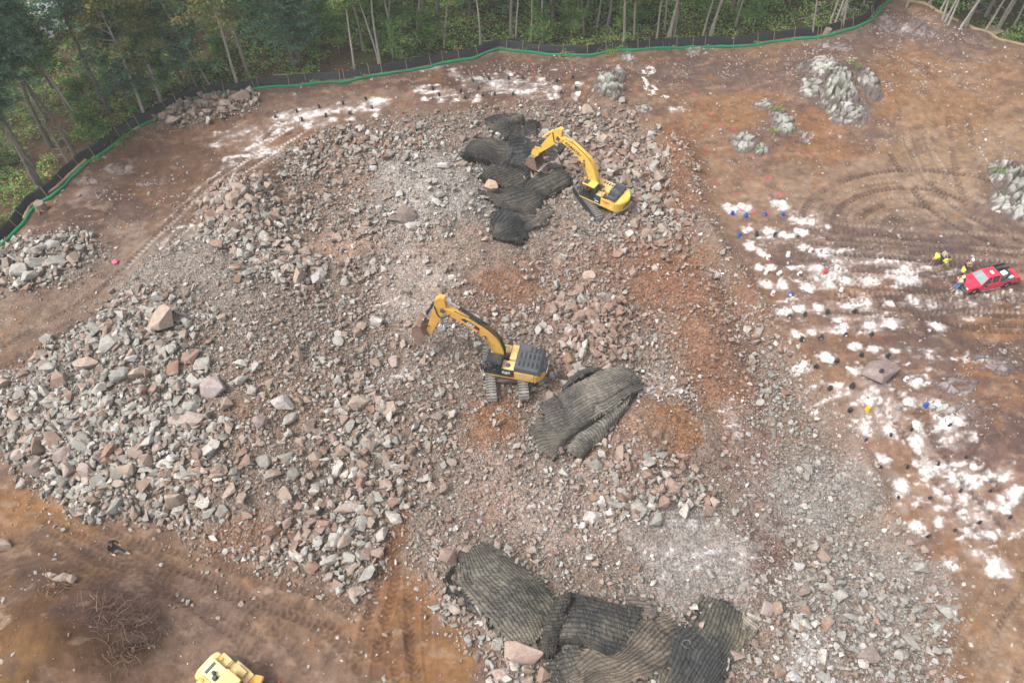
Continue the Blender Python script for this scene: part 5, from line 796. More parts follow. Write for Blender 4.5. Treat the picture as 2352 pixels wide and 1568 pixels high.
# ---------------------------------------------------------------- figures
def figure(J, name='person', clothes=None, helmet=None, parent=None, hair=(60,45,38), hands=True, scale=1.06):
    """J: joints in metres: pelvis, chest, neck, head, and for s in L,R: hip, knee, ankle, toe, shoulder, elbow, wrist. One skinned body; clothes are children."""
    def skin(nm, edges, rad, mat, par, sub=1):
        keys = []; [keys.append(a) for e in edges for a in e if a not in keys]; me = bpy.data.meshes.new(nm); me.from_pydata([J[k] for k in keys], [(keys.index(a), keys.index(b)) for a, b in edges], [])
        o = bpy.data.objects.new(nm, me); COL.objects.link(o); md = o.modifiers.new('skin', 'SKIN'); md.use_smooth_shade = True
        sv = me.skin_vertices[0].data
        for i, k in enumerate(keys): r = rad(k); sv[i].radius = r if isinstance(r, tuple) else (r, r)
        sv[0].use_root = True; o.modifiers.new('sub', 'SUBSURF').levels = sub; o.modifiers['sub'].render_levels = sub
        dg = bpy.context.evaluated_depsgraph_get(); m2 = bpy.data.meshes.new_from_object(o.evaluated_get(dg)); bpy.data.objects.remove(o); m2.name = nm; m2.materials.clear(); o2 = link(nm, m2, par, [mat]); return o2
    J = {k: Vector(v) for k, v in J.items()}; hd = (J['head']-J['neck']).normalized(); J['crown'] = J['head']+hd*.1; J['nose'] = J['head']+(J.get('face', Vector((1, 0, 0)))).normalized()*.085
    J['belly'] = (J['pelvis']*.5+J['chest']*.5); E = [('pelvis', 'belly'), ('belly', 'chest'), ('chest', 'neck'), ('neck', 'head'), ('head', 'crown'), ('head', 'nose')]
    for s in 'LR':
        E += [('pelvis', 'hip'+s), ('hip'+s, 'knee'+s), ('knee'+s, 'ankle'+s), ('ankle'+s, 'toe'+s), ('chest', 'shoulder'+s), ('shoulder'+s, 'elbow'+s), ('elbow'+s, 'wrist'+s)]
        d = (J['wrist'+s]-J['elbow'+s]).normalized(); sd = d.cross(Vector((0.3, 0.2, 1))).normalized(); J['palm'+s] = J['wrist'+s]+d*.07; E.append(('wrist'+s, 'palm'+s))
        if hands:
            for i, (off, ln) in enumerate([(-.033, .07), (-.011, .085), (.011, .08), (.033, .065)]):
                a, b = 'f%d%s' % (i, s), 'g%d%s' % (i, s); J[a] = J['palm'+s]+sd*off+d*ln*.5; J[b] = J[a]+d*ln*.4-Vector((0, 0, .018)); E += [('palm'+s, a), (a, b)]
            J['t'+s] = J['wrist'+s]+d*.035+sd*.055; J['u'+s] = J['t'+s]+d*.04+sd*.012; E += [('wrist'+s, 't'+s), ('t'+s, 'u'+s)]
    R = dict(pelvis=(.15, .12), belly=(.15, .11), chest=(.17, .12), neck=.062, head=(.09, .098), crown=.062, nose=.022)
    def rad(k):
        if k in R: return R[k]
        return {'hip': .095, 'kne': .06, 'ank': .042, 'toe': .034, 'sho': .066, 'elb': .043, 'wri': .03, 'pal': (.042, .02)}.get(k[:3], .0095)
    root = empty(name); bd = skin('body', E, rad, M['skin'], root)
    cl = clothes or {}
    def sub(nm, keys, f, mat):
        ed = [e for e in E if e[0] in keys and e[1] in keys]; return skin(nm, ed, lambda k: tuple(v*f+.008 for v in (rad(k) if isinstance(rad(k), tuple) else (rad(k),)*2)), mat, root)
    if 'trousers' in cl: sub('trousers', ['pelvis', 'hipL', 'kneeL', 'ankleL', 'hipR', 'kneeR', 'ankleR'], 1.22, cl['trousers'])
    if 'shirt' in cl: sub('shirt', ['pelvis', 'belly', 'chest', 'shoulderL', 'elbowL', 'shoulderR', 'elbowR']+(['wristL', 'wristR'] if cl.get('long') else []), 1.2, cl['shirt'])
    if 'vest' in cl: sub('vest', ['pelvis', 'belly', 'chest', 'shoulderL', 'shoulderR'], 1.3, cl['vest'])
    if 'stripe' in cl:
        bm = bmesh.new(); c = (J['belly']+J['chest'])/2; ax = (J['chest']-J['belly']).normalized()
        sh = (J['shoulderL']-J['shoulderR']).normalized(); fw = sh.cross(ax).normalized()
        for t in (-.09, .06):
            pts = [c+ax*t+sh*math.cos(a)*.225+fw*math.sin(a)*.17 for a in np.linspace(0, 2*math.pi, 17)]; rod(bm, pts, .022, 5)
        for s_ in (-1, 1): rod(bm, [c+sh*.11*s_+fw*.17-ax*.2, c+sh*.11*s_+fw*.165+ax*.12, c+sh*.12*s_+ax*.27, c+sh*.11*s_-fw*.165+ax*.12, c+sh*.1*s_-fw*.17-ax*.2], .022, 5)
        from_bm('reflective_stripes', bm, cl['stripe'], root)
    for s in 'LR':
        bm = bmesh.new(); a, b = J['ankle'+s], J['toe'+s]; d = (b-a); d.z = 0; d.normalize(); q = Matrix.Translation(a*.4+b*.6+Vector((0, 0, .0)))@d.to_track_quat('X', 'Z').to_matrix().to_4x4()
        bmesh.ops.create_uvsphere(bm, u_segments=10, v_segments=6, radius=1, matrix=q@Matrix.Diagonal((.17, .065, .06, 1))); bmesh.ops.create_uvsphere(bm, u_segments=8, v_segments=6, radius=.07, matrix=Matrix.Translation(a+Vector((0, 0, .04)))); from_bm('boot', bm, cl.get('boots', M['dsteel']), root, True)
    f = J.get('face', Vector((1, 0, 0))).normalized(); sd = f.cross(hd).normalized(); bm = bmesh.new()
    for s_ in (-1, 1): bmesh.ops.create_uvsphere(bm, u_segments=8, v_segments=6, radius=.014, matrix=Matrix.Translation(J['head']+f*.088+sd*.033*s_+hd*.022))
    from_bm('eyes', bm, M['white'], root, True); bm = bmesh.new()
    for s_ in (-1, 1): bmesh.ops.create_uvsphere(bm, u_segments=8, v_segments=6, radius=1, matrix=Matrix.Translation(J['head']+sd*.095*s_)@Matrix.Diagonal((.02, .02, .032, 1)))
    from_bm('ears', bm, M['skin'], root, True)
    q = hd.to_track_quat('Z', 'Y').to_matrix().to_4x4()
    bm = bmesh.new(); bmesh.ops.create_uvsphere(bm, u_segments=14, v_segments=8, radius=.112 if not helmet else .135, matrix=Matrix.Translation(J['head']+hd*.035-(f*.012))@q@Matrix.Diagonal((1, 1, 1.05, 1)))
    cut = J['head']+hd*.03; bmesh.ops.bisect_plane(bm, geom=bm.verts[:]+bm.edges[:]+bm.faces[:], plane_co=cut, plane_no=hd*(1)-f*(.35 if not helmet else .0), clear_inner=True)
    if helmet:
        b2 = f.cross(hd).normalized(); vs = [cut+f*.12*1.55*math.cos(a)+b2*.14*math.sin(a) for a in np.linspace(-1.2, 1.2, 9)]; A_ = [bm.verts.new(v) for v in vs]; B_ = [bm.verts.new(v+hd*.02-f*.05) for v in vs]
        for i in range(8): bm.faces.new((A_[i], A_[i+1], B_[i+1], B_[i]))
    from_bm('hard_hat' if helmet else 'hair', bm, helmet or paint('hair', hair, .8, dirt=.1), root, True)
    root.scale = (scale,)*3; return root
def pose(**k):
    J = dict(pelvis=(0, 0, .96), chest=(.01, 0, 1.32), neck=(.02, 0, 1.5), head=(.04, 0, 1.64), face=(1, 0, -.15), hipL=(0, .1, .9), hipR=(0, -.1, .9), kneeL=(.03, .12, .5), kneeR=(.03, -.12, .5), ankleL=(0, .13, .1), ankleR=(0, -.13, .1), toeL=(.17, .15, .05), toeR=(.17, -.15, .05),
             shoulderL=(0, .2, 1.42), shoulderR=(0, -.2, 1.42), elbowL=(-.02, .27, 1.14), elbowR=(-.02, -.27, 1.14), wristL=(.08, .27, .9), wristR=(.08, -.27, .9)); J.update(k); return J
SIT = dict(pelvis=(0, 0, .12), chest=(-.02, 0, .5), neck=(0, 0, .68), head=(.05, 0, .82), hipL=(.06, .1, .1), hipR=(.06, -.1, .1), kneeL=(.46, .14, .16), kneeR=(.46, -.14, .16), ankleL=(.6, .14, -.24), ankleR=(.6, -.14, -.24), toeL=(.76, .14, -.28), toeR=(.76, -.14, -.28),
           shoulderL=(0, .2, .6), shoulderR=(0, -.2, .6), elbowL=(.1, .27, .34), elbowR=(.1, -.27, .34), wristL=(.36, .24, .34), wristR=(.36, -.24, .34))
# ---------------------------------------------------------------- crawler excavators
def crawler(root, ang, off, L, Hh, W, gauge, shoes):
    Rm = Matrix.Translation((*off, 0))@Matrix.Rotation(ang, 4, 'Z')
    for s in (-1, 1):
        y = s*gauge/2; r = Hh/2; hl = L/2-r
        bm = bmesh.new(); prism(bm, [(-hl, .22), (hl, .22), (hl+.1, .35), (hl+.1, .62), (hl-.5, .8), (-hl+.5, .8), (-hl-.1, .62), (-hl-.1, .35)], y-.2, y+.2); bev(bm, .03)
        for i in range(8): x = -hl+.25+(2*hl-.5)*i/7; cyl(bm, (x, y-.3, .2), (x, y+.3, .2), .13, 10)
        for i in (-.7, .7): cyl(bm, (i, y-.22, Hh-.2), (i, y+.22, Hh-.2), .09, 8)
        bm.transform(Rm); tf = from_bm('track_frame', bm, M['dsteel'], root)
        for nm, x in (('idler', hl), ('sprocket', -hl)):
            bm = bmesh.new(); cyl(bm, (x, y-.14, r), (x, y+.14, r), r-.12, 20); cyl(bm, (x, y-.34, r), (x, y+.34, r), .2, 14)
            if nm == 'sprocket':
                for t in range(18): a = t*math.pi/9; box(bm, r-.14, r-.05, y-.06, y+.06, -.04, .04, Matrix.Translation((x, 0, r))@Matrix.Rotation(a, 4, 'Y'))
            bm.transform(Rm); from_bm(nm, bm, M['dsteel'], tf)
        per = 4*hl+2*math.pi*r; bm = bmesh.new()
        for k in range(shoes):
            d = per*k/shoes
            if d < 2*hl: x, z, a = -hl+d, Hh, 0
            elif d < 2*hl+math.pi*r: t = (d-2*hl)/r; x, z, a = hl+r*math.sin(t), r+r*math.cos(t), t
            elif d < 4*hl+math.pi*r: x, z, a = hl-(d-2*hl-math.pi*r), 0, math.pi
            else: t = (d-4*hl-math.pi*r)/r; x, z, a = -hl-r*math.sin(t), r-r*math.cos(t), math.pi+t
            m = Matrix.Translation((x, y, z))@Matrix.Rotation(a, 4, 'Y'); pt = per/shoes
            box(bm, -pt*.33, pt*.33, -W/2, W/2, -.05, -.005, m); box(bm, -pt*.30, -pt*.1, -W/2, W/2, -.004, .06, m); box(bm, -pt*.5, pt*.5, -.16, .16, -.12, -.05, m)
        bm.transform(Rm); ts_ = from_bm('track_shoes', bm, M['steel'], root)
        pr_ = [(-hl, .1)]+[(hl+(r-.1)*math.sin(t), r-(r-.1)*math.cos(t)) for t in np.linspace(0, math.pi, 10)]+[(-hl-(r-.1)*math.sin(t), r+(r-.1)*math.cos(t)) for t in np.linspace(0, math.pi, 10)]
        bm = bmesh.new(); prism(bm, pr_, y-W/2+.04, y+W/2-.04); bm.transform(Rm); from_bm('track_chain', bm, M['blk'], ts_)
    bm = bmesh.new(); box(bm, -.75, .75, -gauge/2+.2, gauge/2-.2, .45, .95); cyl(bm, (0, 0, .9), (0, 0, 1.22), .75, 28)
    for sx in (-1, 1): box(bm, sx*.8-.25, sx*.8+.25, -gauge/2+.1, gauge/2-.1, .4, .75)
    bev(bm, .03, 1); bm.transform(Rm); from_bm('undercarriage_frame', bm, M['dsteel'], root)
def plate(root, name, pts, y0, y1, mat, w=.02, par=None): bm = bmesh.new(); prism(bm, pts, y0, y1); bev(bm, w); return from_bm(name, bm, mat, par or root)
def offset_profile(cl, th):
    """closed outline around a centre line with varying thickness"""
    c = np.array(cl, float); t = np.gradient(c, axis=0); t /= np.hypot(t[:, 0], t[:, 1])[:, None]; n = np.c_[-t[:, 1], t[:, 0]]; th = np.array(th)[:, None]
    return [tuple(p) for p in c+n*th/2]+[tuple(p) for p in (c-n*th/2)[::-1]]
def smooth_line(P, n=18): t = np.linspace(0, 1, n); return cat(np.array(P, float), t)
def ram(root, p0, p1, y, f, r, mb, mr=None, nm='cylinder'):
    p0, p1 = Vector((p0[0], y, p0[1])), Vector((p1[0], y, p1[1])); m = p0.lerp(p1, f); bm = bmesh.new(); cyl(bm, p0, m, r, 14); cyl(bm, m-(p1-p0).normalized()*.1, m, r*1.2, 14); cyl(bm, p0-Vector((0, .13, 0)), p0+Vector((0, .13, 0)), r*.95, 12)
    o = from_bm(nm, bm, mb, root, False); bm = bmesh.new(); cyl(bm, m, p1, r*.55, 12); cyl(bm, p1-Vector((0, .13, 0)), p1+Vector((0, .13, 0)), r*.85, 12); from_bm('piston_rod', bm, M['chrome'], o)
def cab(root, x0, x1, y0, y1, z0, z1, roofm, framem, operator, style):
    c = None; bm = bmesh.new(); r = .045
    P = lambda x, y, z: (x, y, z); fx = x1-.28
    for y in (y0+r, y1-r):
        rod(bm, [P(x1-.05, y, z0), P(x1, y, z0+.5), P(x1-.08, y, z0+1.1), P(fx, y, z1-.06)], r, 6); rod(bm, [P(x0+r, y, z0), P(x0+r, y, z1)], r+.02, 6); rod(bm, [P((x0+x1)/2-.05, y, z0), P((x0+x1)/2-.05, y, z1)], r, 6); rod(bm, [P(x0, y, z1-.04), P(fx, y, z1-.04)], r, 6); rod(bm, [P(x0, y, z0+.04), P(x1-.04, y, z0+.04)], r+.02, 6)
    for z, x in ((z1-.05, fx), (z0+.05, x1-.05), (z1-.05, x0+r), (z0+.9, x0+r)): rod(bm, [P(x, y0, z), P(x, y1, z)], r, 6)
    cf = from_bm('cab_frame', bm, framem, root)
    bm = bmesh.new(); box(bm, x0, x1-.06, y0, y1, z0-.06, z0); box(bm, x0, x0+.05, y0+.04, y1-.04, z0, z0+.85); from_bm('cab_floor', bm, M['hood'], cf)
    bm = bmesh.new(); prism(bm, [(x0-.03, z1), (fx+.08, z1), (fx+.02, z1+.07), (x0+.05, z1+.1), (x0-.03, z1+.05)], y0-.02, y1+.02); bev(bm, .025); rf = from_bm('cab_roof', bm, roofm, root)
    bm = bmesh.new()
    if style == 'c':
        box(bm, x0+.06, fx-.02, y0+.06, y1-.06, z1+.1, z1+.125); from_bm('roof_panel', bm, M['blk'], rf)
        bm = bmesh.new(); prism(bm, [(fx+.02, z1+.02), (x1+.12, z1-.42), (x1+.15, z1-.40), (fx+.05, z1+.06)], y0+.02, y1-.05); from_bm('front_guard', bm, M['hood'], cf)
        bm = bmesh.new()
        for y in (y0-.02, y1+.03): rod(bm, [P(fx+.1, y, z1+.02), P(x1+.13, y, z1-.35), P(x1+.2, y, z0+.5), P(x1+.05, y, z0)], .03, 6)
        rod(bm, [P(fx, y1+.03, z1+.04), P(x1+.15, y1+.03, z1-.38)], .035, 6); from_bm('guard_rail', bm, M['blk'], cf)
    else:
        box(bm, (x0+x1)/2+.0, fx-.02, y0+.12, y1-.12, z1+.09, z1+.115)
        from_bm('roof_hatch', bm, M['hood'], rf); bm = bmesh.new(); 
        for k in range(3): box(bm, (x0+x1)/2+.05+k*.16, (x0+x1)/2+.15+k*.16, y0+.2, y1-.2, z1+.116, z1+.13)
        from_bm('hatch_window', bm, M['dglass'], rf); bm = bmesh.new(); box(bm, x0-.04, x0+.06, y0+.03, y1-.03, z0+.9, z1+.02); from_bm('rear_window', bm, M['dglass'], cf)
    bm = bmesh.new()
    for y in (y0+.03, y1-.03): prism(bm, [(x0+.1, z0+.1), (x1-.1, z0+.1), (x1-.04, z0+.55), (fx-.02, z1-.1), (x0+.1, z1-.1)], y-.006, y+.006)
    from_bm('side_glass', bm, M['glass'], cf); bm = bmesh.new(); prism(bm, [(x1-.1, z0+.1), (x1-.04, z0+.55), (fx, z1-.1), (fx-.015, z1-.1), (x1-.055, z0+.55), (x1-.115, z0+.1)], y0+.08, y1-.08); from_bm('windscreen', bm, M['glass'], cf)
    bm = bmesh.new(); box(bm, x0+.3, x0+.85, (y0+y1)/2-.25, (y0+y1)/2+.25, z0+.3, z0+.5); box(bm, x0+.2, x0+.35, (y0+y1)/2-.25, (y0+y1)/2+.25, z0+.45, z0+1.15); box(bm, x0+.35, x0+1.0, (y0+y1)/2-.4, (y0+y1)/2-.3, z0+.5, z0+.62); box(bm, x0+.35, x0+1.0, (y0+y1)/2+.3, (y0+y1)/2+.4, z0+.5, z0+.62); bev(bm, .03); from_bm('seat', bm, M['seat'], cf)
    bm = bmesh.new(); rod(bm, [P(x0+1.05, y1+.02, z0+.95), P(x0+.7, y1+.02, z0+.95), P(x0+.65, y1+.02, z0+.15), P(x0+.1, y1+.02, z0+.12), P(x0+.08, y1+.02, z1-.12), P(x0+.75, y1+.02, z1-.1), P(x0+.72, y1+.02, z0+.95)], .03, 6); dr = from_bm('door', bm, framem, cf)
    bm = bmesh.new(); box(bm, x0+.5, x0+.62, y1+.045, y1+.07, z0+.75, z0+.8); from_bm('handle', bm, M['blk'], dr)
    bm = bmesh.new(); box(bm, x1+.04, x1+.08, y1+.12, y1+.34, z0+.85, z0+1.2); rod(bm, [P(x1-.05, y1, z0+1.0), P(x1+.05, y1+.2, z0+1.0)], .02); from_bm('mirror', bm, M['blk'], cf)
def hydraulics(root, pts, ys, r=.022, mat=None, nm='hydraulic_hoses'):
    bm = bmesh.new()
    for i, y in enumerate(ys): L_ = smooth_line(pts, 20); rod(bm, [(p[0], y+.015*math.sin(k*.9+i), p[1]+.02*math.sin(k*.7+i*2)) for k, p in enumerate(L_)], r, 5)
    return from_bm(nm, bm, mat or M['hose'], root)
def bucket_mesh(prof, w, t=.06):
    """open bucket: shell strip along a profile plus two cheeks"""
    bm = bmesh.new(); P = [Vector((p[0], 0, p[1])) for p in prof]; cen = sum(P, Vector())/len(P)
    for i in range(len(P)-1):
        a, b = P[i], P[i+1]; n = (b-a).cross(Vector((0, 1, 0))).normalized(); n = n if n.dot(cen-(a+b)/2) > 0 else -n
        vs = [bm.verts.new(v) for v in (a+Vector((0, -w/2, 0)), b+Vector((0, -w/2, 0)), b+Vector((0, w/2, 0)), a+Vector((0, w/2, 0)), a+n*t+Vector((0, -w/2, 0)), b+n*t+Vector((0, -w/2, 0)), b+n*t+Vector((0, w/2, 0)), a+n*t+Vector((0, w/2, 0)))]
        for f in ((0, 3, 2, 1), (4, 5, 6, 7), (0, 1, 5, 4), (1, 2, 6, 5), (2, 3, 7, 6), (3, 0, 4, 7)): bm.faces.new([vs[j] for j in f])
    for s in (-1, 1): prism(bm, [(p[0], p[1]) for p in prof], s*w/2, s*(w/2-.05))
    return bm
def excavator(S):
    C0 = S['at']; z = float(HT(C0[0], C0[1]))+S.get('dz', 0); root = empty('excavator', (C0[0], C0[1], z), S['h'], S['label'], 'excavator', None)
    k = S['style']; Y = S['yel']; hw = 1.34
    crawler(root, S['track_h']-S['h'], S['toff'], S['tl'], 1.08, S['tw'], S['gauge'], 46)
    bm = bmesh.new(); prism(bm, [(-2.6, -hw), (1.6, -hw), (1.6, hw), (-2.6, hw)], 1.2, 1.38, 'z'); bev(bm, .03); from_bm('deck', bm, Y, root)
    arc = lambda xc, R_, dy: [(-2.55, -dy)]+[(xc-R_*math.cos(a), R_*math.sin(a)*dy/(R_*math.sin(1.0))) for a in np.linspace(-1.0, 1.0, 9)]+[(-2.55, dy)]
    bm = bmesh.new(); A_ = arc(-1.9, 1.55, hw); prism(bm, A_[::-1], 1.14, 2.1 if k == 'c' else 2.35, 'z'); bev(bm, .09, 3, .9); cw = from_bm('counterweight', bm, Y, root)
    if k == 'c':
        bm = bmesh.new(); prism(bm, arc(-1.93, 1.57, hw-.28)[::-1], 1.62, 2.28, 'z'); bev(bm, .06, 2, .9); from_bm('counterweight_band', bm, M['blk'], cw)
        lettering('CAT', .62, M['white'], cw, (-3.52, 0, 1.9), (math.pi/2, 0, -math.pi/2), bold=.012)
        bm = bmesh.new(); prism(bm, [(-3.15, 2.28), (-2.9, 2.72), (-1.0, 2.85), (-.88, 2.72), (-.88, 2.26), (-3.15, 2.2)], -hw+.02, hw-.02); bev(bm, .1, 3); hd = from_bm('engine_hood', bm, M['hood'], root)
        bm = bmesh.new()
        for y0_, n_ in ((-1.2, 3), (-.45, 5), (.4, 5)):
            for i in range(n_): box(bm, -2.75+i*.36, -2.62+i*.36, y0_+.08, y0_+.62, 2.82, 2.87)
        for y in (-.52, .33): box(bm, -2.85, -.95, y-.015, y+.015, 2.84, 2.87)
        bev(bm, .01, 1); from_bm('hood_ribs', bm, M['blk'], hd)
        bm = bmesh.new(); cyl(bm, (-2.5, -1.0, 2.8), (-2.5, -1.0, 3.02), .09, 12); from_bm('exhaust_pipe', bm, M['steel'], root)
        bm = bmesh.new(); box(bm, -2.6, -.9, hw-.12, hw+.02, 1.384, 2.2); bev(bm, .03); sp = from_bm('side_panel', bm, Y, root)
        bm = bmesh.new()
        for i in range(2):
            for j in range(4): box(bm, -2.45+i*.78, -1.8+i*.78, hw+.012, hw+.034, 1.5+j*.165, 1.6+j*.165)
        from_bm('grille', bm, M['grille'], sp)
        bm = bmesh.new(); prism(bm, [(-.9, 1.384), (-.9, 2.26), (.2, 2.26), (.2, 1.384)], hw-.1, hw+.012); bp = from_bm('black_panel', bm, M['blk'], root)
        lettering('CAT', .36, M['white'], bp, (-.25, hw+.018, 1.95), (math.pi/2, 0, math.pi), bold=.012); bm = bmesh.new(); prism(bm, [(-.12, 1.72), (-.4, 1.72), (-.26, 1.9)], hw+.012, hw+.022); from_bm('emblem', bm, Y, bp)
        bm = bmesh.new(); prism(bm, [(-.9, 1.39), (-.9, 1.62), (-.5, 1.39)], hw+.012, hw+.024); from_bm('red_flash', bm, M['red'], bp)
        bm = bmesh.new(); box(bm, -.86, .2, .32, hw-.11, 1.384, 2.32); bev(bm, .03); bx = from_bm('cover_box', bm, M['yel2'], root); bm = bmesh.new(); cyl(bm, (-.3, .85, 2.32), (-.3, .85, 2.42), .19, 20); cyl(bm, (-.3, .85, 2.42), (-.3, .85, 2.47), .16, 20, .1); from_bm('precleaner_cap', bm, M['hood'], bx)
        bm = bmesh.new(); box(bm, -.86, -.3, -.55, .26, 1.384, 2.5); box(bm, -.86, -.28, -hw, -.6, 1.384, 2.42); bev(bm, .03); from_bm('middle_cover', bm, M['yel2'], root)
        bm = bmesh.new(); box(bm, -.22, 1.1, -hw, -.52, 1.384, 2.26); box(bm, 1.1, 1.5, -hw, -.6, 1.384, 1.8); bev(bm, .03); from_bm('fuel_tank', bm, M['yel2'], root)
        bm = bmesh.new(); rr_ = np.random.default_rng(4)
        for _ in range(22): a = [rr_.uniform(-.25, .3), rr_.uniform(-.5, .3), 1.4+rr_.uniform(.1, .5)]; rod(bm, [a, [a[0]+rr_.uniform(-.2, .2), a[1]+rr_.uniform(-.2, .2), a[2]+.2], [a[0]+rr_.uniform(-.4, .4), a[1]+rr_.uniform(-.3, .3), a[2]]], .025, 5)
        cyl(bm, (-.1, -.1, 1.4), (-.1, -.1, 2.15), .13, 12); from_bm('hoses', bm, M['hose'], root)
        rails = [(-.9, -hw, 2.42), (-.9, -hw, 3.0), (-.2, -hw, 3.0), (-.2, -hw, 2.42)]; rails2 = [(-.1, -hw, 2.3), (-.1, -hw, 2.95), (1.0, -hw, 2.95), (1.5, -hw, 2.3), (1.55, -hw, 1.4)]
        bm = bmesh.new(); rod(bm, rails, .025); rod(bm, rails2, .025); rod(bm, [(.45, -hw, 2.25), (.45, -hw, 2.95)], .022); rod(bm, [(-.2, -hw, 2.7), (1.2, -hw, 2.68)], .018); rod(bm, [(-.1, -.55, 2.3), (-.1, -.55, 2.95), (.9, -.55, 2.95), (.9, -.55, 2.3)], .022); from_bm('handrail', bm, M['blk'], root)
        cab(root, .18, 1.68, .42, hw, 1.42, 3.0, M['blk'], M['blk'], None, 'c')
    else:
        bm = bmesh.new(); prism(bm, [(-2.55, 2.3), (-2.5, 2.72), (-2.3, 2.86), (-1.5, 2.86), (-1.35, 2.7), (-1.35, 2.3)], -1.2, .35); prism(bm, [(-2.55, 2.3), (-2.45, 2.6), (-2.3, 2.7), (-1.6, 2.7), (-1.42, 2.55), (-1.4, 2.3)], .36, 1.22); bev(bm, .07, 3); hd = from_bm('engine_hood', bm, M['hood'], root)
        bm = bmesh.new()
        for i in range(6):
            for j in range(3): box(bm, -2.25+i*.11, -2.18+i*.11, 1.2, 1.235, 2.38+j*.08, 2.43+j*.08)
        from_bm('vent', bm, M['blk'], hd); bm = bmesh.new()
        for i in range(8): box(bm, -2.2+i*.09, -2.14+i*.09, .5, .9, 2.7, 2.715)
        from_bm('vent', bm, M['blk'], hd); bm = bmesh.new()
        for i in range(8): box(bm, -2.3+i*.1, -2.24+i*.1, -.8, -.1, 2.86, 2.875)
        from_bm('vent', bm, M['blk'], hd)
        lettering('KOMATSU', .44, M['navy'], cw, (-3.47, .0, 1.85), (math.pi/2, 0, -math.pi/2), bold=.014)
        bm = bmesh.new(); prism(bm, [(-3.25, 1.25), (-3.25, 1.4), (-3.1, 1.25)], .6, .62); from_bm('reflector', bm, M['red'], cw)
        bm = bmesh.new(); box(bm, -2.6, -.95, hw-.12, hw+.01, 1.384, 2.25); bev(bm, .03); sp = from_bm('side_panel', bm, Y, root)
        for tx, sz, zz in (('TOMPSO', .21, 1.98), ('contracting', .1, 1.8)): lettering(tx, sz, M['red'], sp, (-1.55, hw+.016, zz), (math.pi/2, 0, math.pi), 'decal', .004, bold=.006)
        bm = bmesh.new(); box(bm, -2.3, -2.05, hw+.004, hw+.018, 1.55, 1.66); from_bm('sticker', bm, M['white'], sp)
        bm = bmesh.new(); box(bm, -.93, -.1, hw-.1, hw+.006, 1.384, 2.3); bp = from_bm('dark_panel', bm, M['navy'], root); bm = bmesh.new()
        for j in range(4): box(bm, -.85, -.3, hw+.004, hw+.02, 1.95+j*.09, 1.985+j*.09)
        from_bm('louvres', bm, M['hood'], bp); lettering('390', .27, M['white'], bp, (-.52, hw+.014, 1.62), (math.pi/2, 0, math.pi), bold=.01); lettering('PC', .15, M['white'], bp, (-.3, hw+.014, 1.82), (math.pi/2, 0, math.pi)); lettering('LC', .13, M['white'], bp, (-.3, hw+.014, 1.46), (math.pi/2, 0, math.pi))
        bm = bmesh.new(); box(bm, -.95, -.2, .3, hw-.11, 1.384, 2.2); box(bm, -1.3, -.4, -.45, .25, 1.384, 2.35); bev(bm, .03); from_bm('middle_cover', bm, M['yel2'], root)
        bm = bmesh.new(); box(bm, -1.3, .7, -hw, -.5, 1.384, 2.3); box(bm, .7, 1.3, -hw, -.6, 1.384, 1.85); bev(bm, .03); tb = from_bm('tool_box', bm, M['yel2'], root); bm = bmesh.new()
        for i in range(4): box(bm, -1.1+i*.3, -.95+i*.3, -1.1, -.75, 2.3, 2.315)
        from_bm('slots', bm, M['blk'], tb)
        bm = bmesh.new()
        for a in ([(-1.0, -hw, 2.3), (-1.0, -hw, 3.0), (-.5, -hw, 3.0), (-.5, -hw, 2.3)], [(-.4, -hw, 2.3), (-.4, -hw, 3.0), (.1, -hw, 3.0), (.1, -hw, 2.3)], [(.2, -hw, 2.3), (.2, -hw, 2.95), (.8, -hw, 2.9), (1.3, -hw, 1.9)], [(-.2, .35, 2.2), (-.2, .35, 2.75), (-.9, .35, 2.75), (-.9, .35, 2.2)], [(-.9, 1.1, 2.2), (-.9, 1.1, 2.7), (-.9, .4, 2.7)]): rod(bm, a, .022)
        from_bm('handrail', bm, M['blk'], root)
        bm = bmesh.new(); rr_ = np.random.default_rng(4)
        for _ in range(22): a = [rr_.uniform(-.9, .3), rr_.uniform(-.3, .3), 2.1+rr_.uniform(0, .3)]; rod(bm, [a, [a[0]+rr_.uniform(-.2, .2), a[1]+rr_.uniform(-.2, .2), a[2]+.15], [a[0]+rr_.uniform(-.4, .4), a[1]+rr_.uniform(-.3, .3), a[2]]], .022, 5)
        from_bm('hoses', bm, M['hose'], root)
        cab(root, -.06, 1.6, .38, hw, 1.42, 3.05, Y, M['blk'], None, 'k')
    # boom, stick, bucket: in the x-z plane
    bw = .3; cl_ = smooth_line(S['boom'], 22); u = np.linspace(0, 1, 22); th = np.interp(u, [0, .18, .5, .62, 1], S['bth'])
    bm = bmesh.new(); prism(bm, offset_profile(cl_, th), -bw, bw); bev(bm, .025); bo = from_bm('boom', bm, Y, root)
    bm = bmesh.new()
    for pp, r_ in ((S['boom'][0], .22), (S['pin'], .17), (S['tip'], .2)): cyl(bm, (pp[0], -bw-.12, pp[1]), (pp[0], bw+.12, pp[1]), r_, 16)
    from_bm('pins', bm, M['dsteel'], bo)
    n = np.gradient(cl_, axis=0); n /= np.hypot(n[:, 0], n[:, 1])[:, None]; top = cl_+np.c_[-n[:, 1], n[:, 0]]*(th/2+.05)[:, None] if (cl_[-1, 0] > 0) else cl_
    hydraulics(bo, top[1:17:3], (-.22, -.13, -.04, .05, .14), .024, Y if k == 'k' else M['hose'], 'boom_pipes'); hydraulics(bo, top[10:22:3], (.2, -.26), .03)
    i0, i1 = S['logo_i']; a_, b_ = cl_[i0], cl_[i1]; an = math.atan2(b_[1]-a_[1], b_[0]-a_[0]); mid = (a_+b_)/2
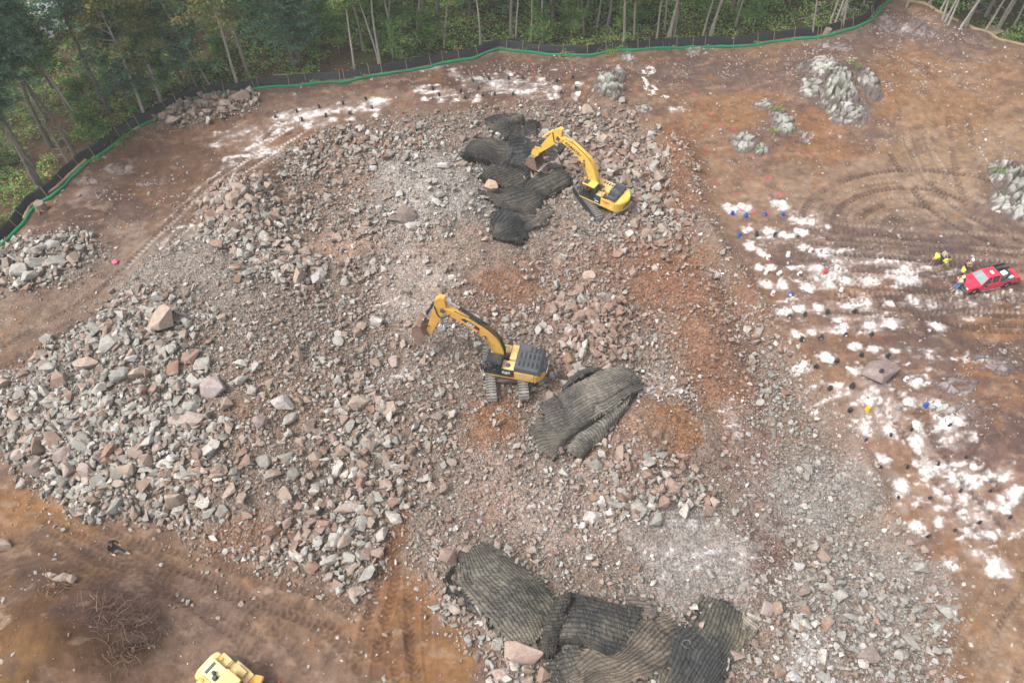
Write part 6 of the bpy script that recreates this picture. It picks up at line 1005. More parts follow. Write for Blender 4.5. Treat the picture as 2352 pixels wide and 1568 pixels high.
    if k == 'c':
        bm = bmesh.new(); prism(bm, [(-.95, -.16), (.95, -.05), (.75, .24), (-.75, .24)][::1], -.006, .006); bm.transform(Matrix.Translation((mid[0], bw+.012, mid[1]))@Matrix.Rotation(-an, 4, 'Y')); dc = from_bm('decal', bm, M['blk'], bo)
        bm = bmesh.new(); prism(bm, [(-.95, -.16), (-.2, -.115), (-.3, -.03), (-.9, -.05)], -.004, .004); bm.transform(Matrix.Translation((mid[0], bw+.02, mid[1]))@Matrix.Rotation(-an, 4, 'Y')); from_bm('red_flash', bm, M['red'], dc)
    o = lettering('CAT' if k == 'c' else 'KOMATSU', S['lsz'], M['white'] if k == 'c' else M['navy'], bo, (mid[0], bw+(.024 if k == 'c' else .01), mid[1]), (0, 0, 0), bold=.012)
    o.rotation_euler = (Matrix.Rotation(-an, 4, 'Y')@Euler((math.pi/2, 0, math.pi)).to_matrix().to_4x4()).to_euler()
    bm = bmesh.new(); box(bm, S['light'][0]-.08, S['light'][0]+.08, bw, bw+.14, S['light'][1]-.08, S['light'][1]+.08); bev(bm, .02); from_bm('work_light', bm, M['hood'], bo)
    for y in (-.5, .5): ram(root, (.95, 1.55), S['pin'], y, .55, .13, M['dsteel'] if k == 'c' else Y, nm='boom_cylinder')
    ram(root, S['scyl'][0], S['scyl'][1], 0, .58, .14, M['blk'] if k == 'c' else Y, nm='stick_cylinder')
    bm = bmesh.new(); prism(bm, S['stick'], -.22, .22); bev(bm, .03); stk = from_bm('stick', bm, Y, root)
    bm = bmesh.new(); L_ = S['shoses']; 
    for y in (-.26, .26, .3): rod(bm, [(p[0]+.03*y, y, p[1]) for p in smooth_line(L_, 14)], .032, 5)
    from_bm('stick_hoses', bm, M['hose'], stk)
    ram(root, S['bcyl'][0], S['bcyl'][1], 0, .6, .11, M['blk'] if k == 'c' else Y, nm='bucket_cylinder')
    bm = bmesh.new()
    for y in (-.26, .26):
        for a, b in S['links']:
            a, b = np.array(a), np.array(b); prism(bm, offset_profile([a, (a+b)/2, b], [.13]*3), y-.03, y+.03)
    from_bm('linkage', bm, M['dsteel'], root)
    bm = bucket_mesh(S['bucket'], S['bwid']); bk = from_bm('bucket', bm, M['bucket'], root)
    bm = bmesh.new()
    for y in (-.22, .22): prism(bm, S['ears'], y-.04, y+.04)
    from_bm('bucket_ears', bm, Y if k == 'k' else M['bucket'], bk); bm = bmesh.new(); lip = Vector((S['bucket'][-1][0], 0, S['bucket'][-1][1])); td = Vector((S['tdir'][0], 0, S['tdir'][1])).normalized()
    nt_ = 6
    for i in range(nt_): y = (-.5+i/(nt_-1))*(S['bwid']-.12); q = Vector((0, y, 0)); cyl(bm, lip+q-td*.05, lip+q+td*.3, .065, 6, .03)
    from_bm('teeth', bm, M['tooth'], bk)
    op = figure({**pose(**SIT), 'face': (1, 0, -.2)}, clothes=dict(trousers=M['denim'] if k == 'c' else M['seat'], shirt=M['hood'] if k == 'c' else M['orange'], boots=M['dsteel']), helmet=None if k == 'c' else paint('blue hard hat', (60, 80, 150), .4))
    op.location = root.matrix_basis@Vector((.78 if k == 'c' else .6, .88, 1.98)); op.rotation_euler = (0, 0, S['h']); tag(op, 'operator in blue jeans seated in the cab of the lower excavator' if k == 'c' else 'operator with orange clothing seated in the cab of the upper excavator', 'person')
    return root
excavator(dict(style='c', at=(-.44, 39.95), h=math.radians(167.2), track_h=math.radians(95), toff=(.05, -.25+.6), tl=5.5, tw=.82, gauge=2.68, yel=M['yel'], label='golden yellow excavator with black engine hood, arm stretched left over the grey rubble',
    boom=[(.45, 1.9), (.75, 3.4), (1.45, 4.9), (3.15, 6.35), (5.12, 7.3)], bth=[.45, .95, 1.1, .95, .55], pin=(1.77, 4.9), tip=(5.12, 7.3), logo_i=(13, 17), lsz=.36, light=(2.3, 5.35), scyl=((2.1, 6.4), (5.05, 8.45)),
    stick=[(4.9, 8.65), (5.3, 8.7), (5.7, 8.3), (6.15, 6.5), (6.85, 3.95), (6.6, 3.6), (6.35, 3.8), (5.5, 5.95), (4.95, 7.0), (4.85, 7.8)], shoses=[(4.5, 7.0), (4.9, 6.5), (5.5, 6.4), (5.7, 7.1), (5.8, 7.6)], bcyl=((5.95, 7.6), (7.0, 5.3)),
    links=[((7.0, 5.25), (6.4, 4.9)), ((7.0, 5.25), (7.2, 4.6))], bucket=[(6.75, 4.1), (7.05, 5.1), (7.4, 5.25), (7.75, 4.8), (7.88, 4.1), (7.7, 3.3), (7.25, 2.65)], bwid=1.45, ears=[(6.5, 3.6), (6.75, 3.6), (7.3, 4.6), (7.25, 5.1), (6.95, 5.1)], tdir=(-.2, -1)))
excavator(dict(style='k', at=(9.05, 63.32), h=math.radians(145.2), track_h=math.radians(114), toff=(-.05, -.1+.15), tl=5.5, tw=.8, gauge=2.65, yel=M['kyel'], label='bright yellow excavator with grey engine cover, its open bucket over the black blasting mats',
    boom=[(.42, 1.9), (.8, 3.3), (1.75, 4.9), (3.35, 5.95), (5.12, 6.35)], bth=[.45, .9, 1.15, .9, .5], pin=(1.93, 4.6), tip=(5.12, 6.35), logo_i=(13, 18), lsz=.44, light=(1.9, 5.05), scyl=((2.05, 5.7), (4.85, 7.35)),
    stick=[(4.75, 7.45), (5.05, 7.55), (5.75, 7.0), (6.4, 5.95), (7.62, 3.8), (7.45, 3.45), (7.2, 3.55), (6.0, 4.85), (5.1, 5.9), (4.8, 6.7)], shoses=[(4.4, 6.5), (4.9, 5.8), (5.5, 5.7), (5.7, 6.3), (5.8, 6.8)], bcyl=((6.0, 6.75), (7.75, 4.65)),
    links=[((7.75, 4.6), (7.1, 4.35)), ((7.75, 4.6), (8.15, 3.7))], bucket=[(7.65, 2.95), (8.2, 2.85), (8.65, 2.45), (8.75, 1.9), (8.5, 1.45), (7.9, 1.3), (7.2, 1.45)], bwid=1.5, ears=[(7.4, 3.45), (7.7, 3.75), (8.2, 3.65), (8.4, 2.9), (7.9, 2.9), (7.5, 3.0)], tdir=(-1, .15)))
# ---------------------------------------------------------------- wheel loader cut by the bottom edge
def tyre(root, x, y, z, R_, w, rimm, nm='wheel'):
    bm = bmesh.new(); prof = [(R_*.55, -w/2), (R_*.9, -w/2), (R_, -w*.36), (R_, w*.36), (R_*.9, w/2), (R_*.55, w/2)]; n = 28
    rings = [[bm.verts.new((x+r*math.cos(a), y+t, z+r*math.sin(a))) for r, t in prof] for a in np.linspace(0, 2*math.pi, n, endpoint=False)]
    for i in range(n):
        for j in range(len(prof)): a, b = rings[i], rings[(i+1) % n]; j2 = (j+1) % len(prof); bm.faces.new((a[j], b[j], b[j2], a[j2]))
    for i in range(n): a = i*2*math.pi/n; box(bm, R_*.97, R_*1.035, -w*.42, w*.42, -R_*.045, R_*.045, Matrix.Translation((x, y, z))@Matrix.Rotation(-a, 4, 'Y')@Matrix.Rotation(.3 if i % 2 else -.3, 4, 'X'))
    t = from_bm(nm, bm, M['hose'], root, False); bm = bmesh.new(); cyl(bm, (x, y-w*.3, z), (x, y+w*.3, z), R_*.56, 20)
    s = 1 if y > 0 else -1
    for i in range(6): a = i*math.pi/3; cyl(bm, (x+R_*.34*math.cos(a), y+s*w*.3, z+R_*.34*math.sin(a)), (x+R_*.34*math.cos(a), y+s*w*.36, z+R_*.34*math.sin(a)), R_*.1, 8)
    cyl(bm, (x, y+s*w*.3, z), (x, y+s*w*.42, z), R_*.18, 12); from_bm('rim', bm, rimm, t); return t
def loader():
    p = G(*((740+455/4.704)/1.7415, (2580+400/4.704)/1.7415), 2.0); h = math.radians(-36); root = empty('wheel_loader', (p[0], p[1], p[2]), h, 'pale yellow wheel loader seen from above, cut off by the bottom edge of the photo', 'wheel loader'); s = .82; root.scale = (s, s, s)
    Yl = paint('sun-bleached yellow hood', (250, 244, 160), .4, dirt=.1, k=.72); Yo = M['yel2']
    bm = bmesh.new(); prism(bm, [(-.6, 1.1), (-.55, 2.35), (.1, 2.5), (1.6, 2.45), (1.6, 1.1)], -.68, .68); bev(bm, .06, 3); hd = from_bm('engine_hood', bm, Yl, root)
    bm = bmesh.new(); box(bm, .02, .3, -.5, .5, 2.44, 2.512); from_bm('intake_grille', bm, M['hood'], hd); bm = bmesh.new(); cyl(bm, (.72, -.1, 2.45), (.72, -.1, 2.75), .16, 16); cyl(bm, (.72, -.1, 2.75), (.9, -.1, 2.85), .1, 14); from_bm('exhaust_pipe', bm, M['hood'], hd)
    bm = bmesh.new(); cyl(bm, (1.15, -.3, 2.45), (1.15, -.3, 2.8), .2, 20); cyl(bm, (1.15, -.3, 2.8), (1.15, -.3, 2.95), .24, 20, .12); from_bm('precleaner', bm, M['hood'], hd)
    bm = bmesh.new(); prism(bm, [(-.75, -1.2), (-.3, -1.25), (-.1, -.5), (-.1, .5), (-.3, 1.25), (-.75, 1.2), (-.95, .7), (-.95, -.7)], .9, 1.7, 'z'); bev(bm, .08, 3); cwt = from_bm('counterweight', bm, Yo, root)
    for sgn in (-1, 1):
        bm = bmesh.new(); prism(bm, [(-.25, .0+1.75), (-.1, 1.95), (.9, 1.95), (1.3, 1.6), (1.25, 1.5), (.85, 1.82), (-.05, 1.82), (-.2, 1.7)], sgn*.72, sgn*1.45); bev(bm, .03); fn = from_bm('fender', bm, Yo, root)
        bm = bmesh.new(); box(bm, .0, .28, sgn*1.0-.1, sgn*1.0+.1, 1.96, 2.1); bev(bm, .03); from_bm('lamp_box', bm, M['yel'], fn)
        tyre(root, .45, sgn*1.1, .75, .78, .55, M['yel2']); wx_ = Matrix.Translation((2.6, 0, 0))@Matrix.Rotation(math.radians(24), 4, 'Z')@Vector((1.3, sgn*1.1, 0)); tyre(root, wx_[0], wx_[1], .75, .78, .55, M['yel2'])
    bm = bmesh.new(); box(bm, 1.62, 3.0, -.72, .72, 1.3, 1.9); bev(bm, .04); from_bm('cab_base', bm, Yo, root)
    bm = bmesh.new(); 
    for x in (1.75, 2.95):
        for y in (-.65, .65): rod(bm, [(x, y, 1.9), (x, y, 3.15)], .05)
    from_bm('cab_frame', bm, M['blk'], root); bm = bmesh.new(); box(bm, 1.62, 3.12, -.78, .78, 3.16, 3.28); bev(bm, .05, 3); from_bm('cab_roof', bm, Yo, root)
    bm = bmesh.new(); box(bm, 1.76, 2.94, -.63, .63, 1.95, 3.12); from_bm('cab_glass', bm, M['dglass'], root)
    bm = bmesh.new(); box(bm, 1.25, 3.1, .78, 1.7, 1.9, 1.98); box(bm, 1.6, 2.6, .95, 1.5, 1.98, 2.25); bev(bm, .02); pf = from_bm('side_platform', bm, Yo, root)
    bm = bmesh.new(); rod(bm, [(1.2, .8, 1.9), (1.2, .8, 2.7), (1.2, 1.7, 2.7), (1.2, 1.7, 1.9)], .03); rod(bm, [(1.2, 1.7, 2.7), (3.1, 1.7, 2.7), (3.1, 1.7, 1.9)], .03); rod(bm, [(1.2, 1.7, 2.3), (3.1, 1.7, 2.3)], .025); rod(bm, [(1.2, .8, 2.3), (1.2, 1.7, 2.3)], .025); from_bm('handrail', bm, M['hood'], pf)
    bm = bmesh.new(); box(bm, 3.0, 4.6, -.45, .45, .9, 1.5); prism(bm, [(3.6, 1.4), (4.0, 1.9), (5.6, .9), (5.6, .5), (4.0, 1.4)], -.7, -.5); prism(bm, [(3.6, 1.4), (4.0, 1.9), (5.6, .9), (5.6, .5), (4.0, 1.4)], .5, .7); bev(bm, .04); AR = Matrix.Translation((2.6, 0, 0))@Matrix.Rotation(math.radians(24), 4, 'Z')@Matrix.Translation((-2.6, 0, 0)); bm.transform(AR); from_bm('lift_arms', bm, M['yel'], root)
    bm = bmesh.new(); prism(bm, [(3.3, 1.75), (3.4, 1.85), (4.4, 1.85), (4.5, 1.7), (4.4, 1.75), (3.4, 1.75)], .75, 1.4); prism(bm, [(3.3, 1.75), (3.4, 1.85), (4.4, 1.85), (4.5, 1.7), (4.4, 1.75), (3.4, 1.75)], -1.4, -.75); bm.transform(AR); from_bm('front_fender', bm, M['yel'], root)
    bm = bucket_mesh([(5.7, 1.55), (5.5, 1.0), (5.6, .4), (5.9, .12), (6.9, .05)], 2.9, .05); rb_ = paint('rusty bucket', (190, 112, 88), .6, dirt=.6, dirtc=(120, 80, 70), k=.6); bm.transform(AR); from_bm('bucket', bm, rb_, root)
loader()
# ---------------------------------------------------------------- red pickup
def pickup():
    w1 = G(*((3680+1190/5.654)/1.7415, (960+1235/5.654)/1.7415)); h = math.radians(-165.9); root = empty('pickup_truck', (0, 0, 0), h, 'red crew-cab pickup truck parked on the tracked mud with its tailgate down', 'pickup'); W = .98; s = .93
    root.scale = (s, s*.92, s); off = Matrix.Rotation(h, 4, 'Z')@Vector((0, -W*s*.92, 0)); root.location = (w1[0]+off.x, w1[1]+off.y, w1[2]-.02)
    R1 = paint('red car paint', (226, 48, 76), .3, dirt=.25, dirtc=(206, 110, 116), k=.75, spec=.5); BK = M['blk']  # pale red patches: dust plus a whitish sheen put into the colour
    # lower body sides, nose and hood
    wa = lambda x0: [(x0+.52*math.cos(a), .38+.52*math.sin(a)) for a in np.linspace(math.pi, 0, 9)]
    bm = bmesh.new(); side = [(.95, .55), (.98, .85), (.9, 1.08), (-.55, 1.2), (-2.35, 1.2), (-2.4, 1.22), (-4.75, 1.22), (-4.78, .6)]+[(-4.2, .55)]+[(-3.66+.52*math.cos(a), .4+.52*math.sin(a)) for a in np.linspace(math.pi, 0, 9)]+[(-2.9, .45), (-.75, .45)]+[(.52*math.cos(a), .4+.52*math.sin(a)) for a in np.linspace(math.pi, 0, 9)]
    for s_ in (-1, 1): prism(bm, side, s_*W, s_*(W-.12))
    box(bm, -2.3, -2.2, -W+.1, W-.1, .55, 1.2); bev(bm, .035, 2); body = from_bm('body', bm, R1, root)
    bm = bmesh.new(); prism(bm, [(.93, .8), (.9, 1.08), (.3, 1.2), (-.6, 1.26), (-.6, 1.1), (.8, .9)], -W+.1, W-.1); bev(bm, .04, 2); box(bm, -.5, .8, -.42, -.36, 1.2, 1.235); box(bm, -.5, .8, .36, .42, 1.2, 1.235); from_bm('hood', bm, R1, root)
    # cab greenhouse
    bm = bmesh.new(); roof = [(-1.15, 1.86), (-1.35, 1.9), (-2.3, 1.9), (-2.42, 1.86)]
    def gh(x0, x1, z0, z1, y0, y1): pass
    vs = []
    for (x, z, y) in ((-1.02, 1.82, .7), (-1.3, 1.93, .66), (-2.3, 1.93, .66), (-2.45, 1.84, .7)): vs.append([bm.verts.new((x, -y, z)), bm.verts.new((x, y, z))])
    lo = [[bm.verts.new((x, -y, z-.05)) for y in (y_, -y_)] for (x, z, y_) in ((-1.02, 1.82, .7), (-1.3, 1.93, .66), (-2.3, 1.93, .66), (-2.45, 1.84, .7))]
    for i in range(3): bm.faces.new((vs[i][0], vs[i][1], vs[i+1][1], vs[i+1][0])); bm.faces.new((lo[i][0], lo[i+1][0], lo[i+1][1], lo[i][1]))
    for j in (0, 1):
        for i in range(3): bm.faces.new((vs[i][j], lo[i][j], lo[i+1][j], vs[i+1][j]))
    bm.faces.new((vs[0][0], lo[0][0], lo[0][1], vs[0][1])); bm.faces.new((vs[3][0], lo[3][0], lo[3][1], vs[3][1])); bev(bm, .03, 2); from_bm('roof', bm, R1, root)
    bm = bmesh.new()
    for s_ in (-1, 1):
        for a, b in (((-.42, s_*.9, 1.22), (-1.04, s_*.69, 1.82)), ((-1.5, s_*.93, 1.2), (-1.5, s_*.68, 1.86)), ((-2.38, s_*.93, 1.2), (-2.42, s_*.69, 1.84))): rod(bm, [a, b], .055, 6)
    prism(bm, [(-2.36, 1.2), (-2.44, 1.2), (-2.47, 1.38), (-2.4, 1.38)], -.9, .9); from_bm('pillars', bm, R1, root)
    bm = bmesh.new(); q = [(-.42, -.86, 1.24), (-.42, .86, 1.24), (-1.05, .66, 1.82), (-1.05, -.66, 1.82)]; a_ = [bm.verts.new(v) for v in q]; b_ = [bm.verts.new((v[0]-.02, v[1], v[2]-.02)) for v in q]; bm.faces.new(a_); bm.faces.new(b_[::-1]); [bm.faces.new((a_[i], b_[i], b_[(i+1) % 4], a_[(i+1) % 4])) for i in range(4)]; from_bm('windscreen', bm, paint('windscreen glass', (150, 176, 176), .08, dirt=.2, dirtc=(190, 200, 200), k=.45, spec=.8), root)
    for s_ in (-1, 1):
        for nm, x0, x1, x2 in (('front_window', -.62, -1.46, -1.08), ('rear_window', -1.56, -2.36, -1.56)):
            bm = bmesh.new(); q = [(x0, s_*.93, 1.22), (x1, s_*.93, 1.22), (x1, s_*.71, 1.8), (x2, s_*.71, 1.8)]; a_ = [bm.verts.new(v) for v in q]; b_ = [bm.verts.new((v[0], v[1]-s_*.02, v[2])) for v in q]; bm.faces.new(a_); bm.faces.new(b_[::-1]); [bm.faces.new((a_[i], b_[i], b_[(i+1) % 4], a_[(i+1) % 4])) for i in range(4)]; from_bm(nm, bm, M['dglass'], root)
        for x in (-1.35, -2.2):
            bm = bmesh.new(); box(bm, x-.13, x+.05, s_*W, s_*(W+.03), 1.06, 1.1); from_bm('door_handle', bm, M['chrome'], root)
        bm = bmesh.new(); [box(bm, x-.008, x+.008, s_*(W+.001), s_*(W+.006), .5, 1.18) for x in (-.6, -1.5, -2.4)]; from_bm('door_seam', bm, M['seat'], root)
        bm = bmesh.new(); box(bm, -.78, -.62, s_*(W+.08), s_*(W+.32), 1.2, 1.45); rod(bm, [(-.68, s_*.92, 1.25), (-.68, s_*(W+.1), 1.28)], .03); bev(bm, .02); from_bm('wing_mirror', bm, BK, root)
        bm = bmesh.new(); box(bm, -.7, -2.9, s_*(W-.02), s_*(W+.16), .36, .42); bev(bm, .02); from_bm('side_step', bm, M['chrome'], root)
        tyre(root, 0, s_*(W-.14), .4, .41, .27, M['chrome']); tyre(root, -3.66, s_*(W-.14), .4, .41, .27, M['chrome'])
        bm = bmesh.new(); box(bm, .86, .97, s_*.62, s_*.95, .82, 1.0); bev(bm, .03); from_bm('headlight', bm, M['white'], root)
        bm = bmesh.new(); box(bm, -4.76, -4.82, s_*.8, s_*.97, .8, 1.15); from_bm('tail_light', bm, M['red'], root)
    bm = bmesh.new(); box(bm, .93, .99, -.62, .62, .98, 1.04); box(bm, .93, 1.0, -.62, .62, .86, .92); box(bm, .93, .99, -.62, .62, .74, .8); gr = from_bm('grille_bars', bm, M['chrome'], root); bm = bmesh.new(); box(bm, .85, .95, -.66, .66, .7, 1.04); from_bm('grille', bm, BK, gr)
    bm = bmesh.new(); box(bm, .85, 1.1, -.95, .95, .42, .68); bev(bm, .06, 3); from_bm('front_bumper', bm, M['hood'], root); bm = bmesh.new(); box(bm, -4.7, -4.95, -.93, .93, .45, .62); bev(bm, .04); from_bm('rear_bumper', bm, M['chrome'], root)
    # bed, rails, tailgate, load
    bm = bmesh.new(); box(bm, -2.46, -4.7, -.82, .82, .68, .74); from_bm('bed_floor', bm, BK, root); bm = bmesh.new()
    for s_ in (-1, 1): box(bm, -2.44, -4.74, s_*.84, s_*(W+.01), 1.222, 1.26); box(bm, -2.46, -4.7, s_*.82, s_*.86, .74, 1.2)
    from_bm('bed_rail', bm, M['hood'], root); bm = bmesh.new(); box(bm, -4.8, -5.3, -.8, .8, .72, .78); bev(bm, .02); from_bm('tailgate', bm, R1, root)
    tr = empty('tool_chest', root.matrix_basis@Vector((-2.75, 0, 1.12)), h, 'open black cross-bed tool chest behind the red cab', 'tool chest'); tr.scale = root.scale
    bm = bmesh.new(); box(bm, -.28, .28, -.9, .9, 0, .32); bev(bm, .02); from_bm('chest', bm, BK, tr); bm = bmesh.new(); box(bm, -1.2, .1, -1.0, -.95, .25, .62); bev(bm, .01); from_bm('lid', bm, BK, tr)
    for nm, (x, y), (a, b, c), mt, lab in (('cooler', (-3.5, -.1), (.42, .3, .3), M['white'], 'white cooler box in the bed of the red pickup'), ('tote', (-4.2, .45), (.2, .16, .2), M['white'], 'small white jug near the open tailgate')):
        t = empty(nm, root.matrix_basis@Vector((x, y, .75)), h+.2, lab, nm); t.scale = root.scale; bm = bmesh.new(); box(bm, -a, a, -b, b, 0, c*1.5); bev(bm, .04, 3); from_bm('tub', bm, mt, t); bm = bmesh.new(); box(bm, -a*1.03, a*1.03, -b*1.03, b*1.03, c*1.5, c*1.7); bev(bm, .03, 2); from_bm('lid', bm, mt, t)
    bm = bmesh.new()
    for i, (x, y) in enumerate([(-3.1, .5), (-3.3, .6), (-3.9, -.5), (-4.3, -.3), (-4.4, .1), (-3.8, .6)]): box(bm, -.14, .14, -.1, .1, 0, .22, Matrix.Translation((x, y, .75))@Matrix.Rotation(i*.8, 4, 'Z'))
    bev(bm, .02); from_bm('bed_gear', bm, M['hood'], root)
    bm = bmesh.new(); prism(bm, [(-1.55, -.1), (-1.55, .3), (-1.7, .36), (-1.85, .3), (-1.85, -.1), (-1.7, -.16)], 1.94, 2.03, 'z'); bev(bm, .03, 2); from_bm('beacon_bar', bm, M['white'], root)
    lettering('3500', .1, M['white'], root, (-.95, W+.012, .84), (math.pi/2, 0, math.pi), 'door_decal', .003)
    return root
TRUCK = pickup()
# ---------------------------------------------------------------- people on the bench and the man walking below
NEON = paint('neon yellow shirt', (214, 246, 70), .85, dirt=.08, dirtc=(190, 210, 90), k=.8, spec=.1); VEST = paint('yellow safety vest', (232, 238, 84), .8, dirt=.05, k=.8, spec=.1); KHK = paint('brown work trousers', (160, 132, 118), .9, dirt=.25, spec=.1, k=.6)
GRYP = paint('grey trousers', (120, 124, 124), .9, dirt=.25, spec=.1); GRYS = paint('grey shirt', (180, 186, 186), .9, dirt=.1, spec=.1, k=.65); BOOT = paint('tan boots', (196, 160, 122), .8, dirt=.2, k=.6); SILV = paint('reflective tape', (232, 214, 200), .4, dirt=.1, k=.75); PINKV = paint('faded orange vest', (250, 132, 120), .8, dirt=.1, k=.8, spec=.1)
BLK = paint('black sweatshirt', (46, 46, 48), .9, dirt=.15, spec=.1); WHH = paint('white hard hat', (244, 242, 240), .3, dirt=.05, k=.8); BLH = paint('dark blue hard hat', (52, 72, 110), .35, dirt=.1); TEAL = paint('teal glove', (100, 200, 180), .8, dirt=.1, k=.6); LB_ = paint('light jeans', (96, 132, 168), .9, dirt=.25, spec=.1, k=.65)
z6 = lambda x, y: ((3680+x/5.654)/1.7415, (960+y/5.654)/1.7415)
def person(q, face, J, lab, **k):
    p = G(*q); o = figure(J, **k); o.location = (p[0], p[1], float(HT(p[0], p[1]))); o.rotation_euler = (0, 0, math.radians(face)); return tag(o, lab, 'person')
person(z6(240, 585), 20, pose(chest=(.14, 0, 1.3), neck=(.2, 0, 1.47), head=(.27, 0, 1.6), pelvis=(.02, 0, .95), kneeL=(.05, .1, .5), ankleL=(-.12, .1, .12), toeL=(.04, .12, .05), shoulderL=(.12, .2, 1.4), shoulderR=(.12, -.2, 1.4), elbowL=(.15, .26, 1.12), wristL=(.22, .22, .88), elbowR=(.16, -.25, 1.12), wristR=(.26, -.2, .9)), 'person in neon shirt and brown trousers leaning forward, leftmost of the group of three', clothes=dict(trousers=KHK, shirt=NEON, boots=BOOT))
person(z6(435, 520), -60, pose(head=(.06, 0, 1.62), wristL=(.22, .18, 1.0), wristR=(.22, -.18, 1.0)), 'person in yellow safety vest and dark blue hard hat facing the camera', clothes=dict(trousers=GRYP, shirt=GRYS, vest=VEST, long=True, stripe=SILV, boots=M['dsteel']), helmet=BLH)
person(z6(480, 690), 95, pose(elbowL=(.06, .3, 1.16), wristL=(.25, .2, 1.05), elbowR=(.06, -.3, 1.16), wristR=(.25, -.2, 1.05), ankleL=(0, .17, .1), ankleR=(0, -.17, .1)), 'person in neon shirt and brown trousers seen from behind', clothes=dict(trousers=KHK, shirt=NEON, boots=BOOT))
person(z6(985, 690), -80, pose(chest=(.1, 0, 1.3), neck=(.14, 0, 1.46), head=(.2, 0, 1.6), shoulderL=(.08, .2, 1.4), shoulderR=(.08, -.2, 1.4), wristL=(.24, .16, .95), wristR=(.2, -.2, .95)), 'person in orange vest and white hard hat behind the hood of the red pickup', clothes=dict(trousers=GRYP, shirt=BLK, vest=PINKV, stripe=SILV, boots=M['dsteel']), helmet=WHH)
person(z6(835, 880), -10, pose(chest=(.08, 0, 1.32), shoulderL=(.05, .2, 1.42), shoulderR=(.05, -.2, 1.42), elbowL=(.25, .36, 1.36), wristL=(.55, .42, 1.32), elbowR=(.0, -.3, 1.14), wristR=(.16, -.2, .98)), 'bare-headed person in neon shirt resting one arm on the red hood', clothes=dict(trousers=GRYP, shirt=NEON, boots=BOOT))
person(z6(790, 1120), -150, pose(pelvis=(-.14, 0, .88), hipL=(-.12, .1, .84), hipR=(-.12, -.1, .84), chest=(-.2, 0, 1.24), neck=(-.18, 0, 1.42), head=(-.12, 0, 1.56), shoulderL=(-.2, .2, 1.34), shoulderR=(-.2, -.2, 1.34), kneeL=(.12, .1, .48), ankleL=(.3, .04, .1), toeL=(.46, .02, .06), kneeR=(.1, -.1, .46), ankleR=(.26, -.2, .1), toeR=(.42, -.22, .06), elbowL=(-.1, .28, 1.1), wristL=(.1, .1, 1.06), elbowR=(-.1, -.28, 1.1), wristR=(.1, -.1, 1.02)), 'person in jeans, vest and white hard hat leaning on the pickup bumper', clothes=dict(trousers=LB_, shirt=BLK, vest=VEST, stripe=SILV, boots=BOOT), helmet=WHH)
mq = ((400+1080/14.256)/1.7415, (2130+1180/14.256)/1.7415)
person(mq, -12, pose(pelvis=(-.06, 0, .9), hipL=(-.04, .1, .86), hipR=(-.04, -.1, .86), chest=(.0, 0, 1.26), neck=(.02, 0, 1.44), head=(.06, 0, 1.58), kneeL=(.26, .12, .52), ankleL=(.48, .12, .12), toeL=(.64, .1, .1), kneeR=(-.2, -.1, .48), ankleR=(-.34, -.12, .12), toeR=(-.17, -.16, .05), shoulderL=(.0, .2, 1.36), shoulderR=(0, -.2, 1.36), elbowL=(.16, .3, 1.2), wristL=(.38, .2, 1.12), elbowR=(-.02, -.28, 1.06), wristR=(.26, -.2, .94)), 'person in black sweatshirt and jeans striding across the dirt at the lower left', clothes=dict(trousers=paint('blue jeans', (70, 96, 118), .9, dirt=.25, spec=.1, k=.6), shirt=BLK, long=True, boots=paint('cream boots', (226, 210, 176), .8, dirt=.15, k=.7)), hair=(70, 58, 56), scale=1.2)
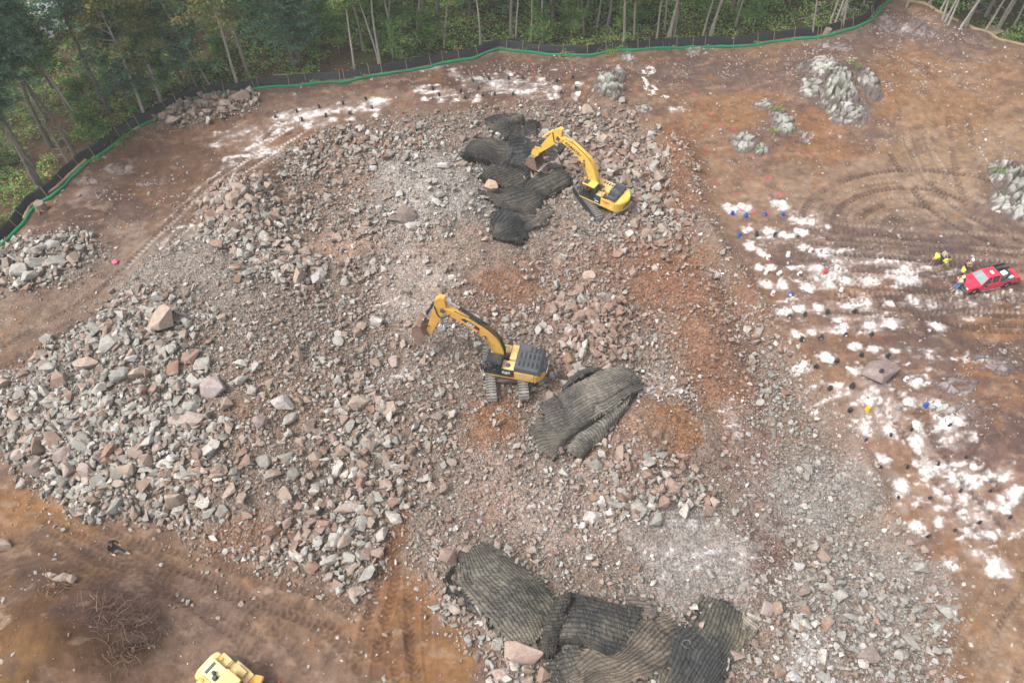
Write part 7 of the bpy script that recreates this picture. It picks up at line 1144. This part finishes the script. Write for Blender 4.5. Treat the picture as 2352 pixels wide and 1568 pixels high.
# ---------------------------------------------------------------- weathered rock outcrops standing out of the bench
ro = np.random.default_rng(77)
def outcrop(dx, dy, rx, ry, h, lab, strike=35, col=(200,197,190), col2=(150,138,132), seed=0, name='rock_outcrop', cell=.62, lich=(186,194,176)):
    c = G(dx, dy, h*.4); c0 = G0(dx, dy, float(HT(c[0], c[1]))); e1 = abs((G0(dx+rx, dy)-G0(dx-rx, dy))[0])/2; e2 = abs((G0(dx, dy-ry)-G0(dx, dy+ry))[1])/2
    n1_, n2_ = int(2.3*e1/.11), int(2.3*e2/.11); u = np.linspace(-1.15, 1.15, n1_); v = np.linspace(-1.15, 1.15, n2_); U, V_ = np.meshgrid(u, v, indexing='ij'); x = c[0]+U*e1; y = c[1]+V_*e2
    x = x+(ro.random(x.shape)-.5)*.05; y = y+(ro.random(x.shape)-.5)*.05
    a = math.radians(strike); p = x*math.cos(a)+y*math.sin(a); q = -x*math.sin(a)+y*math.cos(a); wq = q+(fbm(x, y, 2.0, 3, seed)-.5)*1.2; wp = p+(fbm(y, x, 2.0, 3, seed+1)-.5)*1.2
    # slabs: jittered cells, longer along the strike, each with its own height and tilt
    S = cell*1.9, cell; ci, cj = np.floor(wp/S[0]+.5*(np.floor(wq/S[1]) % 2)), np.floor(wq/S[1]); best = np.full(x.shape, 9e9); sec = best.copy(); hh = np.zeros(x.shape); hid = np.zeros(x.shape)
    J = np.random.default_rng(seed+5).random((64, 64, 4))
    for i in (-1, 0, 1):
        for j in (-1, 0, 1):
            A_, B_ = (ci+i), (cj+j); r = J[(A_ % 64).astype(int), (B_ % 64).astype(int)]; px = (A_+.2+.6*r[..., 0]-.5*(B_ % 2))*S[0]; py = (B_+.2+.6*r[..., 1])*S[1]
            d = np.hypot((wp-px)/1.9, wq-py); nb = d < best; sec = np.where(nb, best, np.minimum(sec, d)); hh = np.where(nb, r[..., 2]+(r[..., 3]-.5)*.9*(wq-py)/cell, hh); hid = np.where(nb, r[..., 3], hid); best = np.where(nb, d, best)
    edge = np.clip((sec-best)/(.22*cell), 0, 1); R_ = np.sqrt(U*U+V_*V_)+(fbm(x, y, 1.6, 3, seed+3)-.5)*.7; dome = np.clip(1-R_**2, -1, 1)
    z = HT(x, y)-.1+np.where(dome > 0, h*.62*dome**.5*(.25+.9*hh)*(.4+.6*edge), h*dome*.8)+(fbm(x, y, .35, 2, seed+4)-.5)*.22
    keep = dome > -.35; li = np.clip((fbm(x, y, 1.1, 3, seed+9)-.45)*4, 0, 1)[..., None]
    cc = (np.array(C(*col))*(1-li)+np.array(C(*lich))*li)*(.75+.4*hid)[..., None]; soil = np.clip(1-edge*1.5+np.clip(.9-dome, 0, 1)*1.4*(fbm(x, y, .7, 3, seed+15) > .38)+(fbm(x, y, 1.0, 4, seed+11) > .5)*.8+np.clip(R_-.35, 0, 1)*.9, 0, 1)[..., None]*.9; cc = cc*(1-soil)+np.array(C(*col2))*.75*soil
    I = np.arange(n1_*n2_).reshape(n1_, n2_); F_ = np.stack([I[:-1, :-1].ravel(), I[1:, :-1].ravel(), I[1:, 1:].ravel(), I[:-1, 1:].ravel()], 1); kv = keep.ravel(); F_ = F_[kv[F_].all(1)]
    us, inv = np.unique(F_, return_inverse=True); V3 = np.stack([x, y, z], -1).reshape(-1, 3)[us]
    tag(link(name, np_mesh(name, V3, inv.reshape(-1, 4), cc.reshape(-1, 3)[us]), None, [M['outcrop']]), lab, 'rock outcrop')
PUR = (124,104,100)
for i, a in enumerate([(1934,190,46,50,1.9,'highest pale lichen-covered ledge near the top right forest edge',60),(2000,172,26,34,1.6,'smooth white rounded ledge right of the highest one',70),(1884,145,44,26,1.1,'broken layered ledge up and left of the highest pale one',35),(1868,195,32,22,.9,'low grey ledge left of the highest pale one',20),
 (1955,255,52,22,.9,'broken ledge strip below the highest pale one',15),(1801,268,32,30,1.4,'pale lichen ledge between orange dirt and the brown bank',50),(1757,235,24,16,.7,'small ledge at the top of the middle outcrop',40),(1707,322,30,24,1.0,'low pale ledge with pink paint marks',30),(1750,338,20,16,.7,'small ledge with green weeds',60),(1850,308,28,14,.6,'low scattered ledge right of the weedy one',20),
 (1400,186,34,26,1.3,'heap-like white ledge beside the fence in the top middle',40),(1422,158,22,22,1.1,'grey rounded ledge just below the fence in the top middle',60),(1445,128,20,14,.7,'small ledge touching the fence in the top middle',40),(2334,395,40,52,2.2,'large grey-white ledge cut by the right edge of the photo',55),(2310,462,30,24,1.0,'dark lower ledge at the right edge',20),(2345,470,20,26,1.1,'pale ledge at the right edge above the mud',60),
 (1930,105,50,14,.6,'thin dark ledge band under the fence at the right',20),(1600,112,44,12,.5,'low pale ledge band under the fence in the middle right',10),(2095,60,44,20,.7,'dark broken ledge on the hilltop',20),(2040,50,22,18,.6,'small purple ledge near the fence end',20),(2150,80,30,12,.5,'ledge beside the straw logs',20),
 (275,385,46,14,.4,'smooth pinkish flat ledge in the brown bank at the left',-25),(202,412,34,14,.35,'smaller pinkish ledge left of the smooth one',-25),(330,422,50,8,.3,'thin pale ledge strip in the brown bank',-30),(1095,178,32,12,.5,'broken grey ledge among drill heaps at the top middle',15),(2200,880,60,26,.6,'dark broken ledge in the hollow under the pickup',10),(2280,830,50,30,.7,'purple-grey ledge at the right edge below the pickup',20),(2180,935,46,20,.5,'ledge between white dust patches on the right',30),(1480,245,22,12,.6,'tan ledge on the rim left of the bench',10)]):
    k = dict(col2=PUR, seed=i*3+1)
    if i in (16, 18, 19, 20, 25, 26): k.update(col=(150,134,132), lich=(182,172,168))
    if i in (21, 22, 23): k.update(col=(178,156,148), lich=(186,168,160), col2=(140,116,104))
    outcrop(*a[:6], strike=a[6], **k)
boulder(2011, 858, 3.7, (150,128,124), 'big wedge of purple-grey rock with a pail on it among white dust', None, (1, .62, .42), 15, 24, .1)
# ---------------------------------------------------------------- heaps of white drill dust
M['dust'] = mat_col('white drill dust', .95, .05, nscale=6, namp=.18)
HO = []
for i, (hx, hy, r) in enumerate(HEAPS):
    p = G(hx, hy); r = r*.62*(.75+.4*ro.random()); n = 9; m = 20; sd_ = ro.random()*50; V = []; asp = ro.uniform(.7, 1.0); rot = ro.uniform(0, 3.14)
    for a in range(n+1):
        rr = r*a/n
        for b in range(m):
            t = b*2*math.pi/m; q = rr*(1+.45*(float(vn(np.array(math.cos(t)*1.6+sd_), np.array(math.sin(t)*1.6+sd_)))-.5)*2*(a/n)); x = math.cos(t)*q; y = math.sin(t)*q*asp; x, y = x*math.cos(rot)-y*math.sin(rot)+p[0], x*math.sin(rot)+y*math.cos(rot)+p[1]; V.append((x, y, a))
    V = np.array(V); f = V[:, 2]/n; z = HT(V[:, 0], V[:, 1])+r*.42*(1-f)**1.1*(.8+.5*fbm(V[:, 0], V[:, 1], .5, 2, 3))-.05*f+.02; I = np.arange((n+1)*m).reshape(n+1, m); J_ = np.roll(I, -1, 1)
    F_ = np.stack([I[:-1].ravel(), I[1:].ravel(), J_[1:].ravel(), J_[:-1].ravel()], 1)
    ce = np.clip(1.25-f*1.25+(fbm(V[:, 0], V[:, 1], .3, 2, 6)-.5)*.9, 0, 1)[:, None]; o = link('dust_heap', np_mesh('dust_heap', np.c_[V[:, :2], z], F_, np.array(C(238, 236, 236, .68))*ce+np.array(C(186, 168, 156, .6))*(1-ce), True), None, [M['dust']]); HO.append((hx, hy, o))
def zone(x, y): return 'in the upper left dust strip' if x < 884 and y < 320 else 'in the top middle dust' if x < 1500 else 'in the upper right dust rows' if y < 650 else 'in the middle right dust rows' if y < 900 else 'in the lower right dust rows'
def zlabel(lst, fmt, cat, group):
    Z = {}
    for x, y, o in lst: Z.setdefault(zone(x, y), []).append((x, y, o))
    for z, L_ in Z.items():
        for i, (x, y, o) in enumerate(sorted(L_, key=lambda t: t[0])): tag(o, fmt % (ordn(i), z), cat, group)
zlabel(HO, '%s white dust heap from the left %s', 'dust heap', 'heaps of white drill dust')
# ---------------------------------------------------------------- pails and plugs over the drill holes
PM = {k: paint(k+' plastic', c, .4, dirt=d, dirtc=(206, 200, 196), k=.7) for k, c, d in (('black', (40, 42, 44), .25), ('blue', (40, 90, 170), .2), ('white', (238, 238, 236), .15), ('red', (216, 48, 50), .15), ('grey', (150, 148, 144), .4), ('pink', (236, 90, 130), .2), ('yellow', (250, 190, 20), .1))}
def pail(dx, dy, col, lcol, lab):
    p = G(dx, dy); z = float(HT(p[0], p[1])); t = empty('pail', (p[0], p[1], z), ro.uniform(0, 6.28), lab, 'pail', 'pails over the drill holes'); s = ro.uniform(1.0, 1.2); t.scale = (s, s, s); t.rotation_euler = (ro.normal()*.08, ro.normal()*.08, ro.uniform(0, 6.28))
    bm = bmesh.new(); cyl(bm, (0, 0, 0), (0, 0, .38), .175, 16, .14); cyl(bm, (0, 0, .38), (0, 0, .4), .125, 16, .12); from_bm('tub', bm, PM[col], t)
    bm = bmesh.new(); cyl(bm, (0, 0, .0), (0, 0, .035), .19, 16); cyl(bm, (0, 0, .07), (0, 0, .09), .182, 16); from_bm('rim', bm, PM[col], t)
    bm = bmesh.new(); rod(bm, [(.185*math.cos(a), .185*math.sin(a), .06+.12*math.sin(a)) for a in np.linspace(0, math.pi, 9)], .008, 4); from_bm('handle', bm, M['steel'], t)
    if lcol:
        bm = bmesh.new(); a0 = ro.uniform(-2.6, -.6)-t.rotation_euler[2]; n = 8; A_ = [bm.verts.new((.173*math.cos(a0+i*.2), .173*math.sin(a0+i*.2), .1)) for i in range(n)]; B_ = [bm.verts.new((.155*math.cos(a0+i*.2), .155*math.sin(a0+i*.2), .31)) for i in range(n)]
        for i in range(n-1): bm.faces.new((A_[i], A_[i+1], B_[i+1], B_[i]))
        from_bm('paper_label', bm, PM[lcol], t)
    return t
BL = []
for x, y, c, l in [(390,52,'blue',None),(510,48,'black',None),(637,54,'black','grey'),(783,58,'grey','black'),(727,190,'white',None),(590,207,'white','pink'),(880,162,'white','red'),(573,312,'white',None),(663,315,'white','grey'),(803,317,'white','black'),(979,307,'red',None),(622,455,'white','pink'),(740,462,'blue','white'),(1092,430,'white',None),(733,614,'black','white'),(842,600,'black','white'),(995,584,'black',None),(1183,579,'black','white'),(821,772,'black','white'),(948,760,'black','grey'),(1121,740,'black','white'),(1297,736,'black',None),(914,957,'black','grey'),(1060,921,'black',None),(1230,880,'black','grey'),(1413,885,'black','white'),(1535,1045,'white','blue'),(1165,1092,'black','pink'),(1011,1107,'black',None),(1151,1257,'black',None),(1273,1248,'yellow',None),(1491,1236,'grey','black'),(1673,1224,'blue','white')]: BL.append((1567.6+x/3, 522.5+y/3+2, c, l))
for x, y, c, l in [(342,1473,'blue',None),(434,1487,'blue',None),(564,1475,'blue','pink'),(692,1478,'blue','white')]: BL.append((1567.6+x/3, y/3+2, c, l))
cnt = {}
for x, y, c, l in sorted(BL):
    k = c+('' if not l else ' %s-labelled' % l); k = k.strip(); cnt.setdefault(k, 0); o = pail(x, y, c, l, 'x'); tot = sum(1 for b in BL if (b[2], b[3]) == (c, l)); kk = '%s plastic pail%s' % (c, (' with a %s label' % l) if l else ' without label')
    o['label'] = ('upturned '+kk+' over a drill hole') if tot == 1 else '%s from the left of the upturned %ss on the right bench' % (ordn(cnt[k]), kk.replace('pail without label', 'unlabelled pail')) if not l else '%s from the left of the upturned %s pails with a %s label' % (ordn(cnt[k]), c, l); cnt[k] += 1
p = G(1567.6+1358/3, 522.5+1000/3, .9); o = pail(1567.6+1358/3, 522.5+1000/3, 'black', None, 'black pail standing on the big purple-grey rock wedge'); o.location = (p[0], p[1], p[2]+.95)
MK = [(784.4+x/3, y/3) for x, y in [(632,618),(676,660),(822,638),(853,680),(911,570),(944,620),(971,663),(1015,552),(1055,657),(1150,546),(1180,657),(1254,545),(1482,566),(1510,638),(1593,540),(1617,617),(170,690),(12,720),(54,785),(213,750)]]+[(x/3, y/3) for x, y in [(2047,775),(2202,743),(2243,808),(2083,835),(1897,812)]]
MK += [(1567.6+x/3, 1045+y/3) for x, y in [(1363,88),(1547,90),(1761,66),(1950,20),(1484,297),(1700,296),(1911,252),(2117,250),(2252,433),(2043,468),(1873,520),(1684,562)]]+[(1567.6+x/3, 522.5+y/3) for x, y in [(1833,1366),(1575,1396),(1435,1434),(1262,1468)]]
ML = []
for x, y in MK:
    p = G(x, y); bm = bmesh.new(); cyl(bm, (0, 0, -.05), (.03, 0, .34), .1, 10, .115); cyl(bm, (.03, 0, .34), (.04, .01, .42), .115, 10, .05); rod(bm, [(.03, 0, .38), (.12, .08, .5), (.22, .05, .42), (.3, .1, .05)], .02, 5); rod(bm, [(.1*math.cos(a), .1*math.sin(a), .02) for a in np.linspace(0, 6.28, 9)], .03, 5)
    o = from_bm('hole_plug', bm, PM['black']); o.location = (p[0], p[1], float(HT(p[0], p[1]))); o.rotation_euler = (ro.normal()*.15, ro.normal()*.15, ro.uniform(0, 6.28)); s = 1.1 if y < 400 else .95; o.scale = (s, s, s); ML.append((x, y, o))
zlabel(ML, '%s black drill hole plug from the left %s', 'hole plug', 'black plugs in the drill holes')
# ---------------------------------------------------------------- weeds, brush, roots, litter
for i, (x, y, s, lab) in enumerate([(292,318,.9,'green weed tuft below the fence at the left bend'),(275,335,1.1,'spreading weeds left of the bend tuft'),(225,370,.8,'low weeds beside the grey muddy sock'),(363,276,.6,'dark leafy weed on the fence'),(838,180,.6,'weed clump at the fence left of the peak'),(1212,114,.8,'weed on the sock right of the fence peak'),(1300,128,1.0,'weeds along the sagging fence'),(1400,124,1.5,'bushy weeds over the fence beside the pale ledge'),(1425,112,1.0,'taller weed behind the bushy ones'),(1738,102,.5,'yellowish weed under the right fence'),(1774,312,.7,'green weed on the middle outcrop'),(1745,345,.6,'weed at the foot of the low ledge'),(1955,155,.7,'small weed on the highest ledge'),(1966,165,.6,'yellow moss patch between pale ledges'),(2290,405,1.0,'yellow-green moss on the right edge ledge'),(2305,445,.5,'bright weed below the right edge ledge'),(2325,92,1.8,'grass patch right of the pallet'),(722,190,.5,'tiny weed on the green sock'),(1780,262,.7,'moss on the lichen ledge')]):
    p = G(x, y); n = int(130*s); u = ro.normal(size=(n, 3))*np.array([.45, .3, .12])*s; A = Acc(); leaves(A, np.array([p[0], p[1], float(HT(p[0], p[1]))+(.2 if i not in (10, 12, 13, 14, 18) else .7)])+np.abs(u)*[1, 1, 1.5]*np.sign(u+[0, 0, 9]), .09, clumpcol([(96,140,62), (120,156,72), (140,150,74)], n, ro), ro, .6)
    tag(link('weed', A.mesh('weed'), None, [M['leaf']]), lab, 'weed')
def twigs(cx, cy, rx, ry, n, lab, name, col, L=(.5, 2.0), hh=.5, r=.02, cat='brush'):
    T = Acc(); c = G(cx, cy); e1 = abs((G0(cx+rx, cy)-G0(cx-rx, cy))[0])/2; e2 = abs((G0(cx, cy-ry)-G0(cx, cy+ry))[1])/2
    for _ in range(n):
        a, b = ro.normal(size=2)*.5; x, y = c[0]+a*e1, c[1]+b*e2; th = ro.uniform(0, 6.28); q = np.exp(-a*a-b*b); limb(T, (x, y, float(HT(x, y))+.03+ro.random()*hh*q), (math.cos(th), math.sin(th), ro.normal()*.25), ro.uniform(*L), r*ro.uniform(.6, 1.6), ro, 4, 5, .1, .35, np.array(C(*col))*(.6+.7*ro.random()), .006)
    tag(link(name, T.mesh(name, True), None, [M['bark']]), lab, cat, None, 'stuff' if name == 'loose_roots' else None)
twigs(300, 1435, 50, 32, 150, 'heap of brown twigs and roots on the lower left dirt bank', 'brush_heap', (146, 116, 100), hh=.7)
twigs(250, 1400, 60, 40, 60, 'loose roots above the twig heap', 'loose_roots', (160, 132, 112), hh=.2)
twigs(285, 1500, 40, 40, 60, 'strands of roots hanging below the twig heap', 'loose_roots', (150, 120, 100), hh=.2)
twigs(130, 1350, 50, 30, 30, 'few thick roots beside the tan stones', 'loose_roots', (150, 118, 92), hh=.15, r=.03)
twigs(1780, 320, 90, 40, 120, 'dry roots and sticks scattered over the middle outcrop', 'loose_roots', (150, 128, 118), hh=.2, L=(.5, 1.6))
twigs(1960, 215, 80, 60, 120, 'dry roots over the purple ground of the highest outcrop', 'loose_roots', (150, 130, 124), hh=.2, L=(.5, 1.6))
twigs(2240, 960, 80, 60, 90, 'sticks and roots in the purple soil on the right', 'loose_roots', (160, 136, 128), hh=.15, L=(.4, 1.4))
twigs(340, 300, 60, 16, 26, 'sticks on the leaf litter behind the left fence', 'loose_roots', (176, 160, 146), hh=.15, r=.03)
twigs(1250, 150, 120, 24, 70, 'small roots in the dark red soil below the fence peak', 'loose_roots', (150, 120, 110), hh=.1, L=(.4, 1.4))
p = G(266, 603); bm = bmesh.new(); bmesh.ops.create_icosphere(bm, subdivisions=2, radius=.3)
for v in bm.verts: v.co *= ro.uniform(.8, 1.15); v.co.z *= .55
o = from_bm('plastic_bag', bm, PM['pink']); o.location = (p[0], p[1], float(HT(p[0], p[1]))+.12); tag(o, 'crumpled pink bag lying by the haul road at the left', 'bag')
p = G(1651.6, 631); bm = bmesh.new()
for i in range(5): a = i*1.256; prism(bm, [(0, -.07), (.42+.1*(i % 2), -.09), (.46+.1*(i % 2), .05), (0, .07)], 0, .07, 'z') if False else box(bm, 0, .45+.1*(i % 2), -.07, .07, 0, .06, Matrix.Rotation(a, 4, 'Z')@Matrix.Rotation(-.15, 4, 'Y'))
bmesh.ops.create_icosphere(bm, subdivisions=1, radius=.14, matrix=Matrix.Translation((0, 0, .08))); o = from_bm('shock_tube_bundle', bm, M['white']); o.location = (p[0], p[1], float(HT(p[0], p[1]))+.1); tag(o, 'white star-shaped shock tube bundle on the brown slope', 'shock tube bundle')  # stands for a white bundle of shock tube
p = G(2353, 752); t = empty('barrel', (p[0]+.1, p[1], float(HT(p[0], p[1]))), 0, 'teal barrel cut by the right edge of the photo', 'barrel'); tm_ = paint('teal steel', (40, 130, 130), .5, dirt=.3)
bm = bmesh.new(); cyl(bm, (0, 0, 0), (0, 0, .88), .29, 20); [cyl(bm, (0, 0, z), (0, 0, z+.03), .3, 20) for z in (.0, .3, .58)]; from_bm('drum', bm, tm_, t); bm = bmesh.new(); cyl(bm, (0, 0, .885), (0, 0, .9), .25, 20); cyl(bm, (.12, 0, .9), (.12, 0, .93), .03, 8); from_bm('lid', bm, M['hood'], t)
# ---------------------------------------------------------------- thin damp air over the site
m = bpy.data.materials.new('haze'); m.use_nodes = True; t = m.node_tree; t.nodes.remove(t.nodes['Principled BSDF']); v = t.nodes.new('ShaderNodeVolumePrincipled'); v.inputs['Color'].default_value = (.9, .95, .93, 1); v.inputs['Density'].default_value = HAZE
t.links.new(v.outputs[0], t.nodes['Material Output'].inputs['Volume'])
bm = bmesh.new(); box(bm, -1500, 1500, -1500, 1500, -9, 62); tag(from_bm('haze', bm, m), kind='stuff')
